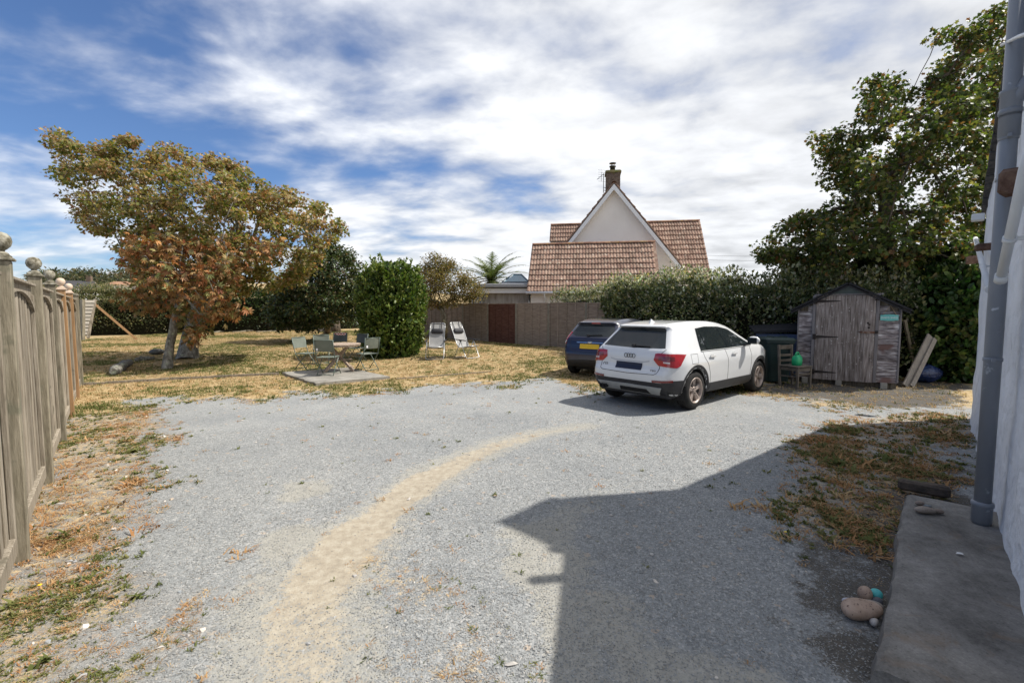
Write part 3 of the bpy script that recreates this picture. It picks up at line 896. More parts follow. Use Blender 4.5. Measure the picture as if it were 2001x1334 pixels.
def make_path():
    a = G(1765, 960, .10); b = G(1700, 1296, .10)
    d = (b - a); d.z = 0; L = d.length; d.normalize()
    far_r = W(((a - WALL_A).dot(wd)), .0, .10)
    s0 = (a - WALL_A).dot(wd); s1 = (b - WALL_A).dot(wd)
    n0 = (a - WALL_A).dot(wn); n1 = (b - WALL_A).dot(wn)
    rows = []; rnd = random.Random(8)
    o0 = Vector((a.x, a.y, 0))
    ns, nn = 60, 40
    mb = MB()
    for i in range(ns + 1):
        f = i / ns; s = s0 + (s1 - s0) * f
        w = n0 + (n1 - n0) * f + (float(vnoise(s * 3, 2.2, 2.0, 4)) - .5) * .05
        row = []
        for j in range(nn + 1):
            n = w * j / nn - .02
            z = .10 + (float(vnoise(s, n, 3, 4)) - .5) * .012
            if j >= nn - 1: z -= .012 * (j - nn + 2) * .7
            if i in (0, ns): z -= .008
            row.append(W(s, n, z) - o0)
        row.append(W(s, w + .012, -.06) - o0)
        rows.append(row)
    rows.insert(0, [Vector((p.x, p.y, -.06)) for p in rows[0]])
    rows.append([Vector((p.x, p.y, -.06)) for p in rows[-1]])
    mb.grid(rows, smooth=False)
    m = concretemat('path_concrete', [(.085, .08, .073), (.165, .156, .143), (.24, .228, .21), (.33, .315, .29)], (.20, .145, .10), .57)
    t = mb.build('path_slab', m, None, o0); tag(t, 'stained grey concrete slab path lying along the white wall', 'slab')
    # edging stone at its far end
    e0 = G(1763, 952, .06); e1 = G(1866, 972, .06)
    mb = MB(); dd = e1 - e0
    mb.bar(e0 - e0 - dd.normalized() * .01, dd, .11, .10, bev=.02)
    k = mb.build('edging_stone', M['corbel_dark'], None, e0 + Vector((.02, .06, .02))); tag(k, 'dark mossy stone block at the far end of the concrete slab', 'stone')
M['corbel_dark'] = pm('dark_mossy_stone', [(.05, .043, .036), (.10, .08, .065), (.15, .12, .09)], .95, 9, .8, 40, spec=.2, spots=((.09, .10, .04), 5, .6))
make_path()

# ------------------------------------------------------------------ left fence
def make_left_fence():
    a = G(60, 1088); b = G(107, 938)
    d = (b - a); d.z = 0
    pitch = 1.90; d.normalize()
    nrm = Vector((d.y, -d.x, 0))
    if nrm.x < 0: nrm = -nrm
    a = a - nrm * .05                                   # post centre
    root = empty('timber_fence', a, 0, 'weathered grey timber fence with arched panels and ball topped posts', 'fence')
    rz = math.atan2(d.y, d.x)
    def L(s, n, z): return d * s + nrm * n + Vector((0, 0, z))
    MR = Matrix.Rotation(rz, 4, 'Z')
    rnd = random.Random(4)
    HT = 1.93
    # local frame for boards: x along fence, y towards yard (-nrm in rotated frame?)
    sgn = 1 if (MR @ Vector((0, 1, 0))).dot(nrm) > 0 else -1
    board_me = [MB().box((0, 0, 0), (.092, .016, 1.70), bev=.004, jit=.002, rnd=rnd).mesh('board') for _ in range(4)]
    def frame_mesh():
        mb = MB()
        w = pitch - .115
        mb.box((0, sgn * .020, .13), (w, .045, .12), bev=.006)           # bottom rail
        mb.box((0, sgn * .0, .035), (w, .035, .11))                       # gravel board
        for x in (-w / 2 + .022, w / 2 - .022): mb.box((x, sgn * .028, 1.0), (.044, .03, 1.70), bev=.004)
        # arched head: flat top, arc underneath
        n = 20; rows = []
        for fy in (.012, .026):
            top = []; bot = []
            for i in range(n + 1):
                x = -w / 2 + w * i / n
                q = (2 * x / w)
                zb = HT - .06 - .24 * (1 - math.sqrt(max(0, 1 - min(1, abs(q)) ** 2 * .97))) 
                top.append((x, sgn * fy, HT)); bot.append((x, sgn * fy, zb))
            rows.append((top, bot))
        (t0, b0), (t1, b1) = rows
        mb.grid([t0, b0, b1, t1, t0], smooth=False)
        # proud arch moulding
        pts = [(p[0], sgn * .032, p[2] - .004) for p in b1]
        for i in range(n):
            mb.bar(pts[i], pts[i + 1], .016, .026, up=(0, 1, 0))
        mb.box((0, sgn * .025, HT + .012), (w, .075, .024), bev=.004)
        return mb.mesh('panel_frame')
    fm = frame_mesh()
    ball = MB(); 
    ball.lathe([(.03, 0), (.034, .018), (.05, .03), (.078, .06), (.088, .10), (.08, .14), (.055, .17), (.02, .183), (.0005, .185)], 20)
    ballm = ball.mesh('ball_finial')
    cap = MB(); cap.box((0, 0, .012), (.150, .150, .024), bev=.006); cap.box((0, 0, .036), (.115, .115, .03), bev=.012)
    cap.lathe([(.05, .05), (.045, .065), (.03, .078)], 16)
    capm = cap.mesh('post_cap')
    postm = MB().box((0, 0, .98), (.095, .095, 2.10), bev=.006).mesh('post')
    for i in range(-1, 6):
        s = i * pitch
        p = L(s, 0, tz(*(a + d * s).xy) * .6)
        new = i in (3, 4)
        last = i == 5
        tone = M['wood_new'] if new else M['wood_post']
        me = postm
        if new:
            me = postm.copy(); me.materials.clear(); me.materials.append(tone)
        o = obj('post', me, tone, root, p, (rnd.uniform(-.008, .008), rnd.uniform(-.008, .008), rz))
        if new: o['label'] = 'fresh orange brown timber post'
        fin = M['wood_finial_new'] if new else M['wood_finial']
        c2 = capm.copy(); c2.materials.append(fin)
        c = obj('post_cap', c2, fin, o, (0, 0, 2.03)); c.scale = (.86, .86, .75)
        if not last:
            b2 = ballm.copy(); b2.materials.append(fin)
            bo_ = obj('ball_finial', b2, fin, o, (0, 0, 2.085)); bo_.scale = (.66, .66, .72)
        if i < 5:
            pc = L(s + pitch / 2, -.042, tz(*(a + d * (s + 1)).xy) * .6)
            pn = obj('panel', fm, M['wood_grey'], root, pc, (0, 0, rz))
            w = pitch - .115; nb = 20
            for k in range(nb):
                x = -w / 2 + w * (k + .5) / nb
                bo = obj('board', board_me[(k + i) % 4], M['wood_grey'], pn, (x, sgn * (-.012 if k % 2 else .008) + rnd.uniform(-.002, .002), 1.02), (0, 0, rnd.uniform(-.03, .03)))
    return root, a, d, nrm, pitch
LF, LFa, LFd, LFn, LFp = make_left_fence()

M['slat_pale'] = pm('pale_grey_slat', [(.34, .31, .27), (.48, .45, .40)], .85, 5, .3, 30, stretch=(.7, 6, 6), objvar=.1)
def make_trellis():
    # slatted triangular screen beyond the fence end and the orange prop
    y = 10.6
    a = P(166, 592, y); 
    t = empty('slatted_screen', (a.x, a.y, tz(a.x, a.y)), 0, 'triangular screen of grey horizontal slats at the far end of the fence', 'screen')
    o0 = Vector((a.x, a.y, tz(a.x, a.y)))
    n = 10
    for k in range(n):
        v = 589 + 6.9 * k
        r = P(184 - (v - 589) * .16, v, y + 1.0) - o0; l = P(160, v, y) - o0
        mb = MB(); mb.bar(l, r, .022, .066); mb.build('slat', M['slat_pale'], t)
    mb = MB(); mb.bar(P(186, 585, y + 1.05) - o0, P(172, 660, y + .6) - o0, .05, .05); mb.build('edge_batten', M['wood_grey'], t)
    mb = MB(); mb.bar(P(161, 585, y + .03) - o0, P(161, 664, y + .03) - o0, .07, .07); mb.build('post', M['wood_post'], t)
    # orange prop
    e = GT(268, 664)
    h = P(184, 593, e.y - 1.2)
    mb = MB(); mb.bar(Vector((0, 0, .0)), h - e, .085, .10)
    o = mb.build('timber_prop', M['wood_new'], None, e); tag(o, 'long orange timber prop slanting from fence end to the lawn', 'timber')
make_trellis()

# ------------------------------------------------------------------ back fence
M['fence_lap'] = pm('brown_lap_panel', [(.16, .125, .10), (.25, .205, .17), (.33, .28, .24)], .9, 4, .4, 30, stretch=(.7, 6, 7), objvar=.16, spec=.15)
M['fence_red'] = pm('dark_red_lap_panel', [(.060, .028, .022), (.105, .050, .040), (.15, .085, .065)], .9, 5, .4, 30, stretch=(.7, 6, 5), spec=.15)
M['post_conc'] = pm('concrete_post', [(.16, .15, .125), (.25, .235, .20)], .9, 6, .4, 60, spec=.2)
BF0 = Vector((1.56, 19.25, 0)); BFd = Vector((2.73, -2.85, 0)).normalized(); BFn = Vector((-BFd.y, BFd.x, 0))
if BFn.y > 0: BFn = -BFn
def make_back_fence():
    root = empty('lap_panel_fence', BF0, 0, 'brown lapped panel fence with concrete posts along the back of the lawn', 'fence')
    pitch = 1.96; rz = math.atan2(BFd.y, BFd.x)
    w = pitch - .10; H = 1.83
    rnd = random.Random(9)
    def slats():
        mb = MB(); n = 16; h = H / n
        for k in range(n):
            z0 = .02 + k * h
            zj = [rnd.uniform(-.008, .008) for _ in range(13)]
            lo = [(-w / 2 + w * i / 12, -.018, z0 + zj[i]) for i in range(13)]
            hi = [(-w / 2 + w * i / 12, .004, z0 + h + .02) for i in range(13)]
            lb = [(p[0], .006, p[2]) for p in lo]
            mb.grid([lb, lo, hi], smooth=False)
        mb.grid([[(-w / 2, .010, 0), (w / 2, .010, 0)], [(-w / 2, .010, H), (w / 2, .010, H)]], smooth=False)
        return mb.mesh('lap_slats')
    me = [slats() for _ in range(2)]
    bat = MB().box((0, 0, H / 2), (.045, .022, H), bev=.004).mesh('batten')
    capm = MB().box((0, 0, 0), (w, .06, .025), bev=.004).mesh('capping')
    pm_ = MB().box((0, 0, .92), (.10, .10, 1.92), bev=.01).mesh('post')
    for i in range(-6, 6):
        p = BFd * (i * pitch); g = BF0 + p
        z = tz(g.x, g.y)
        obj('post', pm_, M['post_conc'], root, (p.x, p.y, z - .02), (0, 0, rz))
        if i == 5: continue
        q = BFd * ((i + .5) * pitch); g = BF0 + q; z = tz(g.x, g.y)
        red = i == -2
        m1 = me[i % 2]
        if red: m1 = m1.copy(); m1.materials.clear(); m1.materials.append(M['fence_red'])
        pn = obj('panel', m1, M['fence_red'] if red else M['fence_lap'], root, (q.x, q.y, z), (0, 0, rz)); pn['kind'] = 'stuff'
        if red: pn['label'] = 'dark reddish brown lapped panel'
        for k in range(5):
            b = bat
            if red: b = bat.copy(); b.materials.clear(); b.materials.append(M['fence_red'])
            obj('batten', b, M['fence_lap'], pn, (-w / 2 + .03 + (w - .06) * k / 4, -.03, 0))
        obj('capping', capm, M['fence_lap'], pn, (0, -.005, H + .014))
make_back_fence()

# ------------------------------------------------------------------ house beyond the fence
M['render_cream'] = pm('cream_render', [(.74, .70, .66), (.82, .79, .755)], .85, 1.2, .2, 60, spec=.2, lo=.25, hi=.75, detail=9, nrough=.7)
M['paint_white'] = pm('white_paint', [(.70, .72, .75), (.78, .79, .80)], .5, 4, .05, 50, spec=.4)
M['tile'] = pm('weathered_roof_tile', [(.16, .095, .075), (.235, .15, .115), (.30, .21, .16), (.38, .305, .235)], .9, 5.0, .4, 50, objvar=.20, spec=.15, lo=.30, hi=.72, spots=((.40, .345, .285), 6, .62))
M['ridge'] = pm('ridge_tile', [(.17, .085, .06), (.27, .15, .10), (.33, .23, .12)], .9, 4, .4, 40, objvar=.2, spec=.15, spots=((.42, .24, .05), 6, .62))
M['brick'] = pm('brown_brick', [(.10, .07, .055), (.17, .125, .10), (.22, .18, .14)], .9, 9, .4, 60, objvar=.2, spec=.15, spots=((.16, .15, .05), 3, .62))
M['mortar'] = pm('mortar', [(.20, .18, .15), (.27, .25, .22)], .95, 9, .3, 60, spec=.1)
M['black_metal'] = flat('black_metal', (.03, .03, .032), .5, .3)
M['glass_blue'] = None
def glassmat(name, c, rough=.03, spec=.8):
    m = pm(name, [tuple(x * .8 for x in c), c], rough=rough, scale=2, bump=0, spec=spec, coat=.6)
    return m
M['glass_blue'] = glassmat('blue_tinted_glass', (.05, .16, .22))
HU = Vector((math.cos(R(9)), -math.sin(R(9)), 0)); HN = Vector((-HU.y * -1, 0, 0))
HN = Vector((-math.sin(R(9)), -math.cos(R(9)), 0))           # towards the camera
HO = Vector((1.06, 24.2, 0))                                  # below the left end of the lower ridge
def H(s, q, z): return HU * s - HN * q + Vector((0, 0, z))     # s right, q away from the camera
def tile_mesh(w=.305, h=.40):
    mb = MB(); n = 12; top = []; bot = []
    for i in range(n + 1):
        x = -w / 2 + w * i / n
        z = .030 * max(0.0, math.sin(2 * math.pi * i / n * 2 - math.pi / 2) * .5 + .5) ** .8
        top.append((x, 0, z)); bot.append((x, -h, z + .045))
    under = [(p[0], p[1], p[2] - .055) for p in bot]
    mb.grid([top, bot], smooth=True); mb.grid([bot, under], smooth=False)
    return mb.mesh('tile')
TILE = tile_mesh()
def slope_tiles(roof, org, sdir, down, ncol, nrow, gauge, wcol=.305, skip=None, rnd=random.Random(2)):
    """org: top left corner of the slope in parent coordinates; down: unit vector down the slope"""
    x = sdir.normalized(); y = -down.normalized(); z = x.cross(y)
    Mx = Matrix((x, y, z)).transposed()
    eul = Mx.to_euler()
    hid = MB()
    for r in range(nrow):
        for c in range(ncol):
            p = org + x * (c + .5) * wcol + down * (r * gauge) + z * .012
            if skip and skip(c, r):
                continue
            o = obj('tile', TILE, M['tile'], roof, p)
            e = Mx.to_4x4() @ Matrix.Rotation(rnd.uniform(-.012, .012), 4, 'X') @ Matrix.Rotation(rnd.uniform(-.006, .006), 4, 'Z')
            o.rotation_euler = e.to_euler()
def slab(pts, th, name, mat, parent):
    """pts: quad or polygon in 3D; extruded along its normal downwards by th"""
    pts = [Vector(p) for p in pts]
    n = (pts[1] - pts[0]).cross(pts[2] - pts[1]).normalized()
    lo = [p - n * th for p in pts]; k = len(pts)
    mb = MB()
    mb.add(pts + lo, [tuple(range(k)), tuple(reversed(range(k, 2 * k)))] + [(i, k + i, k + (i + 1) % k, (i + 1) % k) for i in range(k)])
    return mb.build(name, mat, parent)
def make_house():
    t = empty('house', HO, 0, 'cream gabled house with brown tiled roofs and chimney beyond the back fence', 'house')
    RZ, EZ, run = 5.14, 2.62, 2.2
    L = 6.25
    down = (HN * run + Vector((0, 0, EZ - RZ))); sl = down.length; down.normalize()
    # lower lean-to roof
    lr = slab([H(0, 0, RZ), H(0, -run, EZ), H(L, -run, EZ), H(L, 0, RZ)], .05, 'lower_roof', M['tile'], t)
    slope_tiles(lr, H(0, 0, RZ), HU, down, 20, 9, sl / 9)
    mbm = MB(); 
    rd = MB(); rows = []
    for k in range(7):
        a = math.pi * k / 6
        rows.append((.12 * math.cos(a), .10 * math.sin(a)))
    rd.grid([[(x0, r[0], r[1]) for r in rows] for x0 in (0, .44)], smooth=True)
    rdm = rd.mesh('ridge_tile')
    rz = math.atan2(HU.y, HU.x)
    for k in range(14):
        p = H(.02 + k * .445, 0, RZ + .0)
        obj('ridge_tile', rdm, M['ridge'], lr, p, (0, 0, rz))
    # back slope of that roof
    slab([H(0, 0, RZ), H(L, 0, RZ), H(L, 1.3, RZ - 1.0), H(0, 1.3, RZ - 1.0)], .05, 'back_slope', M['tile'], t)
    slab([H(0.15, -run + .35, -.2), H(L - .1, -run + .35, -.2), H(L - .1, -run + .35, EZ + .1), H(0.15, -run + .35, EZ + .1)], .2, 'lower_wall', M['render_cream'], t)
    # right end verge wall of lower roof
    mb = MB(); mb.add([H(L - .12, -run + .3, 0), H(L - .12, 1.2, 0), H(L - .12, 0, RZ - .08), H(L - .12, -run + .3, EZ + .2)], [(0, 1, 2, 3)]); mb.build('end_wall', M['render_cream'], t)
    mb = MB(); mb.add([H(.14, -run + .3, 0), H(.14, 1.2, 0), H(.14, 0, RZ - .08), H(.14, -run + .3, EZ + .2)], [(0, 1, 2, 3)]); mb.build('end_wall', M['render_cream'], t)
    # gutter and downpipe
    mb = MB(); mb.tube([H(-.05, -run - .06, EZ - .06), H(L, -run - .06, EZ - .06)], .06, 10); mb.build('gutter', M['paint_white'], t)
    mb = MB(); mb.tube([H(.85, -run - .06, EZ - .1), H(.85, -run + .2, EZ - .35), H(.85, -run + .2, 0)], .04, 8); mb.build('downpipe', M['paint_white'], t)
    # main gable
    q0 = 1.2; sa, za, k = 4.22, 8.40, 1.25
    ez = 2.6; hw = (za - .15 - ez) / k
    mb = MB(); D = 8.0
    pr = [(sa - hw, 0), (sa + hw, 0), (sa + hw, ez), (sa, za - .15), (sa - hw, ez)]
    f = [H(s, q0, z) for s, z in pr]; b = [H(s, q0 + D, z) for s, z in pr]
    mb.add(f + b, [(0, 1, 2, 3, 4), (9, 8, 7, 6, 5)] + [(i, 5 + i, 5 + (i + 1) % 5, (i + 1) % 5) for i in (0, 1, 4)])
    mb.build('gable_wall', M['render_cream'], t)
    for sg in (-1, 1):
        ex = hw + .35
        a = H(sa, q0 - .30, za); bq = H(sa + sg * ex, q0 - .30, za - ex * k)
        a2 = H(sa, q0 + D, za); b2 = H(sa + sg * ex, q0 + D, za - ex * k)
        pts = [a, bq, b2, a2] if sg < 0 else [a, a2, b2, bq]
        mr = slab(pts, .06, 'main_roof', M['tile'], t)
        # edge tiles along the verge, one by one
        nd = (bq - a); ln = nd.length; nd.normalize()
        back = -HN
        z = nd.cross(back) if sg < 0 else back.cross(nd)
        if z.z < 0: z = -z
        n = 18
        x = back if sg > 0 else -back
        Mx = Matrix((-nd.cross(z), -nd, z)).transposed()
        for i in range(n):
            p = a + nd * (i * ln / n) + back * .14 + z * .03
            o = obj('tile', TILE, M['tile'], mr, p)
            o.rotation_euler = Mx.to_euler()
        # barge board
        dv = Vector((0, 0, -.30))
        o1 = HN * .02
        vs = [a + o1 + Vector((0, 0, -.05)), bq + o1 + Vector((0, 0, -.05)), bq + o1 + dv, a + o1 + dv * 1.15]
        vs2 = [v - HN * -.0 - HN * .035 for v in vs]
        mb = MB(); mb.add(vs + vs2, [(0, 1, 2, 3), (7, 6, 5, 4), (0, 4, 5, 1), (3, 2, 6, 7)]); mb.build('barge_board', M['paint_white'], t)
        # soffit
        mb = MB(); mb.add([a + dv, bq + dv, bq + dv - HN * .30, a + dv - HN * .30], [(0, 1, 2, 3)]); mb.build('soffit', M['paint_white'], t)
    for i in range(18):
        obj('ridge_tile', rdm, M['ridge'], t, H(sa, q0 - .28 + i * .44, za + .01), (0, 0, rz + math.pi / 2))
    # cross wings
    wz, wq = 7.0, 4.7
    wdn = (HN * 2.2 + Vector((0, 0, -2.75))); wl = wdn.length; wdn.normalize()
    # right wing
    rr = slab([H(5.2, wq, wz), H(5.2, wq - 3.2, wz - 4.0), H(9.45, wq - 3.2, wz - 4.0), H(9.45, wq, wz)], .05, 'wing_roof', M['tile'], t)
    wd2 = (HN * 3.2 + Vector((0, 0, -4.0))); wl2 = wd2.length; wd2.normalize()
    slope_tiles(rr, H(9.45 - 12 * .305, wq, wz), HU, wd2, 12, 12, wl2 / 13, skip=lambda c, r: c < r * .62 - .6 and c < 9)
    for i in range(10): obj('ridge_tile', rdm, M['ridge'], rr, H(9.43 - (i + 1) * .44, wq, wz), (0, 0, rz))
    slab([H(5.2, wq, wz), H(9.45, wq, wz), H(9.45, wq + 3.2, wz - 4), H(5.2, wq + 3.2, wz - 4)], .05, 'wing_back_slope', M['tile'], t)
    mb = MB(); mb.add([H(9.3, wq - 3.0, 0), H(9.3, wq + 3.0, 0), H(9.3, wq + 3.0, wz - 3.9), H(9.3, wq, wz - .08), H(9.3, wq - 3.0, wz - 3.9)], [(0, 1, 2, 3, 4)]); mb.build('end_wall', M['render_cream'], t)
    slab([H(5.2, wq - 2.9, 0), H(9.3, wq - 2.9, 0), H(9.3, wq - 2.9, wz - 3.8), H(5.2, wq - 2.9, wz - 3.8)], .2, 'wing_wall', M['render_cream'], t)
    # left dormer
    drop = 1.12
    lr2 = slab([H(.62, wq, wz), H(.62, wq - drop / 1.25, wz - drop), H(3.6, wq - drop / 1.25, wz - drop), H(3.6, wq, wz)], .05, 'dormer_roof', M['tile'], t)
    dd = (HN * (drop / 1.25) + Vector((0, 0, -drop))); dl = dd.length; dd.normalize()
    slope_tiles(lr2, H(.62, wq, wz), HU, dd, 8, 4, dl / 4, skip=lambda c, r: c > 7 - r * .3)
    for i in range(6): obj('ridge_tile', rdm, M['ridge'], lr2, H(.62 + i * .44, wq, wz), (0, 0, rz))
    mb = MB(); mb.add([H(.66, wq - drop / 1.25 + .12, 4), H(3.4, wq - drop / 1.25 + .12, 4), H(3.4, wq - drop / 1.25 + .12, wz - drop), H(.66, wq - drop / 1.25 + .12, wz - drop),
                       H(.66, wq + 1, 4), H(.66, wq + 1, wz - 1.2), H(.66, wq, wz - .06)], [(0, 1, 2, 3), (0, 3, 6, 5, 4)]); mb.build('dormer_wall', M['paint_white'], t)
    # chimney: individual bricks, too small to pick apart
    ch = MB(); rnd = random.Random(6)
    c = (4.22, 1.75)
    bw, bh = .215, .07
    cw, cz0, cz1 = .76, 6.6, 9.18
    rows = int((cz1 - cz0) / .078)
    for r in range(rows):
        z = cz0 + (r + .5) * .078
        off = .0 if r % 2 else .115
        x = -cw / 2
        segs = []
        xx = -cw / 2 + (off if off else 0)
        edges = [-cw / 2] + [e for e in np.arange(-cw / 2 + off, cw / 2, .227) if -cw / 2 + .05 < e < cw / 2 - .05] + [cw / 2]
        for e0, e1 in zip(edges[:-1], edges[1:]):
            for qq in (-cw / 2 + .05, cw / 2 - .05):
                p = H(c[0] + (e0 + e1) / 2, c[1] + cw / 2 + qq, z)
                ch.box(p, (e1 - e0 - .010, .10, .068), rot=(0, 0, rz), jit=.002, rnd=rnd)
        for e in np.arange(-cw / 2 + .22 - off, cw / 2 - .1, .227):
            for ss in (-cw / 2 + .05, cw / 2 - .05):
                p = H(c[0] + ss, c[1] + cw / 2 + e, z); ch.box(p, (.10, .215, .068), rot=(0, 0, rz), jit=.002, rnd=rnd)
    chim = ch.build('chimney', M['brick'], t)
    mb = MB(); mb.box(H(c[0], c[1] + cw / 2, (cz0 + cz1) / 2), (cw - .03, cw - .03, cz1 - cz0 - .01), rot=(0, 0, rz)); mb.build('mortar_core', M['mortar'], chim)
    mb = MB(); mb.box(H(c[0], c[1] + cw / 2, cz1 + .05), (cw + .10, cw + .10, .10), rot=(0, 0, rz), bev=.015); mb.box(H(c[0], c[1] + cw / 2, cz1 + .12), (cw + .02, cw + .02, .05), rot=(0, 0, rz), bev=.02)
    mb.build('capping', pm('mossy_capping', [(.12, .11, .05), (.20, .17, .08), (.10, .14, .03)], .95, 5, .5, 40), chim)
    Mc = Matrix.Translation(H(c[0] - .02, c[1] + cw / 2, cz1 + .14))
    mb = MB(); mb.lathe([(.14, 0), (.14, .26), (.18, .27), (.18, .31), (.13, .31), (.13, .12)], 16, Mc); 
    mb.lathe([(.0005, .52), (.19, .47), (.19, .45), (.0005, .46)], 16, Mc)
    for a in (0, 2.1, 4.2): mb.tube([Mc @ Vector((.11 * math.cos(a), .11 * math.sin(a), .28)), Mc @ Vector((.11 * math.cos(a), .11 * math.sin(a), .47))], .012, 6)
    mb.build('chimney_cowl', M['black_metal'], chim)
    # lead flashing where the ridge meets the stack
    mb = MB()
    for sgn_ in (-1, 1):
        for kk in range(3):
            mb.box(H(c[0] + sgn_ * (.08 + .11 * kk), c[1] - .012, za - .10 - .13 * kk + .10), (.12, .012, .14), rot=(0, 0, rz))
    mb.build('flashing', M['paint_white'], chim)
    # aerial
    ae = empty('tv_aerial', HO + H(c[0] - cw / 2 - .12, c[1] + .35, 8.2), 0, 'thin metal television aerial on the left side of the brick chimney', 'aerial')
    mb = MB(); mb.tube([(0, 0, 0), (0, 0, 1.05)], .018, 6); mb.tube([(0, 0, .15), (.12, 0, .12)], .015, 5); mb.tube([(0, 0, .3), (.12, 0, .27)], .015, 5); mb.build('mast', M['black_metal'], ae)
    mb = MB(); mb.tube([(-.38, -.1, .70), (.02, .0, 1.05)], .016, 6); mb.tube([(-.1, 0, 1.28), (-.13, 0, .62)], .010, 5)
    alu = flat('dull_aluminium', (.30, .31, .32), .4, .7)
    for k in range(6): mb.tube([(-.30, 0, .64 + .12 * k), (.12, .02, .62 + .12 * k)], .008, 5)
    mb.build('elements', alu, ae)
    return t
house = make_house()

def make_extension():
    o0 = P(958, 600, 23.0); o0.z = 0
    t = empty('flat_roof_extension', o0, 0, 'white flat roofed extension with glass roof lantern left of the tiled house', 'building')
    ztop = P(960, 557, 23).z; zb = P(960, 573, 23).z
    x1 = P(1036, 600, 22.8).x - o0.x
    mb = MB(); mb.box((x1 / 2 - .2, .15 + 2, zb / 2), (x1 + .3, 4, zb)); mb.build('wall', pm('stained_grey_render', [(.22, .20, .17), (.36, .34, .31), (.45, .43, .40)], .9, 3, .3, 40, stretch=(2, 2, .5)), t)
    mb = MB(); mb.box((x1 / 2 - .3, -.0 + 2, (zb + ztop - .17) / 2), (x1 + .7, 4.5, ztop - .17 - zb - .004)); mb.build('fascia', M['paint_white'], t)
    mb = MB(); mb.box((x1 / 2 - .35, -.05 + 2, ztop - .15), (x1 + .75, 4.5, .035)); mb.build('shadow_gap', M['black_metal'], t)
    mb = MB(); mb.box((x1 / 2 - .35, -.1 + 2, ztop - .045), (x1 + .9, 4.8, .17), bev=.02); mb.build('roof_edge', flat('grey_roof_edge', (.30, .31, .33), .6), t)
    # side block in front of the small tree
    mb = MB(); mb.box((-.55, 2.6, zb / 2 - .02), (1.0, 2.8, zb)); mb.build('side_wall', M['paint_white'], t)
    mb = MB(); mb.box((-.32, 1.17, zb - .45), (.10, .08, .13)); mb.build('wall_vent', M['paint_white'], t)
    # lantern
    a = P(981, 556, 23.6) - o0; b = P(1034, 556, 23.6) - o0
    zt = P(1000, 535, 24).z; z1 = P(1000, 551, 23.6).z
    mb = MB(); mb.box(((a.x + b.x) / 2, 1.6, (ztop + z1) / 2), (b.x - a.x + .05, 2.0, z1 - ztop + .06)); mb.build('lantern_kerb', flat('pale_grey_kerb', (.42, .43, .45), .5), t)
    A = [Vector((a.x, .62, z1)), Vector((b.x, .62, z1)), Vector((b.x, 2.6, z1)), Vector((a.x, 2.6, z1))]
    w = (b.x - a.x)
    T = [Vector((a.x + w * .40, 1.4, zt)), Vector((a.x + w * .72, 1.4, zt)), Vector((a.x + w * .72, 1.8, zt)), Vector((a.x + w * .40, 1.8, zt))]
    for i in range(4):
        j = (i + 1) % 4
        mb = MB(); mb.add([A[i], A[j], T[j], T[i]], [(0, 1, 2, 3)]); mb.build('pane', M['glass_blue'], t)
        mb = MB(); mb.bar(A[i], T[i], .06, .06); mb.bar(A[i], A[j], .06, .06); mb.bar(T[i], T[j], .06, .06); mb.build('glazing_bar', flat('dark_frame', (.10, .12, .14), .4), t)
make_extension()

# ------------------------------------------------------------------ shed
M['shed_plank'] = pm('peeling_shed_plank', [(.085, .072, .074), (.19, .165, .168), (.31, .28, .28), (.54, .52, .53)], .85, 3.8, .5, 30, stretch=(1.4, 8, 6), objvar=.20, spec=.2, lo=.34, hi=.66, spots=((.16, .10, .09), 1.5, .62))
M['shed_door'] = pm('bleached_shed_door', [(.095, .08, .07), (.19, .16, .145), (.28, .245, .23), (.46, .43, .41)], .88, 5, .5, 30, stretch=(7, 7, .55), objvar=.14, spec=.2, lo=.32, hi=.74, spots=((.46, .44, .42), 22, .64))
M['shed_trim'] = pm('shed_trim', [(.13, .12, .125), (.22, .205, .21)], .85, 4, .3, 30, stretch=(5, 5, .6), objvar=.1)
M['felt'] = pm('black_roof_felt', [(.016, .016, .018), (.035, .035, .038)], .95, 12, .5, 90, spec=.15)
M['iron'] = pm('rusty_black_iron', [(.018, .016, .016), (.045, .034, .030)], .7, 10, .3, 60, metal=.3)
M['rust'] = pm('rust', [(.06, .026, .018), (.15, .075, .05), (.30, .24, .20)], .9, 14, .4, 60)
def text_mesh(txt, size, extrude=.001, align='CENTER', spacing=1.0):
    cu = bpy.data.curves.new('txt', 'FONT'); cu.body = txt; cu.size = size; cu.extrude = extrude; cu.align_x = align; cu.align_y = 'CENTER'; cu.space_character = spacing
    o = bpy.data.objects.new('txt', cu); col.objects.link(o)
    dg = bpy.context.evaluated_depsgraph_get()
    me = bpy.data.meshes.new_from_object(o.evaluated_get(dg))
    col.objects.unlink(o); bpy.data.objects.remove(o)
    me.name = 'lettering'
    return me
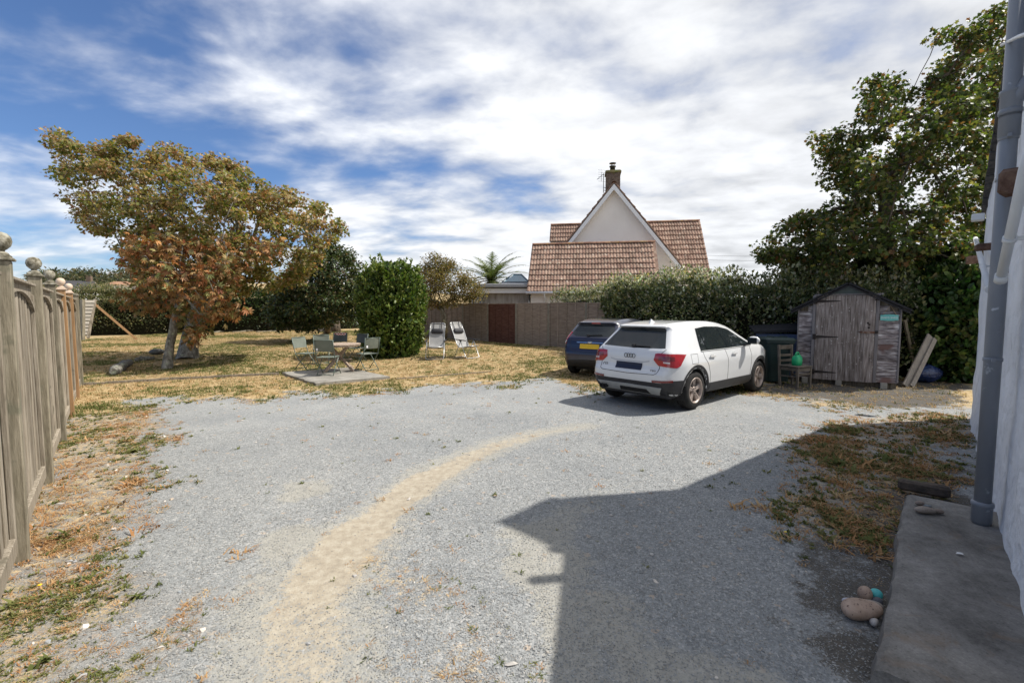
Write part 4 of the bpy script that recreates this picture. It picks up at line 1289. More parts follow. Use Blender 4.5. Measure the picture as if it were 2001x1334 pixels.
def make_shed():
    ang = R(-36)
    A = P(1556, 742, 10.75); ex_, ey_ = math.cos(ang), math.sin(ang)
    def sat(u):
        t = (u - 1000.5) / FPX / (math.cos(TILT))
        return (t * A.y - A.x) / (ex_ - t * ey_)
    W_ = sat(1757); zf = .14
    o0 = Vector((A.x + ex_ * W_ / 2, A.y + ey_ * W_ / 2, 0))
    t = empty('garden_shed', o0, ang, 'weathered grey timber garden shed with black felt roof and large door', 'shed')
    def xat(u): return sat(u) - W_ / 2
    def zat(u, v): return P(u, v, A.y + ey_ * sat(u)).z
    def z_of(v): return zat(1655, v)
    zr, ze = zat(1650, 556), (zat(1556, 602) + zat(1757, 600)) / 2
    hw = W_ / 2; D = 1.9
    rnd = random.Random(12)
    # carcass
    mb = MB(); pr = [(-hw + .03, zf), (hw - .03, zf), (hw - .03, ze - .02), (0, zr - .05), (-hw + .03, ze - .02)]
    f = [Vector((x, .03, z)) for x, z in pr]; bk = [Vector((x, D, z)) for x, z in pr]
    mb.add(f + bk, [(0, 1, 2, 3, 4), (9, 8, 7, 6, 5)] + [(i, 5 + i, 5 + (i + 1) % 5, (i + 1) % 5) for i in range(5)])
    wall = mb.build('wall', M['wood_dark'], t)
    dx0 = xat(1592); dx1 = xat(1708); dz1 = z_of(577)
    # planks left and right of the door
    npl = 16; ph = (ze + .28 - zf) / npl
    for k in range(npl):
        z = zf + (k + .5) * ph
        for (xa, xb) in ((-hw, dx0 - .055), (dx1 + .055, hw)):
            # clip under the roof slope
            def lim(zz): return hw * max(0.0, (zr - .06 - zz) / (zr - ze)) if zz > ze else hw
            m = lim(z + ph / 2)
            xa2, xb2 = max(xa, -m), min(xb, m)
            if xb2 - xa2 < .05: continue
            p0, p1 = -ph / 2, ph / 2 - .003
            mb = MB(); w = xb2 - xa2
            prof = [(0, p0), (-.020, p0), (-.018, p0 + ph * .55), (-.008, p1 - .012), (-.006, p1), (0, p1)]
            vs = [(-w / 2, q[0], q[1]) for q in prof] + [(w / 2, q[0], q[1]) for q in prof]
            mb.add(vs, [(i, (i + 1) % 6, 6 + (i + 1) % 6, 6 + i) for i in range(6)] + [tuple(reversed(range(6))), tuple(range(6, 12))])
            mb.build('plank', M['shed_plank'], wall, ((xa2 + xb2) / 2, .028 + rnd.uniform(-.002, .002), z), (0, rnd.uniform(-.003, .003), 0))
    # side planks, right flank
    for sg in (-1, 1):
        for k in range(13):
            z = zf + (k + .5) * (ze - zf) / 13
            mb = MB(); mb.box((0, 0, 0), (.02, D, (ze - zf) / 13 - .006)); mb.build('plank', M['shed_plank'], wall, (sg * (hw - .015), D / 2 + .05, z), (0, sg * .05, 0))
    # door
    dw = dx1 - dx0; dz0 = zf - .02
    mb = MB(); mb.box(((dx0 + dx1) / 2, -.0, (dz0 + dz1) / 2), (dw, .02, dz1 - dz0)); door = mb.build('door', M['wood_dark'], t)
    widths = [.37, .63]
    nb = 6; xs = [dx0 + dw * q for q in (0, .17, .335, .50, .67, .83, 1.0)]
    for i in range(nb):
        mb = MB(); w = xs[i + 1] - xs[i] - .003
        mb.box((0, 0, 0), (w, .022, dz1 - dz0 + rnd.uniform(-.006, .004)), bev=.003)
        mb.build('plank', M['shed_door'], door, ((xs[i] + xs[i + 1]) / 2, -.020 - (.003 if i % 2 else 0), (dz0 + dz1) / 2 + rnd.uniform(-.003, .003)))
    for v, ln in ((588, .46), (659, .44), (729, .43)):
        z = z_of(v)
        mb = MB(); n = 6
        mb.add([(0, -.037, z - .035), (0, -.037, z + .035), (ln * .94, -.037, z + .010), (ln, -.037, z), (ln * .94, -.037, z - .010),
                (0, -.030, z - .035), (0, -.030, z + .035), (ln * .94, -.030, z + .010), (ln, -.030, z), (ln * .94, -.030, z - .010)],
               [(0, 1, 2, 3, 4), (0, 5, 6, 1), (1, 6, 7, 2), (2, 7, 8, 3), (3, 8, 9, 4), (4, 9, 5, 0)])
        mb.box((-.03, -.036, z), (.05, .016, .12)); mb.tube([(0, -.042, z - .06), (0, -.042, z + .06)], .010, 8)
        mb.build('hinge', M['iron'], door, (dx0 + .01, 0, 0))
    zb = z_of(648)
    mb = MB(); mb.box((dx1 - .13, -.038, zb), (.24, .014, .05)); mb.tube([(dx1 - .28, -.05, zb), (dx1 + .05, -.05, zb)], .009, 8); mb.build('bolt', M['rust'], door)
    mb = MB(); mb.box((dx1 + .03, -.045, zb + .005), (.055, .03, .06), bev=.006); mb.build('padlock', M['iron'], door)
    for (u, v) in ((1694, 631), (1697, 634), (1696, 640)):
        p = Vector((xat(u), 0, zat(u, v)))
        mb = MB(); mb.lathe([(.0005, 0), (.022, 0), (.022, .006)], 10, Matrix.Translation((p.x, -.0335, p.z)) @ Matrix.Rotation(R(90), 4, 'X')); mb.build('keyhole', M['iron'], door)
    mb = MB(); mb.box((dx1 + .015, -.04, z_of(586)), (.07, .02, .03)); mb.build('latch', M['iron'], door)
    # trims
    for x in (dx0 - .035, dx1 + .035):
        mb = MB(); mb.box((x, .0, (zf + dz1) / 2), (.062, .045, dz1 - zf + .02), bev=.005); mb.build('door_post', M['shed_trim'], t)
    for sg in (-1, 1):
        mb = MB(); mb.box((sg * (hw + .008), .02, (zf + ze) / 2), (.03, .06, ze - zf - .03), bev=.004); mb.build('corner_strip', M['shed_trim'], t)
    mb = MB(); mb.box((0, .0, dz1 + .022), (dw + .16, .04, .03)); mb.build('lintel', M['shed_trim'], t)
    # gable triangle above the door
    gz1 = zr - .04; w2 = hw * (zr - dz1 - .06) / (zr - ze)
    mb = MB(); mb.prism([(-w2, dz1 + .04), (w2, dz1 + .04), (0, gz1)], .0, .03, XZ); mb.build('gable_panel', pm('grey_green_felt', [(.05, .066, .066), (.085, .108, .108)], .9, 3, .2, 60), t, (0, .012, 0))
    # roof
    ex = .16
    k = (zr - ze) / hw
    for sg in (-1, 1):
        p = [Vector((0, -.10, zr + .01)), Vector((sg * (hw + ex), -.10, zr + .01 - (hw + ex) * k)), Vector((sg * (hw + ex), D + .1, zr + .01 - (hw + ex) * k)), Vector((0, D + .1, zr + .01))]
        if sg > 0: p = [p[0], p[3], p[2], p[1]]
        slab(p, .045, 'roof', M['felt'], t)
        mb = MB(); mb.bar(Vector((0, -.112, zr - .03)), Vector((sg * (hw + ex), -.112, zr - .03 - (hw + ex) * k)), .02, .035, up=(0, 0, 1)); mb.build('barge_board', M['felt'], t)
    # bearers
    for y in (.15, .95, 1.7):
        mb = MB(); mb.box((0, y, .09), (W_, .09, .16)); mb.build('bearer', M['wood_dark'], t)
    for x in (-.75, -.1, .7):
        mb = MB(); mb.box((x, .02, .07), (.12, .10, .14), bev=.01); mb.build('brick_pier', M['concrete'], t)
    # hanging sign
    sx = xat(1735); sz = zat(1735, 620.5)
    Mr = Matrix.Rotation(ang, 4, 'Z')
    sp = o0 + Mr @ Vector((sx, -.03, sz))
    s = empty('hanging_sign', sp, ang, 'small turquoise hanging sign with white lettering on the shed front', 'sign')
    mb = MB()
    n = 12; w, h = .30, .115; rows = []
    for yy in (0.0, -.014):
        top = [(-w / 2 + w * i / n, yy, h / 2 + .012 * math.sin(math.pi * i / n) * (1 if 2 < i < n - 2 else .2)) for i in range(n + 1)]
        bot = [(p[0], yy, -p[2]) for p in top]
        rows.append((top, bot))
    mb.grid([rows[0][0], rows[0][1], rows[1][1], rows[1][0], rows[0][0]], smooth=False)
    for i in (0, n): mb.add([rows[0][0][i], rows[0][1][i], rows[1][1][i], rows[1][0][i]], [(0, 1, 2, 3)])
    mb.build('board', pm('turquoise_paint', [(.10, .36, .34), (.14, .44, .42)], .6, 6, .1, 40), s)
    wm = flat('white_lettering', (.75, .78, .76), .6)
    for txt, size, z in (("DAD'S SHED", .052, -.004),):
        me = text_mesh(txt, size, .001)
        if z < 0 or True: obj('lettering', me, wm, s, (0, -.0165, z), (R(90), 0, 0))
    mb = MB(); mb.tube([(-w / 2 + .03, -.008, h / 2 - .01), (.01, -.01, h / 2 + .20), (w / 2 - .03, -.008, h / 2 - .01)], .005, 6); mb.build('cord', pm('jute_cord', [(.30, .20, .11), (.42, .30, .18)], .9, 20, .2, 80), s)
    return o0, ang
SHED_O, SHED_A = make_shed()
# ------------------------------------------------------------------ cars
def surface_nets(F, lo, h):
    S = F < 0
    nx, ny, nz = F.shape
    c = np.zeros((nx - 1, ny - 1, nz - 1, 3)); cnt = np.zeros((nx - 1, ny - 1, nz - 1))
    def sub(A, o): return A[o[0]:o[0] + nx - 1, o[1]:o[1] + ny - 1, o[2]:o[2] + nz - 1]
    cor = [(i, j, k) for i in (0, 1) for j in (0, 1) for k in (0, 1)]
    for a in cor:
        for b in cor:
            if sum(abs(a[i] - b[i]) for i in range(3)) != 1 or a > b: continue
            fa, fb = sub(F, a), sub(F, b)
            m = (fa < 0) != (fb < 0)
            t = fa[m] / (fa[m] - fb[m])
            c[m] += np.array(a) + t[:, None] * (np.array(b) - np.array(a)); cnt[m] += 1
    act = cnt > 0
    idx = np.full(act.shape, -1, int); idx[act] = np.arange(act.sum())
    V = (np.argwhere(act) + c[act] / cnt[act][:, None]) * h + np.array(lo)
    Fs = []
    for ax in range(3):
        A = np.moveaxis(S, ax, 0); I = np.moveaxis(idx, ax, 0)
        m = A[:-1, 1:-1, 1:-1] != A[1:, 1:-1, 1:-1]
        i, j, k = np.nonzero(m); j += 1; k += 1
        q = np.stack([I[i, j - 1, k - 1], I[i, j, k - 1], I[i, j, k], I[i, j - 1, k]], 1)
        fl = A[i, j, k]
        if ax == 1: fl = ~fl
        q[~fl] = q[~fl][:, ::-1]
        Fs.append(q)
    return V, np.concatenate(Fs)
def chaikin(p, n=1):
    p = np.array(p, float)
    for _ in range(n):
        q = np.roll(p, -1, 0)
        p = np.stack([p * .8 + q * .2, p * .2 + q * .8], 1).reshape(-1, 2)
    return p
class CarShape:
    def __init__(s, prof, zs, ws, rear, front, gh, wheels, rarch, L, H, k=.06, h=.032):
        s.prof = chaikin(prof, 2); s.L = L; s.wheels = wheels; s.rarch = rarch; s.k = k
        zf = np.arange(0, 1.8, .01); wf = np.interp(zf, zs, ws)
        ker = np.ones(7) / 7; wf = np.convolve(np.pad(wf, 3, 'edge'), ker, 'valid')
        s.zf, s.wf = zf, wf; s.rear, s.front, s.gh = rear, front, gh
        lo = np.array([-.12, -1.02, .08]); n = np.ceil((np.array([L + .12, 1.02, H + .12]) - lo) / h).astype(int) + 1
        g = np.stack(np.meshgrid(*[lo[i] + h * np.arange(n[i]) for i in range(3)], indexing='ij'), -1)
        F = s.f(g.reshape(-1, 3)).reshape(n)
        V, Q = surface_nets(F, lo, h)
        for _ in range(5):
            d = s.f(V); gr = s.grad(V)
            V = V - gr * (np.clip(d, -.02, .02) / np.maximum((gr ** 2).sum(1), .2))[:, None]
        s.V, s.Q = V, Q
        s.bvh = BVHTree.FromPolygons([tuple(v) for v in V], [tuple(q) for q in Q])
    def f(s, p):
        x, y, z = p[:, 0], p[:, 1], p[:, 2]
        d1 = polysdf(s.prof, x, z)
        w = np.interp(z, s.zf, s.wf)
        rl, ra, rp = s.rear; fl, fa, fp = s.front
        w = w - ra * np.clip((rl - x) / rl, 0, 1.2) ** rp - fa * np.clip((x - (s.L - fl)) / fl, 0, 1.2) ** fp
        zb, zt, g0, g1 = s.gh
        q = np.clip((z - zb) / (zt - zb), 0, 1)
        w = w - q * (g0 * np.clip((1.3 - x) / 1.3, 0, 1) ** 1.5 + g1 * np.clip((x - 2.0) / 1.2, 0, 1) ** 1.5)
        d2 = (np.abs(y) - w) * .9
        hh = np.maximum(s.k - np.abs(d1 - d2), 0) / s.k
        f = np.maximum(d1, d2) + hh * hh * s.k * .25
        for wx, wz in s.wheels:
            c = np.maximum(np.hypot(x - wx, z - wz) - s.rarch, .56 - np.abs(y))
            f = np.maximum(f, -c)
        return f
    def grad(s, p, e=.004):
        g = np.zeros_like(p)
        for i in range(3):
            d = np.zeros(3); d[i] = e
            g[:, i] = (s.f(p + d) - s.f(p - d)) / (2 * e)
        return g
    def mesh(s):
        me = mesh_np('body', s.V, s.Q, smooth=True)
        return me
    def hit(s, p, d):
        hit, n, i, dist = s.bvh.ray_cast(Vector(p), Vector(d))
        if hit is None: hit, n, i, dist = s.bvh.find_nearest(Vector(p))
        return hit
    def cast(s, p, d, off):
        hit = s.hit(p, d)
        g = s.grad(np.array([hit]))[0]; g = Vector(g).normalized()
        return hit + g * off, g
    def patch(s, name, bot, top, mode, mat, parent, off=.004, nu=14, nv=6, depth=.02):
        """bot / top: polylines (a,b); mode 'rear' (y,z), 'front' (y,z), 'R'/'L' (x,z) or a function -> (point, dir)"""
        def res(pl, n):
            pl = np.array(pl, float); d = np.r_[0, np.cumsum(np.hypot(*np.diff(pl, axis=0).T))]
            t = np.linspace(0, d[-1], n + 1)
            return np.stack([np.interp(t, d, pl[:, 0]), np.interp(t, d, pl[:, 1])], 1)
        B, T = res(bot, nu), res(top, nu)
        hits = []
        for j in range(nv + 1):
            for i in range(nu + 1):
                a, b = B[i] * (1 - j / nv) + T[i] * (j / nv)
                if mode == 'rear': p, d = (-2, a, b), (1, 0, 0)
                elif mode == 'front': p, d = (s.L + 2, a, b), (-1, 0, 0)
                elif mode == 'R': p, d = (a, -3, b), (0, 1, 0)
                elif mode == 'L': p, d = (a, 3, b), (0, -1, 0)
                else: p, d = mode(a, b)
                hits.append(s.hit(p, d))
        hv = np.array([tuple(h) for h in hits]); gr = s.grad(hv)
        gr /= np.maximum(np.linalg.norm(gr, axis=1)[:, None], 1e-6)
        O = (hv + gr * off).reshape(nv + 1, nu + 1, 3); I = (hv + gr * (off - depth)).reshape(nv + 1, nu + 1, 3)
        rows = [list(r) for r in O]; inn = [list(r) for r in I]
        mb = MB(); mb.grid(rows)
        ring = rows[0] + [r[-1] for r in rows[1:]] + rows[-1][-2::-1] + [r[0] for r in rows[-2:0:-1]]
        rin = inn[0] + [r[-1] for r in inn[1:]] + inn[-1][-2::-1] + [r[0] for r in inn[-2:0:-1]]
        mb.grid([ring, rin], closed=True, smooth=False)
        bmx = mb.mesh(name)
        bm = bmesh.new(); bm.from_mesh(bmx); bmesh.ops.recalc_face_normals(bm, faces=bm.faces); bm.to_mesh(bmx); bm.free()
        return obj(name, bmx, mat, parent)
    def seam(s, name, pl, mode, mat, parent, w=.010, off=.0015, n=24):
        pl = np.array(pl, float)
        d = np.gradient(pl, axis=0); d /= np.maximum(np.hypot(d[:, 0], d[:, 1])[:, None], 1e-6)
        nn = np.stack([-d[:, 1], d[:, 0]], 1) * w / 2
        return s.patch(name, pl - nn, pl + nn, mode, mat, parent, off, n, 1, .004)

M['paint_car_white'] = pm('white_car_paint', [(.63, .64, .65), (.66, .67, .675)], .28, 2, 0, 10, spec=.5, coat=.9)
M['paint_car_blue'] = pm('dark_blue_car_paint', [(.006, .007, .026), (.010, .011, .036)], .28, 2, 0, 10, spec=.5, coat=.9)
M['car_black'] = pm('black_car_plastic', [(.022, .022, .024), (.035, .035, .038)], .55, 8, .1, 150, spec=.4)
M['gap'] = flat('panel_gap', (.035, .035, .038), .8)
M['glass_car'] = pm('tinted_car_glass', [(.012, .016, .018), (.018, .023, .025)], .02, 2, 0, 10, spec=.5)
M['tyre'] = pm('tyre_rubber', [(.014, .014, .014), (.030, .029, .028)], .85, 10, .2, 90, spec=.25)
M['alloy'] = pm('dusty_bronze_alloy', [(.28, .225, .195), (.42, .35, .31)], .42, 7, .05, 60, metal=.35, spec=.5)
M['alloy_dark'] = pm('dark_wheel_well', [(.012, .012, .012), (.022, .021, .02)], .8, 8, .1, 60)
M['chrome'] = flat('chrome_trim', (.55, .56, .57), .18, .95)
M['badge_dark'] = flat('dark_chrome', (.16, .165, .17), .25, .8)
M['silver'] = pm('silver_plastic', [(.38, .39, .38), (.46, .47, .46)], .45, 5, .03, 60, metal=.2)
M['lamp_red'] = pm('red_lamp_lens', [(.28, .008, .012), (.42, .014, .018)], .12, 8, .05, 40, spec=.6, coat=.8)
M['lamp_clear'] = pm('clear_lamp_lens', [(.55, .52, .50), (.70, .66, .62)], .1, 14, .1, 40, spec=.7, coat=.8)
M['lamp_deep'] = pm('dark_red_lens', [(.12, .006, .008), (.18, .008, .01)], .15, 8, .05, 40, spec=.6, coat=.8)
M['plate_dark'] = flat('blank_dark_plate', (.010, .014, .035), .45)
M['plate_yellow'] = flat('blank_yellow_plate', (.72, .46, .015), .5)

def make_wheel(parent, x, y, side, r, rim_mat, w=.215, spokes=5, seed=0):
    """side +1: left (outer face towards +y)"""
    Mx = Matrix.Translation((x, y, r)) @ Matrix.Rotation(-side * R(90), 4, 'X') @ Matrix.Rotation(.35 + seed, 4, 'Z')
    rr = r * .66; h = w / 2
    mb = MB()
    mb.lathe([(rr - .01, -h), (rr + .02, -h - .004), (r - .03, -h + .006), (r - .008, -h + .03), (r, -h + .05), (r, -.03), (r - .006, -.026), (r - .006, -.02), (r, -.016), (r, .016), (r - .006, .02), (r - .006, .026), (r, .03),
              (r, h - .05), (r - .008, h - .03), (r - .03, h - .006), (rr + .02, h + .004), (rr, h - .004), (rr - .012, h - .02)], 48, Mx, cap=False)
    wh = mb.build('wheel', M['tyre'], parent)
    mb = MB(); mb.lathe([(rr + .001, h - .004), (rr + .004, h + .004), (rr - .012, h + .004), (rr - .022, h - .02), (rr - .03, -.02), (rr - .04, -h + .02)], 48, Mx, cap=False); mb.build('rim', rim_mat, wh)
    mb = MB(); mb.lathe([(.0005, .01), (rr - .03, .005), (rr - .03, -.01)], 32, Mx, cap=False); mb.build('brake_disc', M['alloy_dark'], wh)
    for k in range(spokes):
        a = 2 * math.pi * k / spokes
        Ms = Mx @ Matrix.Rotation(a, 4, 'Z')
        mb = MB()
        z = h - .018
        q = [(.045, .036), (.10, .038), (rr * .62, .042), (rr - .012, .056)]
        top = []; 
        rows = []
        for (rad, wd_) in q:
            zz = z - .018 * (1 - rad / rr) 
            rows.append([(rad, -wd_ - .006, zz - .045), (rad, -wd_, zz - .004), (rad, -wd_ * .35, zz + .004), (rad, 0, zz - .004), (rad, wd_ * .35, zz + .004), (rad, wd_, zz - .004), (rad, wd_ + .006, zz - .045)])
        rows = [[Ms @ Vector(p) for p in r_] for r_ in rows]
        mb.grid(rows, smooth=False); mb.build('spoke', rim_mat, wh)
    mb = MB(); mb.lathe([(.062, h - .06), (.062, h - .030), (.05, h - .022), (.03, h - .020), (.0005, h - .018)], 20, Mx)
    mb.build('hub', rim_mat, wh)
    for k in range(5):
        a = 2 * math.pi * (k + .5) / 5
        mb = MB(); mb.lathe([(.011, h - .034), (.011, h - .018), (.0005, h - .017)], 8, Mx @ Matrix.Translation((.045 * math.cos(a), .045 * math.sin(a), 0))); mb.build('wheel_bolt', M['alloy_dark'], wh)
    return wh

def arc(cx, cz, r, a0, a1, n=20):
    return [(cx + r * math.cos(R(a0 + (a1 - a0) * i / n)), cz + r * math.sin(R(a0 + (a1 - a0) * i / n))) for i in range(n + 1)]

def make_suv():
    prof = [(.34, .24), (.16, .28), (.04, .42), (.0, .56), (.005, .66), (.05, .70), (.075, .74), (.085, .86), (.10, .97), (.14, 1.03), (.20, 1.085), (.455, 1.355), (.475, 1.385), (.40, 1.405), (.385, 1.425), (.44, 1.445),
            (.8, 1.485), (1.3, 1.507), (1.8, 1.503), (2.2, 1.470), (2.55, 1.385), (3.02, 1.13), (3.12, 1.075), (3.35, 1.045), (3.8, .965), (4.04, .87), (4.15, .74), (4.19, .56), (4.16, .38), (4.08, .26), (3.9, .21), (2.0, .20)]
    prof = prof[::-1]
    zs = [.0, .20, .28, .40, .55, .70, .80, .86, .93, 1.00, 1.08, 1.2, 1.32, 1.42, 1.48, 1.6]
    ws = [.74, .78, .85, .885, .895, .897, .896, .884, .866, .842, .790, .722, .655, .598, .55, .47]
    S = CarShape(prof, zs, ws, (.62, .17, 2.2), (.85, .27, 2.0), (1.0, 1.45, .11, .07), [(.755, .34), (3.355, .34)], .375, 4.19, 1.51, k=.10)
    rr = G(1350, 799.5); fr = G(1477, 765)
    d = (fr - rr); d.z = 0; hd = math.atan2(d.y, d.x)
    # rear right wheel outer contact is at local (.755,-.86)
    ux, uy = Vector((math.cos(hd), math.sin(hd), 0)), Vector((-math.sin(hd), math.cos(hd), 0))
    org = rr - ux * .755 + uy * .80
    org.z = 0.005
    t = empty('parked_car', org, hd, 'white compact SUV with dark number plate parked on the gravel', 'car')
    body = obj('body', S.mesh(), M['paint_car_white'], t)
    gl, bk = M['glass_car'], M['car_black']
    # rear window + spoiler underside
    S.patch('rear_window', [(-.635, 1.065), (0, 1.05), (.635, 1.065)], [(-.475, 1.37), (0, 1.382), (.475, 1.37)], 'rear', gl, body, .003, 18, 8)
    S.patch('spoiler_lip', [(-.485, 1.345), (0, 1.356), (.485, 1.345)], [(-.455, 1.392), (0, 1.403), (.455, 1.392)], 'rear', bk, body, .006, 18, 2)
    # rear hatch seams
    for sg in (-1, 1):
        S.seam('panel_gap', [(sg * .66, 1.05), (sg * .60, .98), (sg * .585, .86), (sg * .60, .75), (sg * .585, .665), (sg * .53, .635)], 'rear', M['gap'], body)
    S.seam('panel_gap', [(-.53, .635), (0, .618), (.53, .635)], 'rear', M['gap'], body)
    S.seam('panel_gap', [(-.40, .845), (-.30, .825), (0, .82), (.30, .825), (.40, .845)], 'rear', pm('hatch_crease_shade', [(.40, .41, .43), (.45, .46, .48)], .4, 3, 0), body, .020, .001)  # grey strip painting the crease's shade on the hatch, no real gap
    # number plate
    S.patch('number_plate', [(-.265, .685), (.265, .685)], [(-.265, .800), (.265, .800)], 'rear', M['plate_dark'], body, .012, 8, 3)
    # tail lamps wrap the corner: projected along a diagonal
    for sg in (-1, 1):
        dv = Vector((.86, -sg * .51, 0)).normalized(); sv = Vector((dv.y, -dv.x, 0)) * (-sg)
        if sv.y * sg < 0: sv = -sv
        def mode(a, b, dv=dv, sv=sv, sg=sg):
            base = Vector((.12, sg * .70, 0)) + sv * a
            return (base - dv * 2 + Vector((0, 0, b)), dv)
        lamp = S.patch('tail_lamp', [(-.205, .870), (-.13, .785), (.16, .755), (.215, .79)], [(-.18, .975), (-.13, .985), (.16, .978), (.30, .965)], mode, M['lamp_red'], body, .010, 16, 6)
        S.patch('lamp_core', [(-.13, .868), (.02, .862), (.12, .868)], [(-.12, .930), (.02, .940), (.12, .935)], mode, M['lamp_deep'], lamp, .013, 8, 3)
        S.patch('reverse_lamp', [(-.05, .832), (.05, .826)], [(-.05, .852), (.05, .848)], mode, M['lamp_clear'], lamp, .014, 8, 2)
        S.patch('reflector', [(sg * .50, .505), (sg * .80, .52)], [(sg * .50, .540), (sg * .80, .555)], 'rear', M['lamp_deep'], body, .012, 8, 2)
    # lower rear bumper
    S.patch('lower_bumper', [(-.84, .285), (-.6, .275), (.6, .275), (.84, .285)], [(-.875, .54), (-.62, .50), (.62, .50), (.875, .54)], 'rear', bk, body, .006, 26, 6)
    S.patch('diffuser', [(-.56, .285), (0, .28), (.56, .285)], [(-.66, .425), (0, .43), (.66, .425)], 'rear', M['silver'], body, .016, 20, 4)
    S.patch('diffuser_slot', [(-.40, .30), (.22, .30)], [(-.36, .375), (.18, .375)], 'rear', M['alloy_dark'], body, .020, 12, 2)
    for y in (.50, .58):
        mb = MB(); mb.lathe([(.034, -.05), (.036, .035), (.028, .035), (.026, -.04)], 16, Matrix.Translation((.06, y, .325)) @ Matrix.Rotation(R(-90), 4, 'Y')); mb.build('exhaust', M['alloy_dark'], body)
    # badge: four rings, lettering
    p, g = S.cast((-2, 0, .915), (1, 0, 0), .006)
    badge = MB()
    for k in range(4):
        c = p + Vector((-.002, (k - 1.5) * .052, 0))
        badge.tube([c + Vector((-.001 * (k % 2), .034 * math.cos(q), .034 * math.sin(q))) for q in np.linspace(0, 6.283, 25)[:-1]], .0055, 6, closed=True)
    badge.build('badge', M['badge_dark'], body)
    for txt, y, z, sz in (('Q2', .505, .725, .085), ('TFSI', -.50, .685, .062)):
        p, g = S.cast((-2, y, z), (1, 0, 0), .004)
        me = text_mesh(txt, sz, .002)
        o = obj('lettering', me, M['badge_dark'], body, p); 
        o.rotation_euler = Matrix(((0, 0, -1), (-1, 0, 0), (0, 1, 0))).to_euler()
    # wiper
    p, g = S.cast((-2, -.02, 1.075), (1, 0, 0), .02); p2, g2_ = S.cast((-2, -.36, 1.070), (1, 0, 0), .022)
    mb = MB(); mb.bar(p, p2, .022, .02); mb.box(p, (.05, .06, .05)); mb.build('wiper', bk, body)
    # side glass and trims, both sides
    for side in ('R', 'L'):
        S.patch('window_surround', [(.96, .985), (1.9, .985), (2.98, 1.0)], [(1.15, 1.375), (1.5, 1.402), (2.0, 1.39), (2.35, 1.335), (2.98, 1.03)], side, gl, body, .008, 40, 10)
        S.patch('quarter_glass', [(.995, 1.005), (1.155, 1.005)], [(1.165, 1.352), (1.20, 1.355)], side, gl, body, .013, 4, 10)
        S.patch('side_window', [(1.185, 1.005), (1.84, 1.005)], [(1.23, 1.362), (1.45, 1.380), (1.79, 1.375)], side, gl, body, .013, 14, 10)
        S.patch('side_window', [(1.97, 1.005), (2.86, 1.015)], [(1.92, 1.370), (2.10, 1.350), (2.34, 1.295), (2.80, 1.05)], side, gl, body, .013, 20, 10)
        sy = -1 if side == 'R' else 1
        S.seam('panel_gap', [(1.84, 1.0), (1.91, .8), (1.91, .6), (1.90, .43)], side, M['gap'], body)
        S.seam('panel_gap', [(1.02, 1.0), (1.05, .88), (1.16, .75), (1.22, .60), (1.24, .43)], side, M['gap'], body)
        S.seam('panel_gap', [(2.90, 1.0), (2.93, .8), (2.91, .6), (2.88, .43)], side, M['gap'], body)
        S.seam('window_trim', [(.97, .992), (1.9, .992), (2.98, 1.004)], side, M['silver'], body, .012, .010, 30)
        if side == 'R':
            for pl in ([(.60, .80), (.60, .96)], [(.80, .80), (.82, .96)], [(.60, .96), (.82, .96)], [(.60, .80), (.80, .80)]):
                S.seam('fuel_flap_gap', pl, side, M['gap'], body, .006, .0015, 6)
        # sill cladding
        S.patch('sill', [(1.10, .26), (2.98, .26)], [(1.15, .425), (2.96, .425)], side, bk, body, .010, 24, 4)
        # arch cladding
        for wx in (.755, 3.355):
            S.patch('arch_trim', arc(wx, .34, .378, 190, -10, 24), arc(wx, .34, .440, 190, -10, 24), side, bk, body, .010, 28, 2, .03)
        S.patch('side_bumper', [(.14, .262), (.40, .262)], [(.03, .545), (.36, .545)], side, bk, body, .007, 10, 5)
        S.patch('side_bumper', [(3.76, .28), (4.08, .28)], [(3.74, .46), (4.14, .46)], side, bk, body, .007, 8, 4)
        # handles
        for hx in (1.30, 2.16):
            p, g = S.cast((hx, sy * 3, .885), (0, -sy, 0), .022)
            mb = MB(); mb.box(p, (.19, .022, .032), bev=.010); mb.build('door_handle', M['paint_car_white'], body)
            p2, g = S.cast((hx, sy * 3, .885), (0, -sy, 0), .002)
            mb = MB(); mb.box(p2, (.12, .006, .058), bev=.002); mb.build('handle_recess', M['silver'], body)
        # mirror
        p, g = S.cast((2.70, sy * 3, 1.02), (0, -sy, 0), .0)
        mb = MB(); mb.bar(p, p + Vector((.02, sy * .12, .03)), .05, .04); mb.build('mirror_arm', bk, body)
        mb = MB(); 
        Mm = Matrix.Translation(p + Vector((.045, sy * .17, .095))) @ Matrix.Diagonal((.075, .115, .082, 1))
        mb.lathe([(.0005, -1), (.5, -.9), (.86, -.5), (1.0, 0), (.9, .5), (.55, .88), (.0005, 1)], 18, Mm)
        mir = mb.build('mirror', M['paint_car_white'], body)
        mb = MB(); mb.box(p + Vector((-.032, sy * .17, .095)), (.01, .17, .115), bev=.004); mb.build('mirror_glass', M['glass_car'], mir)
        # headlamp
        S.patch('headlamp', [(3.62, .78), (3.95, .76)], [(3.60, .88), (3.86, .87)], side, M['lamp_clear'], body, .006, 8, 3)
    S.patch('windscreen', [(-.66, 1.10), (0, 1.12), (.66, 1.10)], [(-.54, 1.40), (0, 1.425), (.54, 1.40)], 'front', gl, body, .004, 16, 8)
    S.patch('grille', [(-.36, .40), (.36, .40)], [(-.44, .78), (.44, .78)], 'front', bk, body, .008, 10, 6)
    # roof aerial
    mb = MB(); mb.add([(.66, -.02, 1.45), (.66, .02, 1.45), (.86, .018, 1.47), (.86, -.018, 1.47), (.72, -.006, 1.545), (.72, .006, 1.545)], [(0, 1, 5, 4), (1, 2, 5), (0, 4, 3), (2, 3, 4, 5)]); mb.build('roof_fin', M['paint_car_white'], body)
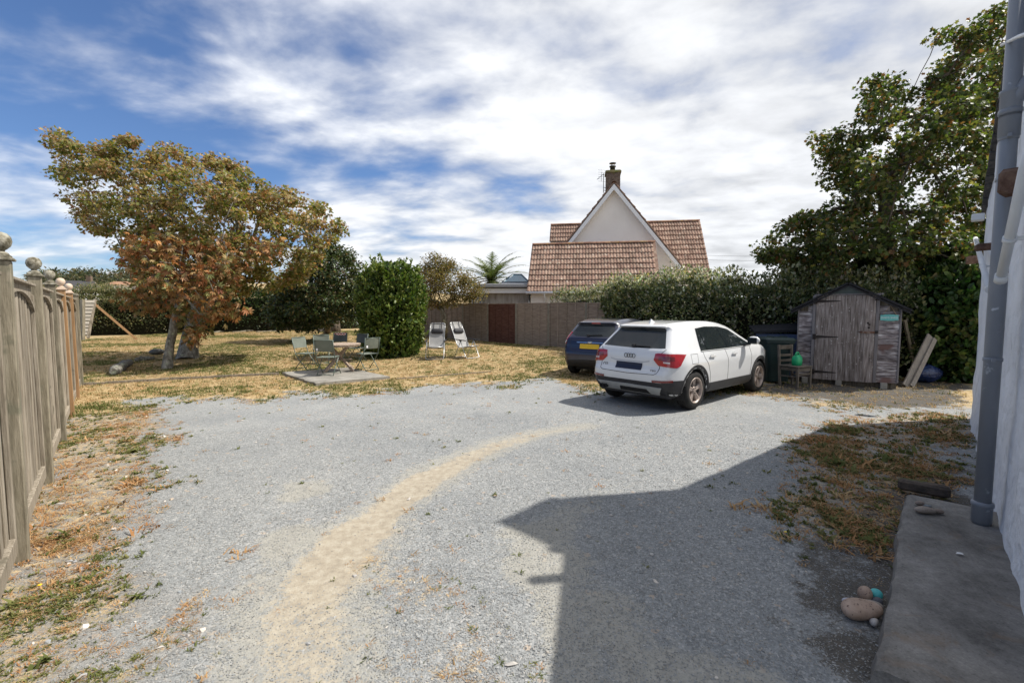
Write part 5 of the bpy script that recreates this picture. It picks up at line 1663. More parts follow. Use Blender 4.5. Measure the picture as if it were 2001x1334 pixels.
    mb = MB(); mb.box((.315, 0, .256), (.25, 1.44, .07), bev=.02); mb.build('rear_skirt', bk, t)
    # inner wheel housings and floor
    def liners(t, wheels, r, y0, y1, zc):
        for wx in wheels:
            for sg in (-1, 1):
                mb = MB(); mb.grid([[(x, sg * y, z) for x, z in arc(wx, zc, r, 205, -25, 22)] for y in (y0, y1)], smooth=True)
                mb.grid([[(x, sg * y0, z) for x, z in arc(wx, zc, rq, 205, -25, 22)] for rq in (.06, r)], smooth=False)
                mb.build('wheel_arch_liner', M['alloy_dark'], t)
    liners(t, (.755, 3.355), .371, .565, .868, .34)
    mb = MB(); mb.box((2.05, 0, .27), (3.4, 1.05, .16)); mb.build('underbody', M['alloy_dark'], t)
    for wx in (.755, 3.355):
        mb = MB(); mb.tube([(wx, -.70, .335), (wx, .70, .335)], .05, 10); mb.build('axle', M['alloy_dark'], t)
        for sg in (-1, 1): make_wheel(t, wx, sg * .772, sg, .335, M['alloy'], .215, 5, wx * 1.3 + sg)
    return t
suv = make_suv()

def make_hatchback():
    prof = [(.40, .24), (.16, .26), (.03, .40), (.0, .55), (.02, .68), (.07, .74), (.09, .85), (.14, .98), (.22, 1.06), (.46, 1.30), (.50, 1.335), (.42, 1.36), (.42, 1.385), (.8, 1.45), (1.3, 1.482), (1.8, 1.47), (2.25, 1.40), (2.95, 1.05), (3.05, .98), (3.45, .90), (3.75, .78), (3.90, .62), (3.94, .45), (3.88, .28), (3.7, .20), (2.0, .18)]
    prof = prof[::-1]
    zs = [.0, .18, .30, .45, .60, .75, .85, .95, 1.05, 1.2, 1.32, 1.40, 1.46, 1.6]
    ws = [.72, .76, .82, .850, .860, .858, .845, .825, .785, .715, .650, .600, .55, .48]
    S = CarShape(prof, zs, ws, (.75, .20, 2.0), (.85, .27, 2.0), (.95, 1.42, .12, .07), [(.72, .30), (3.2, .30)], .335, 3.94, 1.48, k=.085)
    wl = GT(1120, 730)
    hd = R(90 - 36)
    ux, uy = Vector((math.cos(hd), math.sin(hd), 0)), Vector((-math.sin(hd), math.cos(hd), 0))
    org = wl - ux * .62 - uy * .74
    org.z = tz(wl.x, wl.y)+.005
    t = empty('parked_car', org, hd, 'dark blue hatchback with yellow number plate parked behind the white car', 'car')
    body = obj('body', S.mesh(), M['paint_car_blue'], t)
    gl, bk = M['glass_car'], M['car_black']
    S.patch('rear_window', [(-.58, 1.10), (-.45, 1.045), (0, 1.03), (.45, 1.045), (.58, 1.10)], [(-.50, 1.285), (0, 1.315), (.50, 1.285)], 'rear', gl, body, .003, 18, 8)
    S.patch('spoiler_lip', [(-.50, 1.285), (0, 1.312), (.50, 1.285)], [(-.47, 1.335), (0, 1.36), (.47, 1.335)], 'rear', bk, body, .006, 18, 2)
    S.patch('brake_light', [(-.12, 1.352), (.12, 1.352)], [(-.12, 1.376), (.12, 1.376)], 'rear', M['lamp_red'], body, .010, 6, 1)
    S.patch('number_plate', [(-.26, .735), (.26, .735)], [(-.26, .850), (.26, .850)], 'rear', M['plate_yellow'], body, .012, 8, 3)
    strip = S.patch('tailgate_strip', [(-.36, .872), (.36, .872)], [(-.36, .902), (.36, .902)], 'rear', M['chrome'], body, .016, 12, 2)
    p, g = S.cast((-2, 0, .888), (1, 0, 0), .022)
    mb = MB(); Mo = Matrix.Translation(p) @ Matrix.Rotation(R(-90), 4, 'Y') @ Matrix.Diagonal((.026, .058, 1, 1)); mb.lathe([(1, -.006), (1, .003), (.8, .006), (.0005, .007)], 20, Mo); mb.build('badge', M['chrome'], body)
    for sg in (-1, 1):
        dv = Vector((.80, -sg * .60, 0)).normalized(); sv = Vector((-dv.y, dv.x, 0))
        if sv.y * sg < 0: sv = -sv
        def mode(a, b, dv=dv, sv=sv, sg=sg):
            return (Vector((.16, sg * .70, 0)) + sv * a - dv * 2 + Vector((0, 0, b)), dv)
        lamp = S.patch('tail_lamp', [(-.05, .84), (.06, .82)], [(-.02, 1.13), (.03, 1.15)], mode, M['lamp_red'], body, .010, 6, 10)
        S.patch('reverse_lamp', [(-.04, .865), (.05, .85)], [(-.045, .93), (.05, .92)], mode, M['lamp_clear'], lamp, .014, 5, 3)
        S.patch('reflector', [(sg * .66, .43), (sg * .76, .43)], [(sg * .66, .47), (sg * .76, .47)], 'rear', M['lamp_deep'], body, .010, 5, 2)
        S.seam('panel_gap', [(sg * .58, .98), (sg * .52, .80), (sg * .50, .70), (sg * .42, .655)], 'rear', M['gap'], body)
    S.seam('panel_gap', [(-.42, .655), (0, .64), (.42, .655)], 'rear', M['gap'], body)
    S.patch('lower_bumper', [(-.62, .27), (0, .265), (.62, .27)], [(-.55, .44), (0, .47), (.55, .44)], 'rear', bk, body, .006, 20, 5)
    p, g = S.cast((-2, .10, 1.055), (1, 0, 0), .02); p2, g2_ = S.cast((-2, -.28, 1.075), (1, 0, 0), .022)
    mb = MB(); mb.bar(p, p2, .02, .02); mb.box(p, (.05, .06, .05)); mb.build('wiper', bk, body)
    for side in ('R', 'L'):
        sy = -1 if side == 'R' else 1
        S.patch('side_window', [(.86, 1.0), (1.75, .97)], [(1.0, 1.30), (1.3, 1.345), (1.75, 1.35)], side, gl, body, .005, 14, 8)
        S.patch('side_window', [(1.83, .97), (2.75, .98)], [(1.83, 1.345), (2.1, 1.31), (2.65, 1.03)], side, gl, body, .005, 16, 8)
        S.seam('panel_gap', [(1.78, 1.0), (1.80, .7), (1.78, .32)], side, M['gap'], body)
        p, g = S.cast((2.55, sy * 3, .99), (0, -sy, 0), .0)
        mb = MB(); Mm = Matrix.Translation(p + Vector((.04, sy * .13, .06))) @ Matrix.Diagonal((.07, .11, .07, 1)); mb.lathe([(.0005, -1), (.6, -.85), (1.0, 0), (.6, .85), (.0005, 1)], 16, Mm); mb.build('mirror', M['paint_car_blue'], body)
    S.patch('windscreen', [(-.62, 1.05), (0, 1.07), (.62, 1.05)], [(-.52, 1.34), (0, 1.37), (.52, 1.34)], 'front', gl, body, .004, 16, 8)
    mb = MB(); mb.box((1.95, 0, .25), (3.2, 1.0, .14)); mb.build('underbody', M['alloy_dark'], t)
    for wx in (.72, 3.2):
        mb = MB(); mb.tube([(wx, -.68, .30), (wx, .68, .30)], .05, 10); mb.build('axle', M['alloy_dark'], t)
        for sg in (-1, 1): make_wheel(t, wx, sg * .742, sg, .30, M['silver'], .195, 7, wx)
    return t
hatch = make_hatchback()
# ------------------------------------------------------------------ trees, hedges, shrubs
LEAF = {}
def fanmesh(outline, fold=.0):
    o = np.array(outline, float); c = o.mean(0)
    V = [(c[0], c[1], -.05)] + [(p[0], p[1], fold * abs(p[1])) for p in o]
    n = len(o)
    F = [(0, 1 + i, 1 + (i + 1) % n) for i in range(n)]
    return np.array(V), np.array(F)
LEAF['oval'] = (np.array([(0, 0, 0), (.45, .26, .07), (1, 0, -.08), (.45, -.26, .07)]), np.array([(0, 2, 1), (0, 3, 2)]))
LEAF['broad'] = (np.array([(0, 0, 0), (.30, .26, .06), (.70, .24, .04), (1, 0, -.10), (.70, -.24, .04), (.30, -.26, .06)]), np.array([(0, 3, 2), (0, 2, 1), (0, 4, 3), (0, 5, 4)]))
LEAF['maple'] = fanmesh([(0, 0), (.12, .40), (.38, .26), (.62, .52), (.66, .20), (1, 0), (.66, -.20), (.62, -.52), (.38, -.26), (.12, -.40)], .10)
def palm5():
    V = []; F = []
    for k, a in enumerate((-1.15, -.55, 0, .55, 1.15)):
        L = (.62, .9, 1.0, .9, .62)[k]
        c, s = math.cos(a), math.sin(a); b = len(V)
        for (x, y, z) in ((0.02, 0, 0), (.62 * L, .15 * L, .03), (1.0 * L, 0, -.22), (.62 * L, -.15 * L, .03)):
            V.append((x * c - y * s, x * s + y * c, z))
        F += [(b, b + 2, b + 1), (b, b + 3, b + 2)]
    return np.array(V), np.array(F)
LEAF['palmate'] = palm5()
def leaves_mesh(name, kind, pos, d, n, size, cols):
    T, TF = LEAF[kind]
    d = d / np.maximum(np.linalg.norm(d, axis=1)[:, None], 1e-6)
    s = np.cross(n, d); s /= np.maximum(np.linalg.norm(s, axis=1)[:, None], 1e-6)
    n = np.cross(d, s)
    N = len(pos); k = len(T)
    V = pos[:, None, :] + size[:, None, None] * (T[None, :, 0:1] * d[:, None, :] + T[None, :, 1:2] * s[:, None, :] + T[None, :, 2:3] * n[:, None, :])
    F = (np.arange(N)[:, None, None] * k + TF[None]).reshape(-1, 3)
    return mesh_np(name, V.reshape(-1, 3), F, cols=np.repeat(cols, k, 0))
def palette(rs, n, pal, w, val=.22):
    w = np.asarray(w, float)
    if w.ndim == 1: idx = rs.choice(len(pal), n, p=w / w.sum())
    else:
        cw = np.cumsum(w / w.sum(1)[:, None], 1); idx = (rs.rand(n)[:, None] > cw).sum(1)
    c = np.array(pal)[np.clip(idx, 0, len(pal) - 1)]
    return np.clip(c * (1 + val * rs.randn(n, 1)) * (1 + .06 * rs.randn(n, 3)), .004, .9)

def skeleton(trunk, targets, rs, step=.35, bias=.55, sag=.0, tip=.009):
    """grow branches from trunk points to every target; returns list of (points, radii)"""
    pos = [np.array(p, float) for p in trunk]; par = [-1] + list(range(len(trunk) - 1))
    dirs = [np.array(trunk[min(i + 1, len(trunk) - 1)]) - np.array(trunk[max(i - 1, 0)]) for i in range(len(trunk))]
    dirs = [d / np.linalg.norm(d) for d in dirs]
    top = pos[-1]
    nt = len(trunk); first = max(1, int(nt * bias))
    ends = []
    order = np.argsort([np.linalg.norm(t - top) for t in targets])
    for ti in order:
        t = np.asarray(targets[ti])
        A = np.array(pos); dv = t - A; dist = np.linalg.norm(dv, axis=1)
        al = (dv * np.array(dirs)).sum(1) / np.maximum(dist, 1e-6)
        cost = dist * (1.25 - .35 * al); cost[:first] += 50
        i = int(np.argmin(cost))
        a = pos[i]; L = dist[i]; m = max(1, int(L / step))
        prev = i; c = a + (dirs[i] * L * .35 if L > 1.3 else (t - a) * .5 + dirs[i] * L * .06) + np.array([0, 0, sag * L])
        for k in range(1, m + 1):
            f = k / m
            p = (1 - f) ** 2 * a + 2 * f * (1 - f) * c + f * f * t + rs.randn(3) * .025 * L * (f < 1) * .5
            pos.append(p); par.append(prev)
            dd = p - pos[prev]; dirs.append(dd / max(np.linalg.norm(dd), 1e-6)); prev = len(pos) - 1
        ends.append(prev)
    n = len(pos); r = np.zeros(n); kids = [[] for _ in range(n)]
    for i in range(1, n): kids[par[i]].append(i)
    E = 2.35
    acc = np.zeros(n)
    for i in range(n - 1, -1, -1):
        if not kids[i]: acc[i] = tip ** E
        else: acc[i] = sum(acc[k] for k in kids[i])
        r[i] = acc[i] ** (1 / E)
    return pos, par, kids, r
def wood_mesh(name, pos, kids, r, base_r, ntrunk, nside=7, flare=1.5):
    sc_ = base_r / r[0]
    rr = np.array(r)
    for i in range(len(rr)):
        rr[i] = rr[i] * (sc_ if sc_ < 1 else 1 + (sc_ - 1) * min(1, rr[i] / r[0]))
    for i in range(ntrunk): rr[i] = max(rr[i], base_r * (1 - .45 * i / max(1, ntrunk - 1)))
    rr[0] *= min(flare, 1.35)
    if ntrunk > 2: rr[1] *= 1 + (flare - 1) * .25
    mb = MB(); stack = [(0, None)]
    while stack:
        s, p0 = stack.pop()
        chain = ([p0] if p0 is not None else []) + [s]; c = s
        while kids[c]:
            ks = sorted(kids[c], key=lambda k: -rr[k])
            for k in ks[1:]: stack.append((k, c))
            c = ks[0]; chain.append(c)
        if len(chain) < 2: continue
        rad = [float(rr[i]) for i in chain]
        if p0 is not None: rad[0] = min(rad[0], rad[1] * 1.15)
        ns = nside if max(rad) > .03 else 4
        mb.tube([pos[i] for i in chain], rad, ns, cap=False)
    return mb.mesh(name)

def pts_in_poly(poly, n, rs):
    poly = np.array(poly, float); lo, hi = poly.min(0), poly.max(0)
    out = np.zeros((0, 2)); e = np.zeros(0)
    while len(out) < n:
        q = lo + (hi - lo) * rs.rand(n * 3, 2); d = -polysdf(poly, q[:, 0], q[:, 1]); k = d > 0
        out = np.vstack([out, q[k]]); e = np.r_[e, d[k]]
    return out[:n], e[:n]
def clumps_from_outline(poly, depth, thick, n, rs, emax=60, mindist=0):
    q, e = pts_in_poly(poly, n, rs)
    T = thick * np.sqrt(np.clip(e / emax, .02, 1))
    dep = depth + rs.uniform(-1, 1, n) * T
    return np.array([P(u, v, y) for (u, v), y in zip(q, dep)])
def clump_leaves(C, rs, per, rad, kind_size, flat=.65, drop=.25, wind=(0, 0, 0), up=.8):
    N = len(C); n = N * per
    ci = np.repeat(np.arange(N), per)
    g = rs.randn(n, 3); g /= np.linalg.norm(g, axis=1)[:, None]
    rr = (rs.rand(n) ** .45)[:, None]
    R_ = (rad * rs.uniform(.6, 1.35, N))[ci][:, None]
    off = g * rr * R_ * np.array([1, 1, flat])
    pos = C[ci] + off
    d = g * .8 + rs.randn(n, 3) * .5 + np.array([0, 0, -drop]) + np.array(wind)
    nn = np.array([0, 0, up]) + rs.randn(n, 3) * .55 + g * .35
    size = kind_size * rs.uniform(.6, 1.25, n)
    return pos, d, nn, size, ci
def make_tree(name, label, trunk_px, poly, depth, thick, nclump, per, rad, leaf, lsize, pal, wts, mat, base_r, bark, seed, group=None, drop=.25, wind=(0, 0, 0), flat=.65, step=.4, extra=None, cat='tree', emax=60, bias=.55, browse=0.0, bare=None, translist=None, sag=0.0):
    rs = np.random.RandomState(seed)
    g = GT(*trunk_px[0]) if len(trunk_px[0]) == 2 else Vector(trunk_px[0][:3])
    base = Vector((g.x, g.y, tz(g.x, g.y) - .05))
    tr = [np.array(base)] + [np.array(P(u, v, depth + dy)) for (u, v, dy) in trunk_px[1:]]
    # resample trunk
    T = [tr[0]]
    for a, b in zip(tr[:-1], tr[1:]):
        m = max(1, int(np.linalg.norm(b - a) / .35))
        for k in range(1, m + 1): T.append(a + (b - a) * k / m + rs.randn(3) * .012)
    C = clumps_from_outline(poly, depth, thick, nclump, rs, emax)
    if extra is not None: C = np.vstack([C, extra])
    targets = list(C)
    bares = []
    if bare: bares = [np.array(P(*b)) for b in bare]
    pos, par, kids, r = skeleton(T, targets + bares, rs, step, bias, sag)
    root = empty(name, base, 0, label, cat, group)
    b = np.array(base)
    obj('trunk', wood_mesh('trunk', [p - b for p in pos], kids, r, base_r, len(T)), bark, root)
    p, d, n, s, ci = clump_leaves(C, rs, per, rad, lsize, flat, drop, wind)
    if callable(wts): w = wts(C, rs)[ci]
    else: w = np.array(wts, float)
    c = palette(rs, len(p), pal, w)
    obj('crown', leaves_mesh('crown', leaf, p - b, d, n, s, c), mat, root)
    return root
M['leaf'] = leafmat('leaf', .42)
M['leaf_gloss'] = leafmat('glossy_leaf', .20, .42, .35)
M['leaf_dry'] = leafmat('dry_leaf', .30, .6, .2)
M['bark_grey'] = pm('silver_grey_bark', [(.09, .085, .07), (.19, .18, .155), (.32, .315, .28)], .95, 9, .8, 40, stretch=(1.5, 1.5, .6), spec=.15, lo=.35, hi=.68, spots=((.30, .32, .24), 6, .60))
M['bark_brown'] = pm('brown_bark', [(.045, .035, .025), (.10, .08, .06), (.16, .13, .10)], .95, 8, .8, 40, stretch=(2, 2, .5), spec=.15)
def clusterw(k, scale, weights):
    """per clump palette weights that drift in space"""
    def f(C, rs):
        nz = vnoise(C[:, 0] + k, C[:, 2] * 1.3 + C[:, 1] * .7 + k, scale, 3)
        a, b = np.array(weights[0], float), np.array(weights[1], float)
        t = sstep(.38, .62, nz)[:, None]
        return a[None] * (1 - t) + b[None] * t
    return f
def trees():
    # big wind shaped sycamore
    poly = [(95, 285), (112, 255), (150, 272), (165, 300), (235, 270), (262, 268), (285, 292), (335, 287), (385, 305), (412, 300), (455, 318), (500, 352), (540, 372), (555, 355), (572, 382), (612, 387), (650, 420), (674, 440), (662, 466), (636, 482), (640, 505), (600, 538), (560, 560), (500, 572), (430, 575), (330, 575), (270, 535), (228, 510), (222, 492), (240, 470), (192, 465), (172, 450), (140, 415), (116, 390), (108, 345), (128, 318)]
    pal = [(.115, .135, .028), (.18, .18, .048), (.265, .22, .075), (.32, .22, .10), (.26, .145, .065), (.37, .31, .17)]
    make_tree('sycamore_tree', 'large wind shaped sycamore with browning green leaves on the left of the lawn', [(366, 702), (372, 660, .0), (385, 620, .1), (400, 580, .1), (398, 540, .0)], poly, 15.6, 2.3, 560, 80, .33, 'maple', .102, pal,
              clusterw(3, .7, ([.28, .30, .20, .12, .05, .05], [.08, .14, .20, .26, .18, .14])), M['leaf'], .26, M['bark_grey'], 31, drop=.35, wind=(-.45, 0, .0), flat=.6, emax=70, bias=.5, step=.5)
    # horse chestnut in front, rusty leaves
    poly = [(232, 560), (262, 540), (240, 512), (246, 480), (272, 452), (330, 447), (365, 470), (395, 468), (432, 462), (458, 490), (520, 470), (560, 480), (470, 520), (462, 560), (452, 585), (475, 598), (462, 618), (410, 615), (402, 640), (398, 672), (375, 676), (352, 650), (350, 622), (300, 605), (250, 592), (235, 580)]
    pal = [(.31, .15, .065), (.36, .20, .085), (.25, .11, .05), (.38, .26, .13), (.18, .17, .06), (.23, .22, .09)]
    def cw(C, rs):
        b = clusterw(9, .9, ([.24, .26, .12, .20, .09, .09], [.12, .17, .06, .21, .22, .22]))(C, rs)
        return b
    make_tree('horse_chestnut_tree', 'small horse chestnut with rusty orange palmate leaves in front of the sycamore', [(325, 722), (332, 672, .0), (342, 625, .05), (352, 590, .1), (362, 560, .1)], poly, 13.3, 1.25, 185, 13, .30, 'palmate', .165, pal, cw, M['leaf_dry'], .115, M['bark_grey'], 41, drop=.55, flat=.8, emax=55, bias=.45, step=.35,
              bare=[(455, 395, 13.4), (440, 430, 13.2), (382, 430, 13.1), (418, 445, 13.5), (300, 520, 13.0), (520, 480, 13.2), (455, 425, 13.0), (290, 545, 12.9)])
    # dark evergreen further right
    poly = [(560, 545), (600, 505), (640, 478), (672, 490), (694, 515), (706, 548), (704, 600), (694, 640), (650, 632), (600, 640), (545, 640), (525, 600), (540, 560)]
    pal = [(.028, .048, .016), (.045, .070, .022), (.07, .095, .03), (.15, .15, .06), (.19, .15, .07)]
    make_tree('evergreen_tree', 'dark green spreading tree behind the big green bush', [(640, 650), (642, 620, .0), (640, 585, .2)], poly, 22.0, 2.0, 240, 80, .48, 'broad', .15, pal, [.30, .30, .20, .13, .07], M['leaf_gloss'], .20, M['bark_brown'], 51, flat=.6, emax=50)
    # small tree by the back fence
    poly = [(820, 520), (845, 500), (875, 508), (902, 525), (925, 548), (948, 570), (938, 585), (905, 590), (878, 602), (845, 595), (815, 600), (800, 560)]
    pal = [(.10, .10, .03), (.16, .14, .045), (.21, .16, .06), (.26, .19, .09), (.09, .055, .03)]
    make_tree('small_fruit_tree', 'small rounded tree with olive brown leaves in front of the back fence', [(868, 664), (872, 640, .0), (866, 612, .0), (858, 590, .1)], poly, 21.5, 1.5, 210, 70, .33, 'oval', .10, pal, [.26, .28, .22, .14, .10], M['leaf'], .11, M['bark_grey'], 61, flat=.75, emax=40)
    # sycamore on the right, behind the shed
    poly = [(1485, 512), (1497, 468), (1530, 440), (1560, 408), (1600, 425), (1640, 400), (1625, 330), (1600, 300), (1590, 268), (1640, 262), (1690, 250), (1690, 185), (1705, 155), (1745, 160), (1790, 190), (1825, 130), (1820, 60), (1845, 32), (1866, 75), (1900, 60), (1935, 15), (1990, 30), (1990, 560), (1930, 560), (1820, 560), (1700, 550), (1600, 545), (1520, 535)]
    pal = [(.032, .050, .014), (.052, .076, .019), (.085, .11, .026), (.16, .15, .045), (.14, .08, .03)]
    make_tree('sycamore_tree', 'tall dark sycamore rising behind the shed on the right', [(11.9, 13.6, 0), (1742, 560, .0), (1735, 480, .0), (1728, 400, .1), (1740, 320, .1)], poly, 12.7, 2.6, 440, 78, .34, 'maple', .108, pal, clusterw(5, .8, ([.26, .30, .24, .12, .08], [.14, .24, .30, .20, .12])), M['leaf'], .17, M['bark_brown'], 71, flat=.62, emax=80, bias=.3, step=.32, drop=.4, extra=np.array([np.array(P(u_ + random.Random(u_).uniform(-14, 14), v_ + random.Random(v_).uniform(-10, 10), 12.6 + 1.6 * random.Random(u_ + v_).random())) for u_, v_ in [(1492, 508), (1500, 482), (1512, 462), (1528, 478), (1520, 505), (1545, 448), (1538, 492), (1560, 432), (1572, 415), (1588, 440), (1565, 470), (1590, 462), (1604, 486), (1580, 500), (1556, 512), (1610, 452), (1626, 478), (1640, 455), (1632, 505), (1655, 490), (1612, 424), (1640, 425), (1660, 440), (1604, 512), (1602, 282), (1618, 300), (1640, 320), (1640, 285), (1655, 345), (1670, 310), (1668, 372), (1650, 395), (1618, 345), (1684, 275), (1540, 520), (1570, 525), (1600, 530), (1640, 530), (1680, 420), (1690, 460)]]),
              bare=None)
trees()

def ball_leaves(name, label, cx, cy, z0, prof, n, leaf, size, pal, wts, mat, seed, cat='shrub', up=.25, group=None, lump=.10, core=True, stem=None, shoots=0):
    """shrub of revolution: prof (radius,height) list; leaves in the outer shell"""
    rs = np.random.RandomState(seed)
    hs = np.array([p[1] for p in prof]); rd = np.array([p[0] for p in prof])
    hh = rs.uniform(hs[0], hs[-1], n * 3); r0 = np.interp(hh, hs, rd)
    k = rs.rand(n * 3) < r0 / rd.max(); hh, r0 = hh[k][:n], r0[k][:n]; n = len(hh)
    a = rs.uniform(0, 2 * np.pi, n)
    bump = 1 + lump * 2 * (vnoise(a * 3.0 / 6.283 * 6, hh * 2.2, 1.0, 3) - .5) + lump * (vnoise(a * 9, hh * 6, 1.0, 2) - .5)
    sh = 1 - .38 * rs.rand(n) ** 2.2 + .05 * rs.rand(n) ** 3
    r = r0 * bump * sh
    pos = np.stack([r * np.cos(a), r * np.sin(a), hh], 1)
    slope = np.gradient(rd, hs); sl = np.interp(hh, hs, slope)
    out = np.stack([np.cos(a), np.sin(a), -np.clip(sl, -2, 2)], 1); out /= np.linalg.norm(out, axis=1)[:, None]
    d = out * .7 + np.array([0, 0, up]) + rs.randn(n, 3) * .45
    nn = out * .8 + np.array([0, 0, .5]) + rs.randn(n, 3) * .45
    if shoots:
        m = shoots; hq = rs.uniform(hs[0] + .15, hs[-1], m * 3); rq = np.interp(hq, hs, rd); kk = rs.rand(m * 3) < rq / rd.max(); hq, rq = hq[kk][:m], rq[kk][:m]; m = len(hq)
        aq = rs.uniform(0, 2 * np.pi, m); sq = np.interp(hq, hs, slope)
        oq = np.stack([np.cos(aq), np.sin(aq), -np.clip(sq, -2, 2)], 1); oq /= np.linalg.norm(oq, axis=1)[:, None]
        bq = np.stack([rq * .97 * np.cos(aq), rq * .97 * np.sin(aq), hq], 1)
        dq = oq * .75 + np.array([0, 0, .9]) + rs.randn(m, 3) * .22; dq /= np.linalg.norm(dq, axis=1)[:, None]
        per = 12; fi = np.tile(np.linspace(.1, 1, per), m); ii = np.repeat(np.arange(m), per); ll = (.10 + .36 * rs.rand(m) ** 2)[ii]
        p2 = bq[ii] + dq[ii] * (fi * ll)[:, None]
        d2 = dq[ii] * .6 + rs.randn(m * per, 3) * .6; n2 = rs.randn(m * per, 3) * .5 + np.array([0, 0, .8])
        c = np.vstack([palette(rs, n, pal, wts), palette(rs, m * per, pal[2:], [1] * len(pal[2:]))])
        pos = np.vstack([pos, p2]); d = np.vstack([d, d2]); nn = np.vstack([nn, n2]); n = len(pos)
    else: c = palette(rs, n, pal, wts)
    root = empty(name, (cx, cy, z0), 0, label, cat, group)
    obj('foliage', leaves_mesh('foliage', leaf, pos, d, nn, size * rs.uniform(.6, 1.25, n), c), mat, root)
    mb = MB()
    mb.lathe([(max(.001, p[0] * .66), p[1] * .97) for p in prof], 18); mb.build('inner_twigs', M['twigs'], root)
    for k in range(7):
        q = rs.uniform(0, 6.28); rr = prof[0][0] * .4
        mb = MB(); mb.tube([(rr * math.cos(q), rr * math.sin(q), -.05), (rr * 1.3 * math.cos(q), rr * 1.3 * math.sin(q), .8), (rr * 1.5 * math.cos(q), rr * 1.5 * math.sin(q), 1.6)], [.03, .02, .01], 6); mb.build('stem', M['bark_brown'], root)
    return root
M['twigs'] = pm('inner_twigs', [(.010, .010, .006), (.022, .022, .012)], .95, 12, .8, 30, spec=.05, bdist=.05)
def shrubs():
    b = GT(752, 703)
    pal = [(.030, .060, .012), (.055, .10, .018), (.085, .135, .025), (.18, .22, .06), (.12, .165, .035)]
    ball_leaves('bay_bush', 'tall rounded glossy green bush beside the garden table', b.x, b.y + .95, tz(b.x, b.y), [(.78, .0), (.90, .35), (.98, .9), (1.02, 1.5), (1.0, 2.1), (.95, 2.6), (.82, 2.95), (.5, 3.15), (.02, 3.25)], 11000, 'broad', .12, pal, [.26, .30, .24, .08, .12], M['leaf_gloss'], 81, up=.9, lump=.34, shoots=800)
    # laurel right of the shed
    p = Vector((11.1, 11.6, 0))
    pal = [(.022, .050, .012), (.036, .075, .018), (.055, .10, .025), (.09, .13, .03), (.12, .13, .04)]
    ball_leaves('laurel_bush', 'large dark laurel bush between the shed and the white wall', 11.15, 11.3, 0, [(.95, .0), (1.2, .5), (1.3, 1.2), (1.25, 1.9), (1.0, 2.4), (.6, 2.75), (.02, 2.95)], 9000, 'broad', .17, pal, [.3, .3, .2, .12, .08], M['leaf_gloss'], 82, lump=.16, shoots=160)
shrubs()

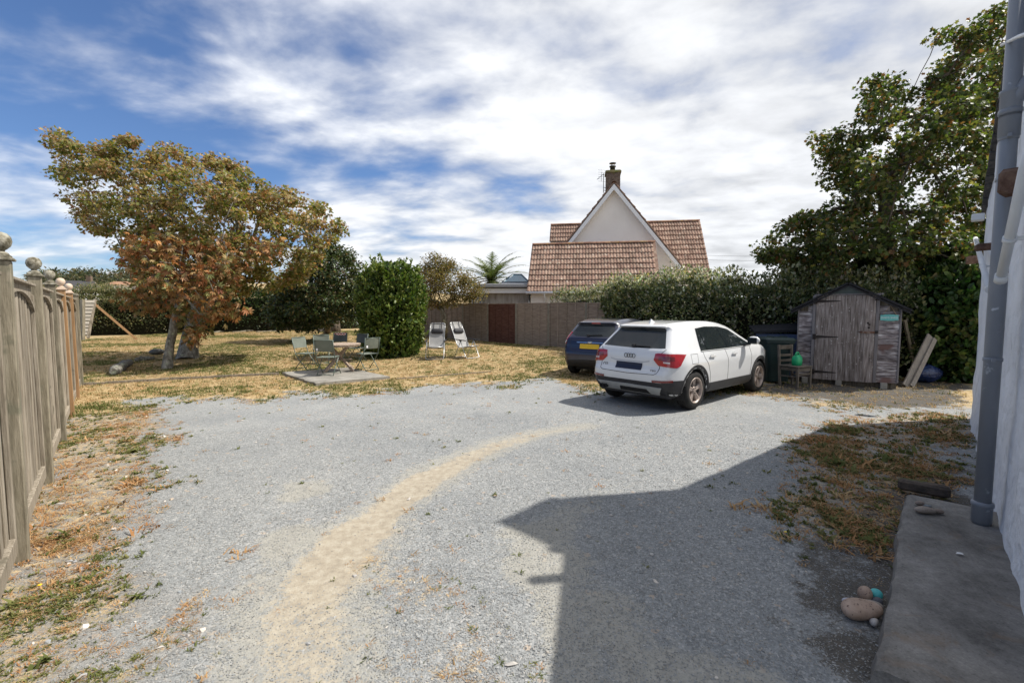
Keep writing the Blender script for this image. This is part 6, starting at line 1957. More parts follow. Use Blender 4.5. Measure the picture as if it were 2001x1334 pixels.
def make_hedge(name, label, path, width, height, n, leaf, size, pal, wts, mat, seed, top=None, group=None, lump=.16, cat='hedge', crest=.25):
    """path: [(x,y),...]; height: list per path point; leaves on a rounded box cross section"""
    rs = np.random.RandomState(seed)
    path = np.array(path, float); seg = np.hypot(*np.diff(path, axis=0).T); cum = np.r_[0, np.cumsum(seg)]; L = cum[-1]
    H_ = np.array(height, float) if not np.isscalar(height) else np.full(len(path), float(height))
    W_ = np.array(width, float) if not np.isscalar(width) else np.full(len(path), float(width))
    s = rs.uniform(0, L, n)
    def frame(s):
        x = np.interp(s, cum, path[:, 0]); y = np.interp(s, cum, path[:, 1])
        e = .05; dx = np.interp(s + e, cum, path[:, 0]) - np.interp(s - e, cum, path[:, 0]); dy = np.interp(s + e, cum, path[:, 1]) - np.interp(s - e, cum, path[:, 1])
        l = np.hypot(dx, dy); return x, y, dx / l, dy / l
    def section(q, w, h):
        """q 0..1 around: front bottom -> top -> back bottom; superellipse"""
        a = np.pi * q
        ca, sa = np.cos(a), np.sin(a)
        e = .45
        return np.sign(ca) * np.abs(ca) ** e * w / 2, np.abs(sa) ** e * h
    q = rs.rand(n)
    h = np.interp(s, cum, H_); w = np.interp(s, cum, W_)
    # spread evenly along the outline: mostly sides by height
    per = 2 * h + w; t = q * per
    qq = np.where(t < h, .5 * t / h * .86, np.where(t < h + w, .43 + .14 * (t - h) / w, .57 + .43 * (t - h - w) / h))
    o, z = section(qq, w, h)
    bump = (vnoise(s, z * 1.2 + o, 1.1, 4) - .5)
    bump2 = (vnoise(s + 50, z * 2 + o * 2, 4.0, 3) - .5)
    shell = 1 - .30 * rs.rand(n) ** 2.0
    x, y, tx, ty = frame(s)
    nx, ny = ty, -tx                                      # front normal (right of travel)
    push = bump * lump * 2.4 + bump2 * lump
    fo = o * shell + np.sign(o) * push; fz = z * (1 - .10 * (1 - shell)) + np.where(np.abs(qq - .5) < .12, push * 1.4 + crest * rs.rand(n) ** 4, 0)
    px, py = x + nx * fo, y + ny * fo
    gz_ = terrain(px, py)
    pos = np.stack([px, py, gz_ + np.maximum(fz, .02)], 1)
    out = np.stack([nx * np.sign(o) * (np.abs(o) / (w / 2)) ** 2, ny * np.sign(o) * (np.abs(o) / (w / 2)) ** 2, (z / h) ** 4], 1)
    out /= np.maximum(np.linalg.norm(out, axis=1)[:, None], .2)
    d = out * .7 + np.array([0, 0, .2]) + rs.randn(n, 3) * .5
    nn = out * .7 + np.array([0, 0, .55]) + rs.randn(n, 3) * .5
    W2 = wts(np.stack([px, py, fz], 1), rs) if callable(wts) else wts
    c = palette(rs, n, pal, W2)
    o0 = Vector((path[0][0], path[0][1], 0))
    root = empty(name, o0, 0, label, cat, group)
    obj('foliage', leaves_mesh('foliage', leaf, pos - np.array(o0), d, nn, size * rs.uniform(.6, 1.3, n), c), mat, root)
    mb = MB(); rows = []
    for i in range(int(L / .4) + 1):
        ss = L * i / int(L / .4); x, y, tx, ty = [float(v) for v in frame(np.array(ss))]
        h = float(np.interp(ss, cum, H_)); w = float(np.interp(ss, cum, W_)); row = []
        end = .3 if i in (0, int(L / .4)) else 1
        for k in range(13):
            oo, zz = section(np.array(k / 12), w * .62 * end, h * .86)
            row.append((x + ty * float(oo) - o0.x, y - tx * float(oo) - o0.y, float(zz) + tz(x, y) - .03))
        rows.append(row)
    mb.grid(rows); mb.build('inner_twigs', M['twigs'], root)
    return root
def hedges():
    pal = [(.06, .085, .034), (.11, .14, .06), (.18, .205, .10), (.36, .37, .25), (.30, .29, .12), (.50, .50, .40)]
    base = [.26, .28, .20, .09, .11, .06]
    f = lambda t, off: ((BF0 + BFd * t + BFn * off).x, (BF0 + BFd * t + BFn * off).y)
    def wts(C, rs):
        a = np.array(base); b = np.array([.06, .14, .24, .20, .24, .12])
        t = sstep(1.9, 2.8, C[:, 2])[:, None]            # paler towards the top: young shoots, and sunlit tone put in the colour
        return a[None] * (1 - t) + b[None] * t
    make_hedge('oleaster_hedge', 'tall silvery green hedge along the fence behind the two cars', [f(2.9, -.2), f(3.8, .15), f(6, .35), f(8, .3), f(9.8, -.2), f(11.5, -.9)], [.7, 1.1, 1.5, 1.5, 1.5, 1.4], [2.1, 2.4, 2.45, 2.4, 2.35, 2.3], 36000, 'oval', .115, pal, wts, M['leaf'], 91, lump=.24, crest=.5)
    make_hedge('low_hedge', 'low pale shrub showing above the back fence below the tiled roof', [f(-.2, -.75), f(1.5, -.75), f(3.2, -.75)], .9, [2.2, 2.35, 2.5], 7000, 'oval', .09, pal, [.1, .16, .22, .22, .2, .1], M['leaf'], 92, lump=.15, crest=.3)
    # dark mass behind the shed and laurel
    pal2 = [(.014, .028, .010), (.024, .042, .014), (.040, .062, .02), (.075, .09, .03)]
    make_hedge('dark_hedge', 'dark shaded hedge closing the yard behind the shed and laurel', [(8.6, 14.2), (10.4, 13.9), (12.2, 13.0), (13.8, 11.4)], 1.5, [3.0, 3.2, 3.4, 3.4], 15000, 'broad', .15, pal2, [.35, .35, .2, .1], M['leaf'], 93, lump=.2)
    # far left hedge: paler left part, darker right part
    a, b, c = GT(140, 655), GT(330, 652), GT(560, 646)
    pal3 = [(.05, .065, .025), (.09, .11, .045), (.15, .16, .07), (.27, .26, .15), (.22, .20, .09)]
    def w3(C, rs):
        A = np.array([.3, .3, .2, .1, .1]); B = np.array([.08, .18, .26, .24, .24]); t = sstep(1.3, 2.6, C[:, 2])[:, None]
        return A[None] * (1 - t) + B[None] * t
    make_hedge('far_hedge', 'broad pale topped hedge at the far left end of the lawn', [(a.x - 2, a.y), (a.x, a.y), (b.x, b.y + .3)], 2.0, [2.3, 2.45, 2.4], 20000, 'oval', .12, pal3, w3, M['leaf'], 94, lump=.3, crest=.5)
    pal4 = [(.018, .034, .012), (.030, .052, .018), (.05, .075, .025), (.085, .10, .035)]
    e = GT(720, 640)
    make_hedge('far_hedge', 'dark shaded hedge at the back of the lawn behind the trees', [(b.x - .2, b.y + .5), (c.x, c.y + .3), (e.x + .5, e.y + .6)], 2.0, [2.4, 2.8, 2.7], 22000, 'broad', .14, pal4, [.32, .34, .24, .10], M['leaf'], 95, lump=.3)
hedges()

def make_palm():
    c = P(960, 545, 27.0)
    t = empty('palm_tree', (c.x, c.y, 0), 0, 'palm with arching fronds above the flat roofed extension', 'tree')
    mb = MB(); z = c.z - .2
    prof = []
    n = 26
    for i in range(n): prof.append((.17 + .035 * (i % 2) + .05 * (i / n) ** 3, z * i / (n - 1)))
    mb.lathe(prof, 12); mb.build('trunk', M['bark_brown'], t)
    rs = np.random.RandomState(14)
    fm = leafmat('palm_leaf', .25, .5, .3)
    for k in range(34):
        az = k * 2.39996; el = 1.35 - 1.75 * (k / 34) ** .9
        L = 2.5 * rs.uniform(.85, 1.15)
        dirh = np.array([math.cos(az), math.sin(az), 0]); p = np.array([0, 0, z + .05]); pts = [p]; e = el
        for i in range(12):
            p = p + (dirh * math.cos(e) + np.array([0, 0, math.sin(e)])) * L / 12; pts.append(p); e -= .085 + .03 * i / 12
        V = []; F = []; C = []
        old = k > 26
        side = np.cross(dirh, [0, 0, 1])
        for i in range(1, 13):
            tan = pts[i] - pts[i - 1]; tan /= np.linalg.norm(tan)
            for j in range(3):
                q = pts[i - 1] + (pts[i] - pts[i - 1]) * j / 3
                f = (i + j / 3) / 13
                ll = .60 * math.sin(math.pi * min(1, f * .9 + .12)) * rs.uniform(.85, 1.1)
                for sg in (-1, 1):
                    dv = side * sg * .75 + tan * .65 + np.array([0, 0, -.15 + .25 * rs.rand()]); dv /= np.linalg.norm(dv)
                    wv = np.cross(dv, [0, 0, 1.0]); wv = tan * .035
                    b = len(V); V += [q - wv, q + wv, q + dv * ll]; F.append((b, b + 1, b + 2))
                    cc = np.array([.20, .13, .06]) if old else np.array([.075, .10, .028]) * rs.uniform(.7, 1.7)
                    C += [cc] * 3
        me = mesh_np('frond', np.array(V), np.array(F), cols=np.array(C))
        fr = obj('frond', me, fm, t)
        mb = MB(); mb.tube(pts, [.022 - .0016 * i for i in range(13)], 5); mb.build('rib', M['frond_rib'], fr)
M['frond_rib'] = flat('pale_frond_rib', (.26, .22, .10), .6)
make_palm()

def far_things():
    rs = np.random.RandomState(77)
    lm = M['leaf']
    def wood(name, label, poly, depth, thick, n, pal, size, cat='trees', kind='stuff'):
        C = clumps_from_outline(poly, depth, thick, n, rs, 14)
        p, d, nn, s, ci = clump_leaves(C, rs, 26, size * 2.6, size, .7)
        c = palette(rs, len(p), pal, [1] * len(pal))
        o = obj(name, leaves_mesh(name, 'oval', p, d, nn, s, c), lm); tag(o, label, cat, kind=kind)
    pal = [(.05, .065, .03), (.075, .085, .04), (.11, .11, .055), (.15, .135, .07), (.04, .055, .03)]
    wood('distant_wood', 'distant wooded hill on the horizon behind the left fence', [(60, 548), (85, 535), (112, 533), (125, 540), (150, 532), (175, 532), (200, 540), (230, 534), (262, 534), (290, 540), (340, 542), (380, 550), (380, 590), (60, 590)], 105, 9, 900, pal, .75)
    # cordyline like spiky palms at the hedge end
    c = P(196, 566, 40)
    # two far cottages
    def cot(u, v, y, w, h, rh, label, wall, roof):
        p = P(u, v, y); z = p.z
        t = empty('far_cottage', (p.x, p.y, 0), .3, label, 'house')
        mb = MB(); mb.box((0, 0, z / 2 - .2), (w, 5, z + .2)); mb.build('wall', wall, t)
        mb = MB(); mb.add([(-w / 2 - .2, -2.8, z - .1), (w / 2 + .2, -2.8, z - .1), (w / 2 + .2, 2.8, z - .1), (-w / 2 - .2, 2.8, z - .1), (-w / 2 - .2, 0, z + rh), (w / 2 + .2, 0, z + rh)], [(0, 1, 5, 4), (2, 3, 4, 5), (0, 4, 3), (1, 2, 5)]); mb.build('roof', roof, t)
        mb = MB(); mb.box((-w * .3, -2.51, z - 1.2), (.9, .05, 1.1)); mb.build('window', M['glass_car'], t)
        mb = MB(); mb.box((w / 2 - .4, 0, z + rh + .2), (.6, .6, 1.2)); mb.build('chimney', M['brick'], t)
    cot(152, 562, 74, 4.0, 3, 1.1, 'small white cottage far off behind the left fence', M['paint_white'], M['slate'])
    cot(262, 557, 62, 4.0, 3, .45, 'low orange roofed building far off behind the far hedge', M['render_cream'], M['ridge'])
    # overhead wires right of the house
    t = empty('overhead_cables', P(1250, 500, 34), 0, 'thin overhead cables strung beyond the house on the right', 'cable')
    o0 = P(1250, 500, 34)
    for (v0, v1) in ((492, 486), (500, 496), (517, 517)):
        a, b = P(1250, v0, 34) - o0, P(1760, v1, 30) - o0
        pts = [a.lerp(b, k / 12) + Vector((0, 0, -.4 * math.sin(math.pi * k / 12))) for k in range(13)]
        mb = MB(); mb.tube(pts, .008, 4); mb.build('wire', M['black_metal'], t)
    # spiky cordyline
    t = empty('cordyline', (c.x, c.y, 0), 0, 'spiky leaved cordyline rising above the far left hedge', 'plant')
    V = []; F = []; C = []
    for hx in (-.9, 0, .8, 1.6):
        for k in range(90):
            az = rs.uniform(0, 6.28); el = rs.uniform(-.2, 1.5); L = rs.uniform(.8, 1.2)
            d = np.array([math.cos(az) * math.cos(el), math.sin(az) * math.cos(el), math.sin(el)]); s = np.cross(d, [0, 0, 1]); s = s / max(np.linalg.norm(s), .1) * .035
            q = np.array([hx, 0, c.z - .3 + .2 * math.sin(hx * 3)]); b = len(V)
            V += [q - s, q + s, q + d * L]; F.append((b, b + 1, b + 2)); C += [np.array([.13, .15, .07]) * rs.uniform(.7, 1.5)] * 3
    obj('foliage', mesh_np('foliage', np.array(V), np.array(F), cols=np.array(C)), lm, t)
    for hx in (-.9, 0, .8, 1.6):
        mb = MB(); mb.tube([(hx * .4, 0, 0), (hx * .7, 0, 1.5), (hx, 0, c.z - .25)], [.12, .09, .07], 7); mb.build('stem', M['bark_brown'], t)
far_things()
# ------------------------------------------------------------------ garden furniture
M['frame_green'] = pm('green_grey_tube', [(.085, .115, .095), (.13, .165, .14)], .4, 6, .03, 60, metal=.2, spec=.5)
M['sling_green'] = pm('sage_mesh_sling', [(.13, .15, .125), (.175, .195, .165)], .75, 5, .25, 260, spec=.25)
M['sling_dark'] = pm('charcoal_mesh_sling', [(.05, .062, .066), (.075, .09, .095)], .75, 5, .25, 260, spec=.25)
M['frame_silver'] = pm('silver_tube', [(.38, .39, .39), (.48, .49, .49)], .35, 6, .02, 60, metal=.75)
M['sling_grey'] = pm('pale_grey_sling', [(.28, .277, .27), (.34, .335, .325)], .75, 5, .2, 240, spec=.25)
M['pad_black'] = pm('black_padded_fabric', [(.020, .020, .023), (.035, .035, .040)], .65, 6, .3, 30, spec=.35)
def make_pad():
    # concrete base under the table
    q = [G(553, 726, .10), G(617, 747, .10), G(760, 734, .10), G(700, 712, .10), G(625, 714, .10)]
    q = [q[0], q[1], q[2], q[3]]
    # make it a parallelogram whose far corner follows from the other three
    q[3] = q[0] + (q[2] - q[1])
    o0 = Vector((q[0].x, q[0].y, 0)); rnd = random.Random(5)
    n = 26; mb = MB(); rows = []
    for i in range(n + 1):
        row = []
        for j in range(n + 1):
            a, b = i / n, j / n
            p = q[0] * (1 - a) * (1 - b) + q[1] * a * (1 - b) + q[2] * a * b + q[3] * (1 - a) * b
            ed = min(a, 1 - a, b, 1 - b)
            w = (float(vnoise(p.x, p.y, 4, 3)) - .5) * .09 if ed == 0 else 0
            z = .10 + (float(vnoise(p.x, p.y, 2.2, 3)) - .5) * .016 - (.016 if ed == 0 else 0)
            row.append(Vector((p.x + w, p.y + w, z)) - o0)
        rows.append(row)
    mb.grid(rows, smooth=False)
    ring = rows[0] + [r[-1] for r in rows[1:]] + rows[-1][-2::-1] + [r[0] for r in rows[-2:0:-1]]
    mb.grid([ring, [Vector((p.x * 1.0, p.y, -.06)) for p in ring]], closed=True, smooth=False)
    o = mb.build('concrete_pad', M['concrete'], None, o0); tag(o, 'low concrete pad in the lawn carrying the table and chairs', 'slab')
    return q
PAD = make_pad()
def make_table():
    p = (PAD[0] + PAD[1] + PAD[2] + PAD[3]) / 4
    c = G(663, 724, .10)
    t = empty('garden_table', (c.x, c.y, .102), .3, 'round silvered teak folding table with crossed legs on the concrete pad', 'table')
    n = 11; r = .56; zt = .72
    top = None
    for k in range(n):
        y = -r + 2 * r * (k + .5) / n; w = 2 * r / n - .006
        def xa(yy): return math.sqrt(max(.0025, r * r - yy * yy))
        y0, y1 = y - w / 2, y + w / 2
        pl = [(-xa(y0), y0), (xa(y0), y0), (xa(y), y), (xa(y1), y1), (-xa(y1), y1), (-xa(y), y)]
        mb = MB(); mb.prism(pl, zt - .022, zt); mb.build('slat', M['wood_teak'], t)
    mb = MB(); 
    pts = [(.53 * math.cos(a), .53 * math.sin(a), zt - .045) for a in np.linspace(0, 6.283, 25)[:-1]]
    mb.tube(pts, .02, 6, closed=True); mb.build('apron', M['wood_teak'], t)
    for k in range(4):
        a = math.pi / 4 + k * math.pi / 2
        d = Vector((math.cos(a), math.sin(a), 0)); s = Vector((-math.sin(a), math.cos(a), 0)) * .022
        mb = MB(); mb.bar(d * .50 + s, d * -.38 + s + Vector((0, 0, zt - .03)), .065, .028, up=s); mb.build('leg', M['wood_teak'], t)
    for k in range(2):
        a = k * math.pi / 2
        mb = MB(); mb.bar(Vector((math.cos(a), math.sin(a), 0)) * .33 + Vector((0, 0, .30)), Vector((-math.cos(a), -math.sin(a), 0)) * .33 + Vector((0, 0, .30)), .04, .025); mb.build('brace', M['wood_teak'], t)
    return c
TAB = make_table()
def sling(mb, rows):
    mb.grid(rows, smooth=True)
    mb.grid([[Vector(p) + Vector((0, .002, -.006)) for p in r] for r in rows][::-1], smooth=True)
def folding_chair(label, loc, face, dark=False, tagl=False):
    """face: direction (x,y) the sitter looks to"""
    rz = math.atan2(face[1], face[0]) - math.pi / 2
    t = empty('folding_chair', loc, rz, label, 'chair', 'folding chairs around the garden table')
    fm = M['frame_green']; sm = M['sling_dark'] if dark else M['sling_green']
    w = .225
    for sg in (-1, 1):
        mb = MB(); mb.tube([(sg * w, -.27, .885), (sg * w, -.225, .66), (sg * w, -.165, .46), (sg * w, -.05, .30), (sg * w, .235, .010)], .011, 8); mb.build('leg', fm, t)
        mb = MB(); mb.tube([(sg * (w - .026), .20, .455), (sg * (w - .026), .13, .40), (sg * (w - .026), -.06, .20), (sg * (w - .026), -.23, .010)], .011, 8); mb.build('leg', fm, t)
        mb = MB(); mb.tube([(sg * (w - .014), -.20, .445), (sg * (w - .014), .21, .455)], .010, 8); mb.build('seat_rail', fm, t)
    for (y, z, ww) in ((-.215, .03, w - .026), (.215, .03, w), (.205, .455, w - .014), (-.272, .88, w)):
        mb = MB(); mb.tube([(-ww, y, z), (ww, y, z)], .009, 8); mb.build('cross_bar', fm, t)
    mb = MB(); rows = []
    for i in range(7):
        f = i / 6
        rows.append([(-w + .01 + (2 * w - .02) * j / 6, -.20 + .41 * f, .452 - .020 * math.sin(math.pi * j / 6) * math.sin(math.pi * f)) for j in range(7)])
    sling(mb, rows); mb.build('seat', sm, t)
    mb = MB(); rows = []
    for i in range(5):
        z = .60 + .275 * i / 4
        yb = np.interp(z, [.46, .66, .885], [-.165, -.225, -.27])
        rows.append([(-w + 2 * w * j / 6, yb + .008 - .02 * math.sin(math.pi * j / 6), z) for j in range(7)])
    sling(mb, rows); mb.build('backrest', sm, t)
    if tagl:
        mb = MB(); mb.box((-w + .06, -.262, .655), (.045, .004, .06)); mb.build('care_tag', M['paint_white'], t)
    return t
def chairs():
    c = TAB
    def fc(u, v, z=.102):
        p = G(u, v, z); d = (c - p); return Vector((p.x, p.y, z)), (d.x, d.y)
    p, d = fc(642, 732); folding_chair('sage folding chair nearest the camera with its back to it', p, (d[0] * .6, d[1]), tagl=True)
    p, d = fc(600, 722); folding_chair('sage folding chair leftmost at the round table', p, (1, -.35))
    p, d = fc(718, 723); folding_chair('sage folding chair rightmost at the table beside the green bush', p, (-.75, .6), tagl=True)
    p, d = fc(628, 711, .06); folding_chair('pale folding chair on the far left side of the round table', (p.x, p.y, tz(p.x, p.y) + .02), (.35, -1))
    p, d = fc(698, 708, .06); folding_chair('charcoal folding chair on the far right side of the round table', (p.x, p.y, tz(p.x, p.y) + .02), (-.5, -1), dark=True)
    p, d = fc(661, 704, .08); ch = folding_chair('dark folding chair directly behind the table with a checked cloth on it', (p.x, p.y, tz(p.x, p.y) + .02), (.02, -1), dark=True)
    # checked cloth over that chair's back
    m, nt, bs, out = newmat('red_checked_cloth')
    tc = nt.nodes.new('ShaderNodeTexCoord'); ck = nt.nodes.new('ShaderNodeTexChecker'); ck.inputs['Scale'].default_value = 22
    ck.inputs['Color1'].default_value = (.32, .035, .035, 1); ck.inputs['Color2'].default_value = (.55, .50, .46, 1)
    nt.links.new(tc.outputs['Object'], ck.inputs[0]); nt.links.new(ck.outputs[0], bs.inputs['Base Color']); bs.inputs['Roughness'].default_value = .9
    mb = MB(); rows = []
    for (y, z) in ((-.255, .80), (-.262, .86), (-.272, .897), (-.288, .885), (-.285, .82)):
        rows.append([(-.19 + .38 * j / 8, y + .004 * math.sin(j * 1.7), z + .004 * math.sin(j * 2.3)) for j in range(9)])
    mb.grid(rows)
    o = mb.build('checked_cloth', m, None, ch.location, ch.rotation_euler); tag(o, 'red and white checked cloth folded over a dark chair back', 'cloth')
chairs()
def recliner(label, px, face):
    g = GT(*px)
    rz = math.atan2(face[1], face[0]) - math.pi / 2
    t = empty('reclining_chair', (g.x, g.y, float(gz(g.x, g.y)) + .006), rz, label, 'chair', 'reclining garden chairs in front of the back fence')
    fs = M['frame_silver']; w = .29
    # front and rear hoops
    for y in (.34, -.27):
        mb = MB(); mb.tube([(-w, .06, .57), (-w, y * .9, .06), (-w + .02, y, .018), (-w + .06, y, .014), (w - .06, y, .014), (w - .02, y, .018), (w, y * .9, .06), (w, .06, .57)], .013, 8); mb.build('leg_hoop', fs, t)
    for sg in (-1, 1):
        mb = MB(); mb.bar((sg * (w + .015), -.24, .625), (sg * (w + .015), .33, .60), .048, .028, bev=.008); mb.build('armrest', M['pad_black'], t)
        mb = MB(); mb.box((sg * (w + .01), .06, .585), (.04, .09, .05), bev=.008); mb.build('arm_bracket', M['pad_black'], t)
    # seat and back frame
    pts = []
    prof = [(.36, .415), (.20, .385), (.02, .355), (-.10, .36), (-.20, .48), (-.33, .75), (-.46, 1.0), (-.53, 1.12)]
    for sg in (-1, 1):
        mb = MB(); mb.tube([(sg * .25, y, z) for y, z in prof[3:]] , .013, 8); mb.build('back_frame', fs, t)
        mb = MB(); mb.tube([(sg * .25, y, z) for y, z in prof[:4]], .013, 8); mb.build('seat_frame', fs, t)
    mb = MB(); top = [(-.25, -.53, 1.12), (-.235, -.545, 1.15), (-.19, -.555, 1.168), (.19, -.555, 1.168), (.235, -.545, 1.15), (.25, -.53, 1.12)]; mb.tube(top, .013, 8); mb.build('top_rail', fs, t)
    mb = MB(); mb.tube([(-.25, .36, .415), (.25, .36, .415)], .013, 8); mb.build('front_rail', fs, t)
    mb = MB(); rows = []
    pr2 = prof + [(-.55, 1.16)]
    yy = np.interp(np.linspace(0, 8, 25), range(9), [p[0] for p in pr2]); zz = np.interp(np.linspace(0, 8, 25), range(9), [p[1] for p in pr2])
    for y, z in zip(yy, zz):
        ww = .245 if z < 1.13 else .20
        rows.append([(-ww + 2 * ww * j / 8, y - .0 + .0, z - .022 * math.sin(math.pi * j / 8)) for j in range(9)])
    sling(mb, rows); mb.build('sling', M['sling_grey'], t)
    # head pillow with two straps
    rows = []
    for k in range(13):
        a = 2 * math.pi * k / 12
        rows.append([(x, -.375 + .045 * math.cos(a) * q - .02 * math.sin(a), .90 + .085 * math.sin(a) * q + .03 * math.cos(a) * 0) for x, q in ((-.20, .05), (-.195, .6), (-.17, .92), (-.08, 1), (.08, 1), (.17, .92), (.195, .6), (.20, .05))])
    mb = MB(); mb.grid(rows); mb.build('pillow', M['pad_black'], t)
    for sg in (-1, 1):
        mb = MB(); mb.grid([[(sg * .13 - .016, y, z), (sg * .13 + .016, y, z)] for y, z in ((-.40, .94), (-.47, 1.06), (-.545, 1.185), (-.575, 1.17), (-.50, 1.05))], smooth=True); mb.build('strap', M['pad_black'], t)
recliner('pale grey reclining chair with black pillow nearer the green bush', (852, 702), (.03, -1))
recliner('pale grey reclining chair with black pillow turned right, beside the small tree', (911, 700), (.78, -.72))

# ------------------------------------------------------------------ things by the shed
def by_shed():
    # wheelie bin
    g = G(1513, 748); y = 10.75
    c = P(1513, 748, y); c.z = 0
    t = empty('wheelie_bin', c, R(-10), 'dark green wheeled bin standing between white car and shed', 'bin')
    bm_ = pm('dark_green_plastic', [(.010, .026, .026), (.016, .038, .036)], .45, 5, .05, 60, spec=.45)
    mb = MB(); rows = []
    for (w, d, z) in ((.22, .24, .06), (.285, .33, .94), (.30, .35, .96), (.30, .35, 1.0)):
        rows.append([(-w + .05, -d, z), (w - .05, -d, z), (w, -d + .05, z), (w, d - .05, z), (w - .05, d, z), (-w + .05, d, z), (-w, d - .05, z), (-w, -d + .05, z)])
    mb.grid(rows, closed=True, smooth=False); mb.add(rows[0], [tuple(reversed(range(8)))]); body = mb.build('body', bm_, t)
    mb = MB(); rows = []
    for (w, d, z) in ((.315, .37, 1.0), (.32, .375, 1.035), (.28, .33, 1.075), (.10, .12, 1.09)):
        rows.append([(-w + .05, -d, z), (w - .05, -d, z), (w, -d + .05, z), (w, d - .05, z), (w - .05, d, z), (-w + .05, d, z), (-w, d - .05, z), (-w, -d + .05, z)])
    mb.grid(rows, closed=True, smooth=False); mb.add(rows[-1], [tuple(range(8))])
    for x in (-.14, .14): mb.box((x, -.06, 1.085), (.03, .40, .05), bev=.008)
    mb.build('lid', bm_, t)
    mb = MB(); mb.tube([(-.26, .38, .98), (-.26, .44, 1.0), (.26, .44, 1.0), (.26, .38, .98)], .02, 8); mb.build('handle', bm_, t)
    for sg in (-1, 1):
        mb = MB(); mb.lathe([(.04, -.03), (.10, -.03), (.10, .03), (.04, .03)], 20, Matrix.Translation((sg * .27, .24, .10)) @ Matrix.Rotation(R(90), 4, 'Y')); mb.build('wheel', M['tyre'], t)
    # blue lean-to store behind
    a = P(1487, 660, 12.0)
    zt = P(1520, 645, 11.35).z
    t = empty('blue_store', (P(1521, 660, 11.35).x, 11.35, 0), R(-20), 'low blue boarded store with black felt lid behind the bin', 'store')
    blue = pm('faded_blue_paint', [(.075, .105, .19), (.11, .15, .26)], .7, 4, .2, 40, stretch=(1, 4, 5), objvar=.06)
    W2 = .50
    nb = 7
    mb = MB(); mb.box((0, .45, zt / 2 - .06), (2 * W2 - .04, .8, zt - .16)); core = mb.build('carcass', M['wood_dark'], t)
    for k in range(nb):
        z = .05 + (zt - .14) * (k + .5) / nb
        mb = MB(); mb.box((0, 0, z), (2 * W2, .02, (zt - .14) / nb - .006), bev=.003); mb.build('plank', blue, t)
    mb = MB(); mb.add([(-W2 - .05, -.1, zt - .09), (W2 + .1, -.1, zt - .02), (W2 + .1, .9, zt + .10), (-W2 - .05, .9, zt + .03), (-W2 - .05, -.1, zt - .03), (W2 + .1, -.1, zt + .04), (W2 + .1, .9, zt + .16), (-W2 - .05, .9, zt + .09)],
                      [(3, 2, 1, 0), (4, 5, 6, 7), (0, 1, 5, 4), (1, 2, 6, 5), (2, 3, 7, 6), (3, 0, 4, 7)]); mb.build('lid', M['felt'], t)
    # grey post stubs between car and bin
    mb = MB(); mb.box((0, 0, .5), (.22, .10, 1.0), bev=.01); o = mb.build('timber_post', M['wood_post'], None, (P(1478, 680, 11.3).x, 11.3, 0)); tag(o, 'short grey timber post between the white car and the bin', 'post')
    # wooden chair
    g = G(1554, 757); y = 10.05
    c = P(1553, 750, y); 
    t = empty('wooden_chair', (c.x, y, .02), R(24), 'weathered wooden slat back chair in front of the shed', 'chair')
    wd_ = pm('dull_chair_timber', [(.07, .058, .045), (.13, .11, .088), (.18, .155, .125)], .85, 6, .4, 40, objvar=.1); hw, hd = .21, .20
    for sx in (-1, 1):
        mb = MB(); mb.box((sx * hw, -hd, .225), (.042, .042, .45), bev=.004); mb.build('leg', wd_, t)
        mb = MB(); mb.bar((sx * hw, hd, 0), (sx * hw, hd + .06, .92), .042, .042, up=(1, 0, 0)); mb.build('leg', wd_, t)
        mb = MB(); mb.box((sx * hw, 0, .40), (.022, 2 * hd - .04, .06)); mb.box((sx * hw, 0, .24), (.022, 2 * hd - .04, .03)); mb.build('side_rail', wd_, t)
    for y_ in (-hd,):
        mb = MB(); mb.box((0, y_, .40), (2 * hw - .04, .022, .07)); mb.box((0, y_, .30), (2 * hw - .04, .022, .035)); mb.build('front_rail', wd_, t)
    for z in (.56, .68, .86):
        yb = hd + .06 * z / .92
        mb = MB(); mb.box((0, yb, z), (2 * hw - .03, .020, .055 if z < .8 else .09), bev=.004); mb.build('back_slat', wd_, t)
    for k in range(5):
        mb = MB(); mb.box((0, -hd - .02 + .096 * (k + .5) - .01, .462), (2 * hw + .06, .090, .022), bev=.004); mb.build('seat_slat', wd_, t)
    ct = t
    # green watering can on it
    Mt = Matrix.Translation(t.location) @ Matrix.Rotation(R(24), 4, 'Z')
    p = Mt @ Vector((.0, -.03, .474))
    t = empty('watering_can', p, R(24), 'bright green plastic water container on the wooden chair seat', 'container')
    gm = pm('bright_green_plastic', [(.008, .32, .12), (.012, .40, .16)], .35, 4, .02, 60, spec=.5)
    mb = MB(); rows = []
    for (w, d, z) in ((.085, .065, .0), (.098, .078, .01), (.10, .08, .10), (.098, .078, .17), (.075, .06, .205), (.045, .04, .232), (.035, .032, .24)):
        rows.append([(w * math.copysign(abs(math.cos(a)) ** .55, math.cos(a)), d * math.copysign(abs(math.sin(a)) ** .55, math.sin(a)), z) for a in np.linspace(0, 6.283, 25)[:-1]])
    mb.grid(rows, closed=True); mb.add(rows[0], [tuple(reversed(range(24)))]); mb.build('body', gm, t)
    mb = MB(); mb.tube([(-.055, 0, .215), (-.05, 0, .255), (-.02, 0, .283), (.02, 0, .283), (.042, 0, .26), (.05, 0, .222)], [.018, .020, .02, .02, .018, .016], 10); mb.build('handle', gm, t)
    mb = MB(); mb.tube([(.05, 0, .20), (.075, 0, .215), (.085, 0, .225)], [.022, .02, .02], 12); mb.build('cap', gm, t)
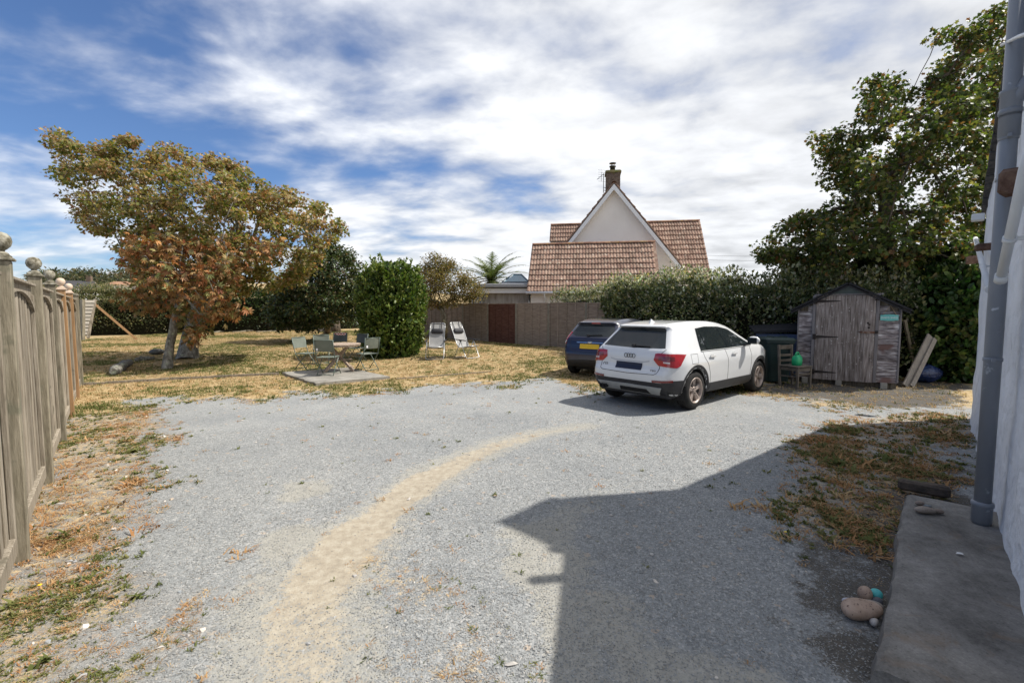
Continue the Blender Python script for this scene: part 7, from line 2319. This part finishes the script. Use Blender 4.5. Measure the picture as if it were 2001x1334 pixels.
    # leaning planks, right of the shed
    def lean(label, b, tp, w, th=.03, mat='wood_teak', grp='timbers leaning beside the shed'):
        b = Vector(b); tp = Vector(tp)
        mb = MB(); mb.bar(Vector((0, 0, 0)), tp - b, w, th, up=(0, 1, 0)); o = mb.build('leaning_board', M[mat], None, b); tag(o, label, 'board', grp)
        return o
    b = P(1770, 752, 10.0); b.z = .03
    tp = P(1818, 656, 10.5)
    M['board_grey'] = pm('pale_grey_board', [(.19, .17, .15), (.28, .255, .23)], .85, 5, .3, 40, stretch=(6, 6, .6), objvar=.1)
    lean('broad pale grey board leaning right of the shed, its left half', b, tp, .17, .03, 'board_grey')
    b2 = P(1782, 751, 9.97); b2.z = .03
    lean('pale grey board leaning right of the shed, its narrower right piece', b2, P(1827, 662, 10.47), .10, .03, 'board_grey')
    lean('thin dark pole leaning against the shed right flank', (P(1790, 745, 11.2).x, 11.2, .03), P(1768, 625, 11.0), .06, .05, 'wood_post')
    lean('second thin pole leaning behind the pale boards', (P(1800, 745, 11.35).x, 11.35, .03), P(1779, 648, 11.2), .05, .05, 'wood_post')
    # blue plastic bag
    c = P(1808, 745, 10.75); c.z = 0
    rs = np.random.RandomState(3)
    mb = MB(); rows = []
    for i in range(11):
        ph = math.pi * i / 10; row = []
        for j in range(20):
            a = 2 * math.pi * j / 20
            r = 1 + .16 * (float(vnoise(np.array(j % 20 * .9), np.array(i * .8), 1.0, 3)) - .5) * 2 * math.sin(ph)
            row.append((.33 * r * math.sin(ph) * math.cos(a), .26 * r * math.sin(ph) * math.sin(a), .215 - .215 * math.cos(ph) * (1 + .1 * math.sin(a * 3))))
        rows.append(row)
    mb.grid(rows[::-1], closed=True)
    bag = pm('dark_blue_polythene', [(.008, .014, .045), (.016, .03, .10), (.05, .10, .24)], .22, 5, .8, 12, spec=.6, bdist=.05)
    o = mb.build('plastic_bag', bag, None, c); tag(o, 'crumpled dark blue plastic bag lying behind the leaning boards', 'bag')
by_shed()

# ------------------------------------------------------------------ odds and ends on the ground
def pebble(label, u, v, w, l, h, cols, yaw, z=0.0, seed=1, name='pebble', grp='pebbles by the concrete slab', sp=None):
    g = G(u, v, z)
    mb = MB(); rows = []
    rs = random.Random(seed); a0 = [rs.uniform(-.10, .10) for _ in range(6)]
    for i in range(15):
        ph = math.pi * i / 14; row = []
        for j in range(26):
            a = 2 * math.pi * j / 26
            r = 1 + a0[0] * math.cos(a) + a0[1] * math.cos(2 * a + 1) + a0[2] * math.sin(3 * a)
            row.append((l / 2 * r * math.sin(ph) ** .9 * math.cos(a), w / 2 * r * math.sin(ph) ** .9 * math.sin(a), h / 2 - h / 2 * math.cos(ph)))
        rows.append(row)
    mb.grid(rows[::-1], closed=True)
    m = pm('pebble_stone', cols, .55, 14, .12, 90, spec=.35, spots=sp)
    o = mb.build(name, m, None, (g.x, g.y, (float(gz(g.x, g.y)) if z == 0 else z) - h * .06 + .008), (0, 0, yaw)); tag(o, label, 'stone', grp)
def odds():
    tan = [(.24, .165, .12), (.34, .245, .185), (.40, .30, .235)]
    sp = ((.11, .065, .05), 75, .60)
    pebble('largest speckled tan pebble beside the concrete slab edge', 1678, 1205, .145, .215, .095, tan, .25, seed=2, sp=sp)
    pebble('speckled tan pebble standing behind the largest one', 1690, 1172, .075, .085, .085, tan, .9, seed=3, sp=sp)
    pebble('turquoise painted pebble touching the slab edge', 1712, 1170, .065, .075, .06, [(.06, .36, .36), (.09, .44, .43)], .3, seed=4)
    pebble('small dark grey pebble in front of the turquoise one', 1714, 1182, .05, .06, .045, [(.07, .07, .08), (.11, .11, .125)], .2, seed=5)
    pebble('small lilac white pebble left of the tan pebbles', 1659, 1180, .045, .075, .035, [(.38, .38, .44), (.46, .46, .52)], -.2, seed=6)
    pebble('flat grey tan pebble tucked behind the largest one', 1703, 1192, .06, .12, .055, [(.22, .19, .165), (.31, .275, .24)], -.5, seed=7)
    pebble('small pale pebble wedged at the slab edge in front', 1708, 1222, .04, .055, .04, [(.36, .335, .32), (.44, .42, .40)], .7, seed=8)
    pebble('oval speckled pebble lying on the concrete slab', 1807, 1003, .085, .15, .05, [(.20, .165, .135), (.29, .24, .20)], -.2, z=.10, seed=9, sp=sp)
    pebble('round brown pebble behind the oval one on the slab', 1797, 988, .05, .075, .035, [(.20, .155, .125), (.27, .215, .18)], .1, z=.10, seed=10)
    pebble('tiny blue grey pebble behind the oval one on the slab', 1813, 993, .035, .055, .025, [(.15, .17, .18), (.2, .22, .23)], -.4, z=.10, seed=11)
    pebble('pointed brown pebble at the right end of the oval one', 1834, 1004, .05, .07, .035, [(.17, .13, .105), (.24, .19, .155)], -.3, z=.10, seed=12)
    # white fleck of paper on the slab
    g = G(1876, 1082, .108)
    mb = MB(); mb.add([(-.03, 0, .004), (-.01, -.012, .007), (.01, -.02, .004), (.008, -.004, .008), (.032, .006, .004), (.006, .012, .007), (-.008, .024, .004), (-.012, .008, .008)], [tuple(range(8))])
    o = mb.build('paper_scrap', flat('white_paper', (.72, .72, .70), .9), None, g); tag(o, 'torn white scrap of paper on the concrete slab', 'paper')
    # timber edging across the lawn
    rnd = random.Random(2)
    for (a, b, lab) in (((162, 755), (330, 744), 'low grey timber edging across the lawn, left piece by the fence'), ((332, 744), (545, 733), 'low grey timber edging across the lawn, piece running to the pad'), ((775, 742), (960, 728), 'half buried timber edging right of the concrete pad')):
        p, q = GT(*a), GT(*b)
        mb = MB(); n = 8
        pts = [(q - p) * (k / n) for k in range(n + 1)]
        for k in range(n): mb.bar(pts[k] + Vector((0, 0, .035 + rnd.uniform(-.008, .008))), pts[k + 1] + Vector((0, 0, .035 + rnd.uniform(-.008, .008))), .06, .085)
        if a[0] > 700: 
            mb = MB(); mb.bar(Vector((0, 0, .012)), q - p + Vector((0, 0, .012)), .05, .06)
        o = mb.build('timber_edging', M['wood_grey'], None, (p.x, p.y, p.z)); tag(o, lab, 'edging', 'timber edging pieces')
    # old log and stones under the sycamore
    def log(name, label, u0, v0, u1, v1, r, mat, seed, cat='log'):
        p, q = GT(u0, v0), GT(u1, v1); rs = random.Random(seed); n = 9
        pts = []; rad = []
        for k in range(n):
            f = k / (n - 1); pts.append((q - p) * f + Vector((rs.uniform(-.03, .03), rs.uniform(-.03, .03), r * .8 + rs.uniform(-.02, .03)))); rad.append(r * rs.uniform(.75, 1.15) * (.7 if k in (0, n - 1) else 1))
        mb = MB(); mb.tube(pts, rad, 10); o = mb.build(name, mat, None, p); tag(o, label, cat, 'old wood lying on the lawn')
    log('old_log', 'short thick pale log on the grass left of the tree trunks', 222, 735, 256, 712, .13, M['bark_grey'], 1)
    log('old_log', 'low dark log between the pale log and the trunks', 262, 708, 300, 704, .09, M['bark_grey'], 2)
    pebble('dark rock half buried behind the chestnut trunk', 308, 699, .35, .5, .22, [(.05, .05, .045), (.10, .10, .09)], .2, seed=21, name='rock', grp=None)
    # branches and rails stacked along the back hedge
    for k, (a, b, r) in enumerate((((415, 651), (470, 647), .06), ((425, 648), (520, 644), .05), ((455, 650), (555, 645), .06), ((470, 646), (560, 640), .045), ((500, 650), (545, 648), .05))):
        log('stacked_pole', ('lowest', 'longest thin', 'thick middle', 'topmost slanting', 'short front')[k] + ' grey pole stacked along the dark back hedge', *a, *b, r, M['wood_post'], 30 + k, 'pole')
    # stump and pale slab by the dark tree
    p = GT(648, 650)
    mb = MB(); mb.tube([(0, 0, -.05), (0, .02, .4), (.03, 0, .75)], [.42, .36, .33], 14); o = mb.build('tree_stump', M['bark_brown'], None, (p.x, p.y + .5, p.z)); tag(o, 'broad old tree stump under the dark tree behind the table', 'stump')
    p = GT(646, 648)
    mb = MB(); mb.box((0, 0, .18), (1.1, .35, .34), bev=.05, jit=.03, rnd=random.Random(1)); o = mb.build('stone_block', M['concrete'], None, (p.x - .1, p.y - .3, p.z)); tag(o, 'pale stone block in front of the old stump', 'stone')
odds()
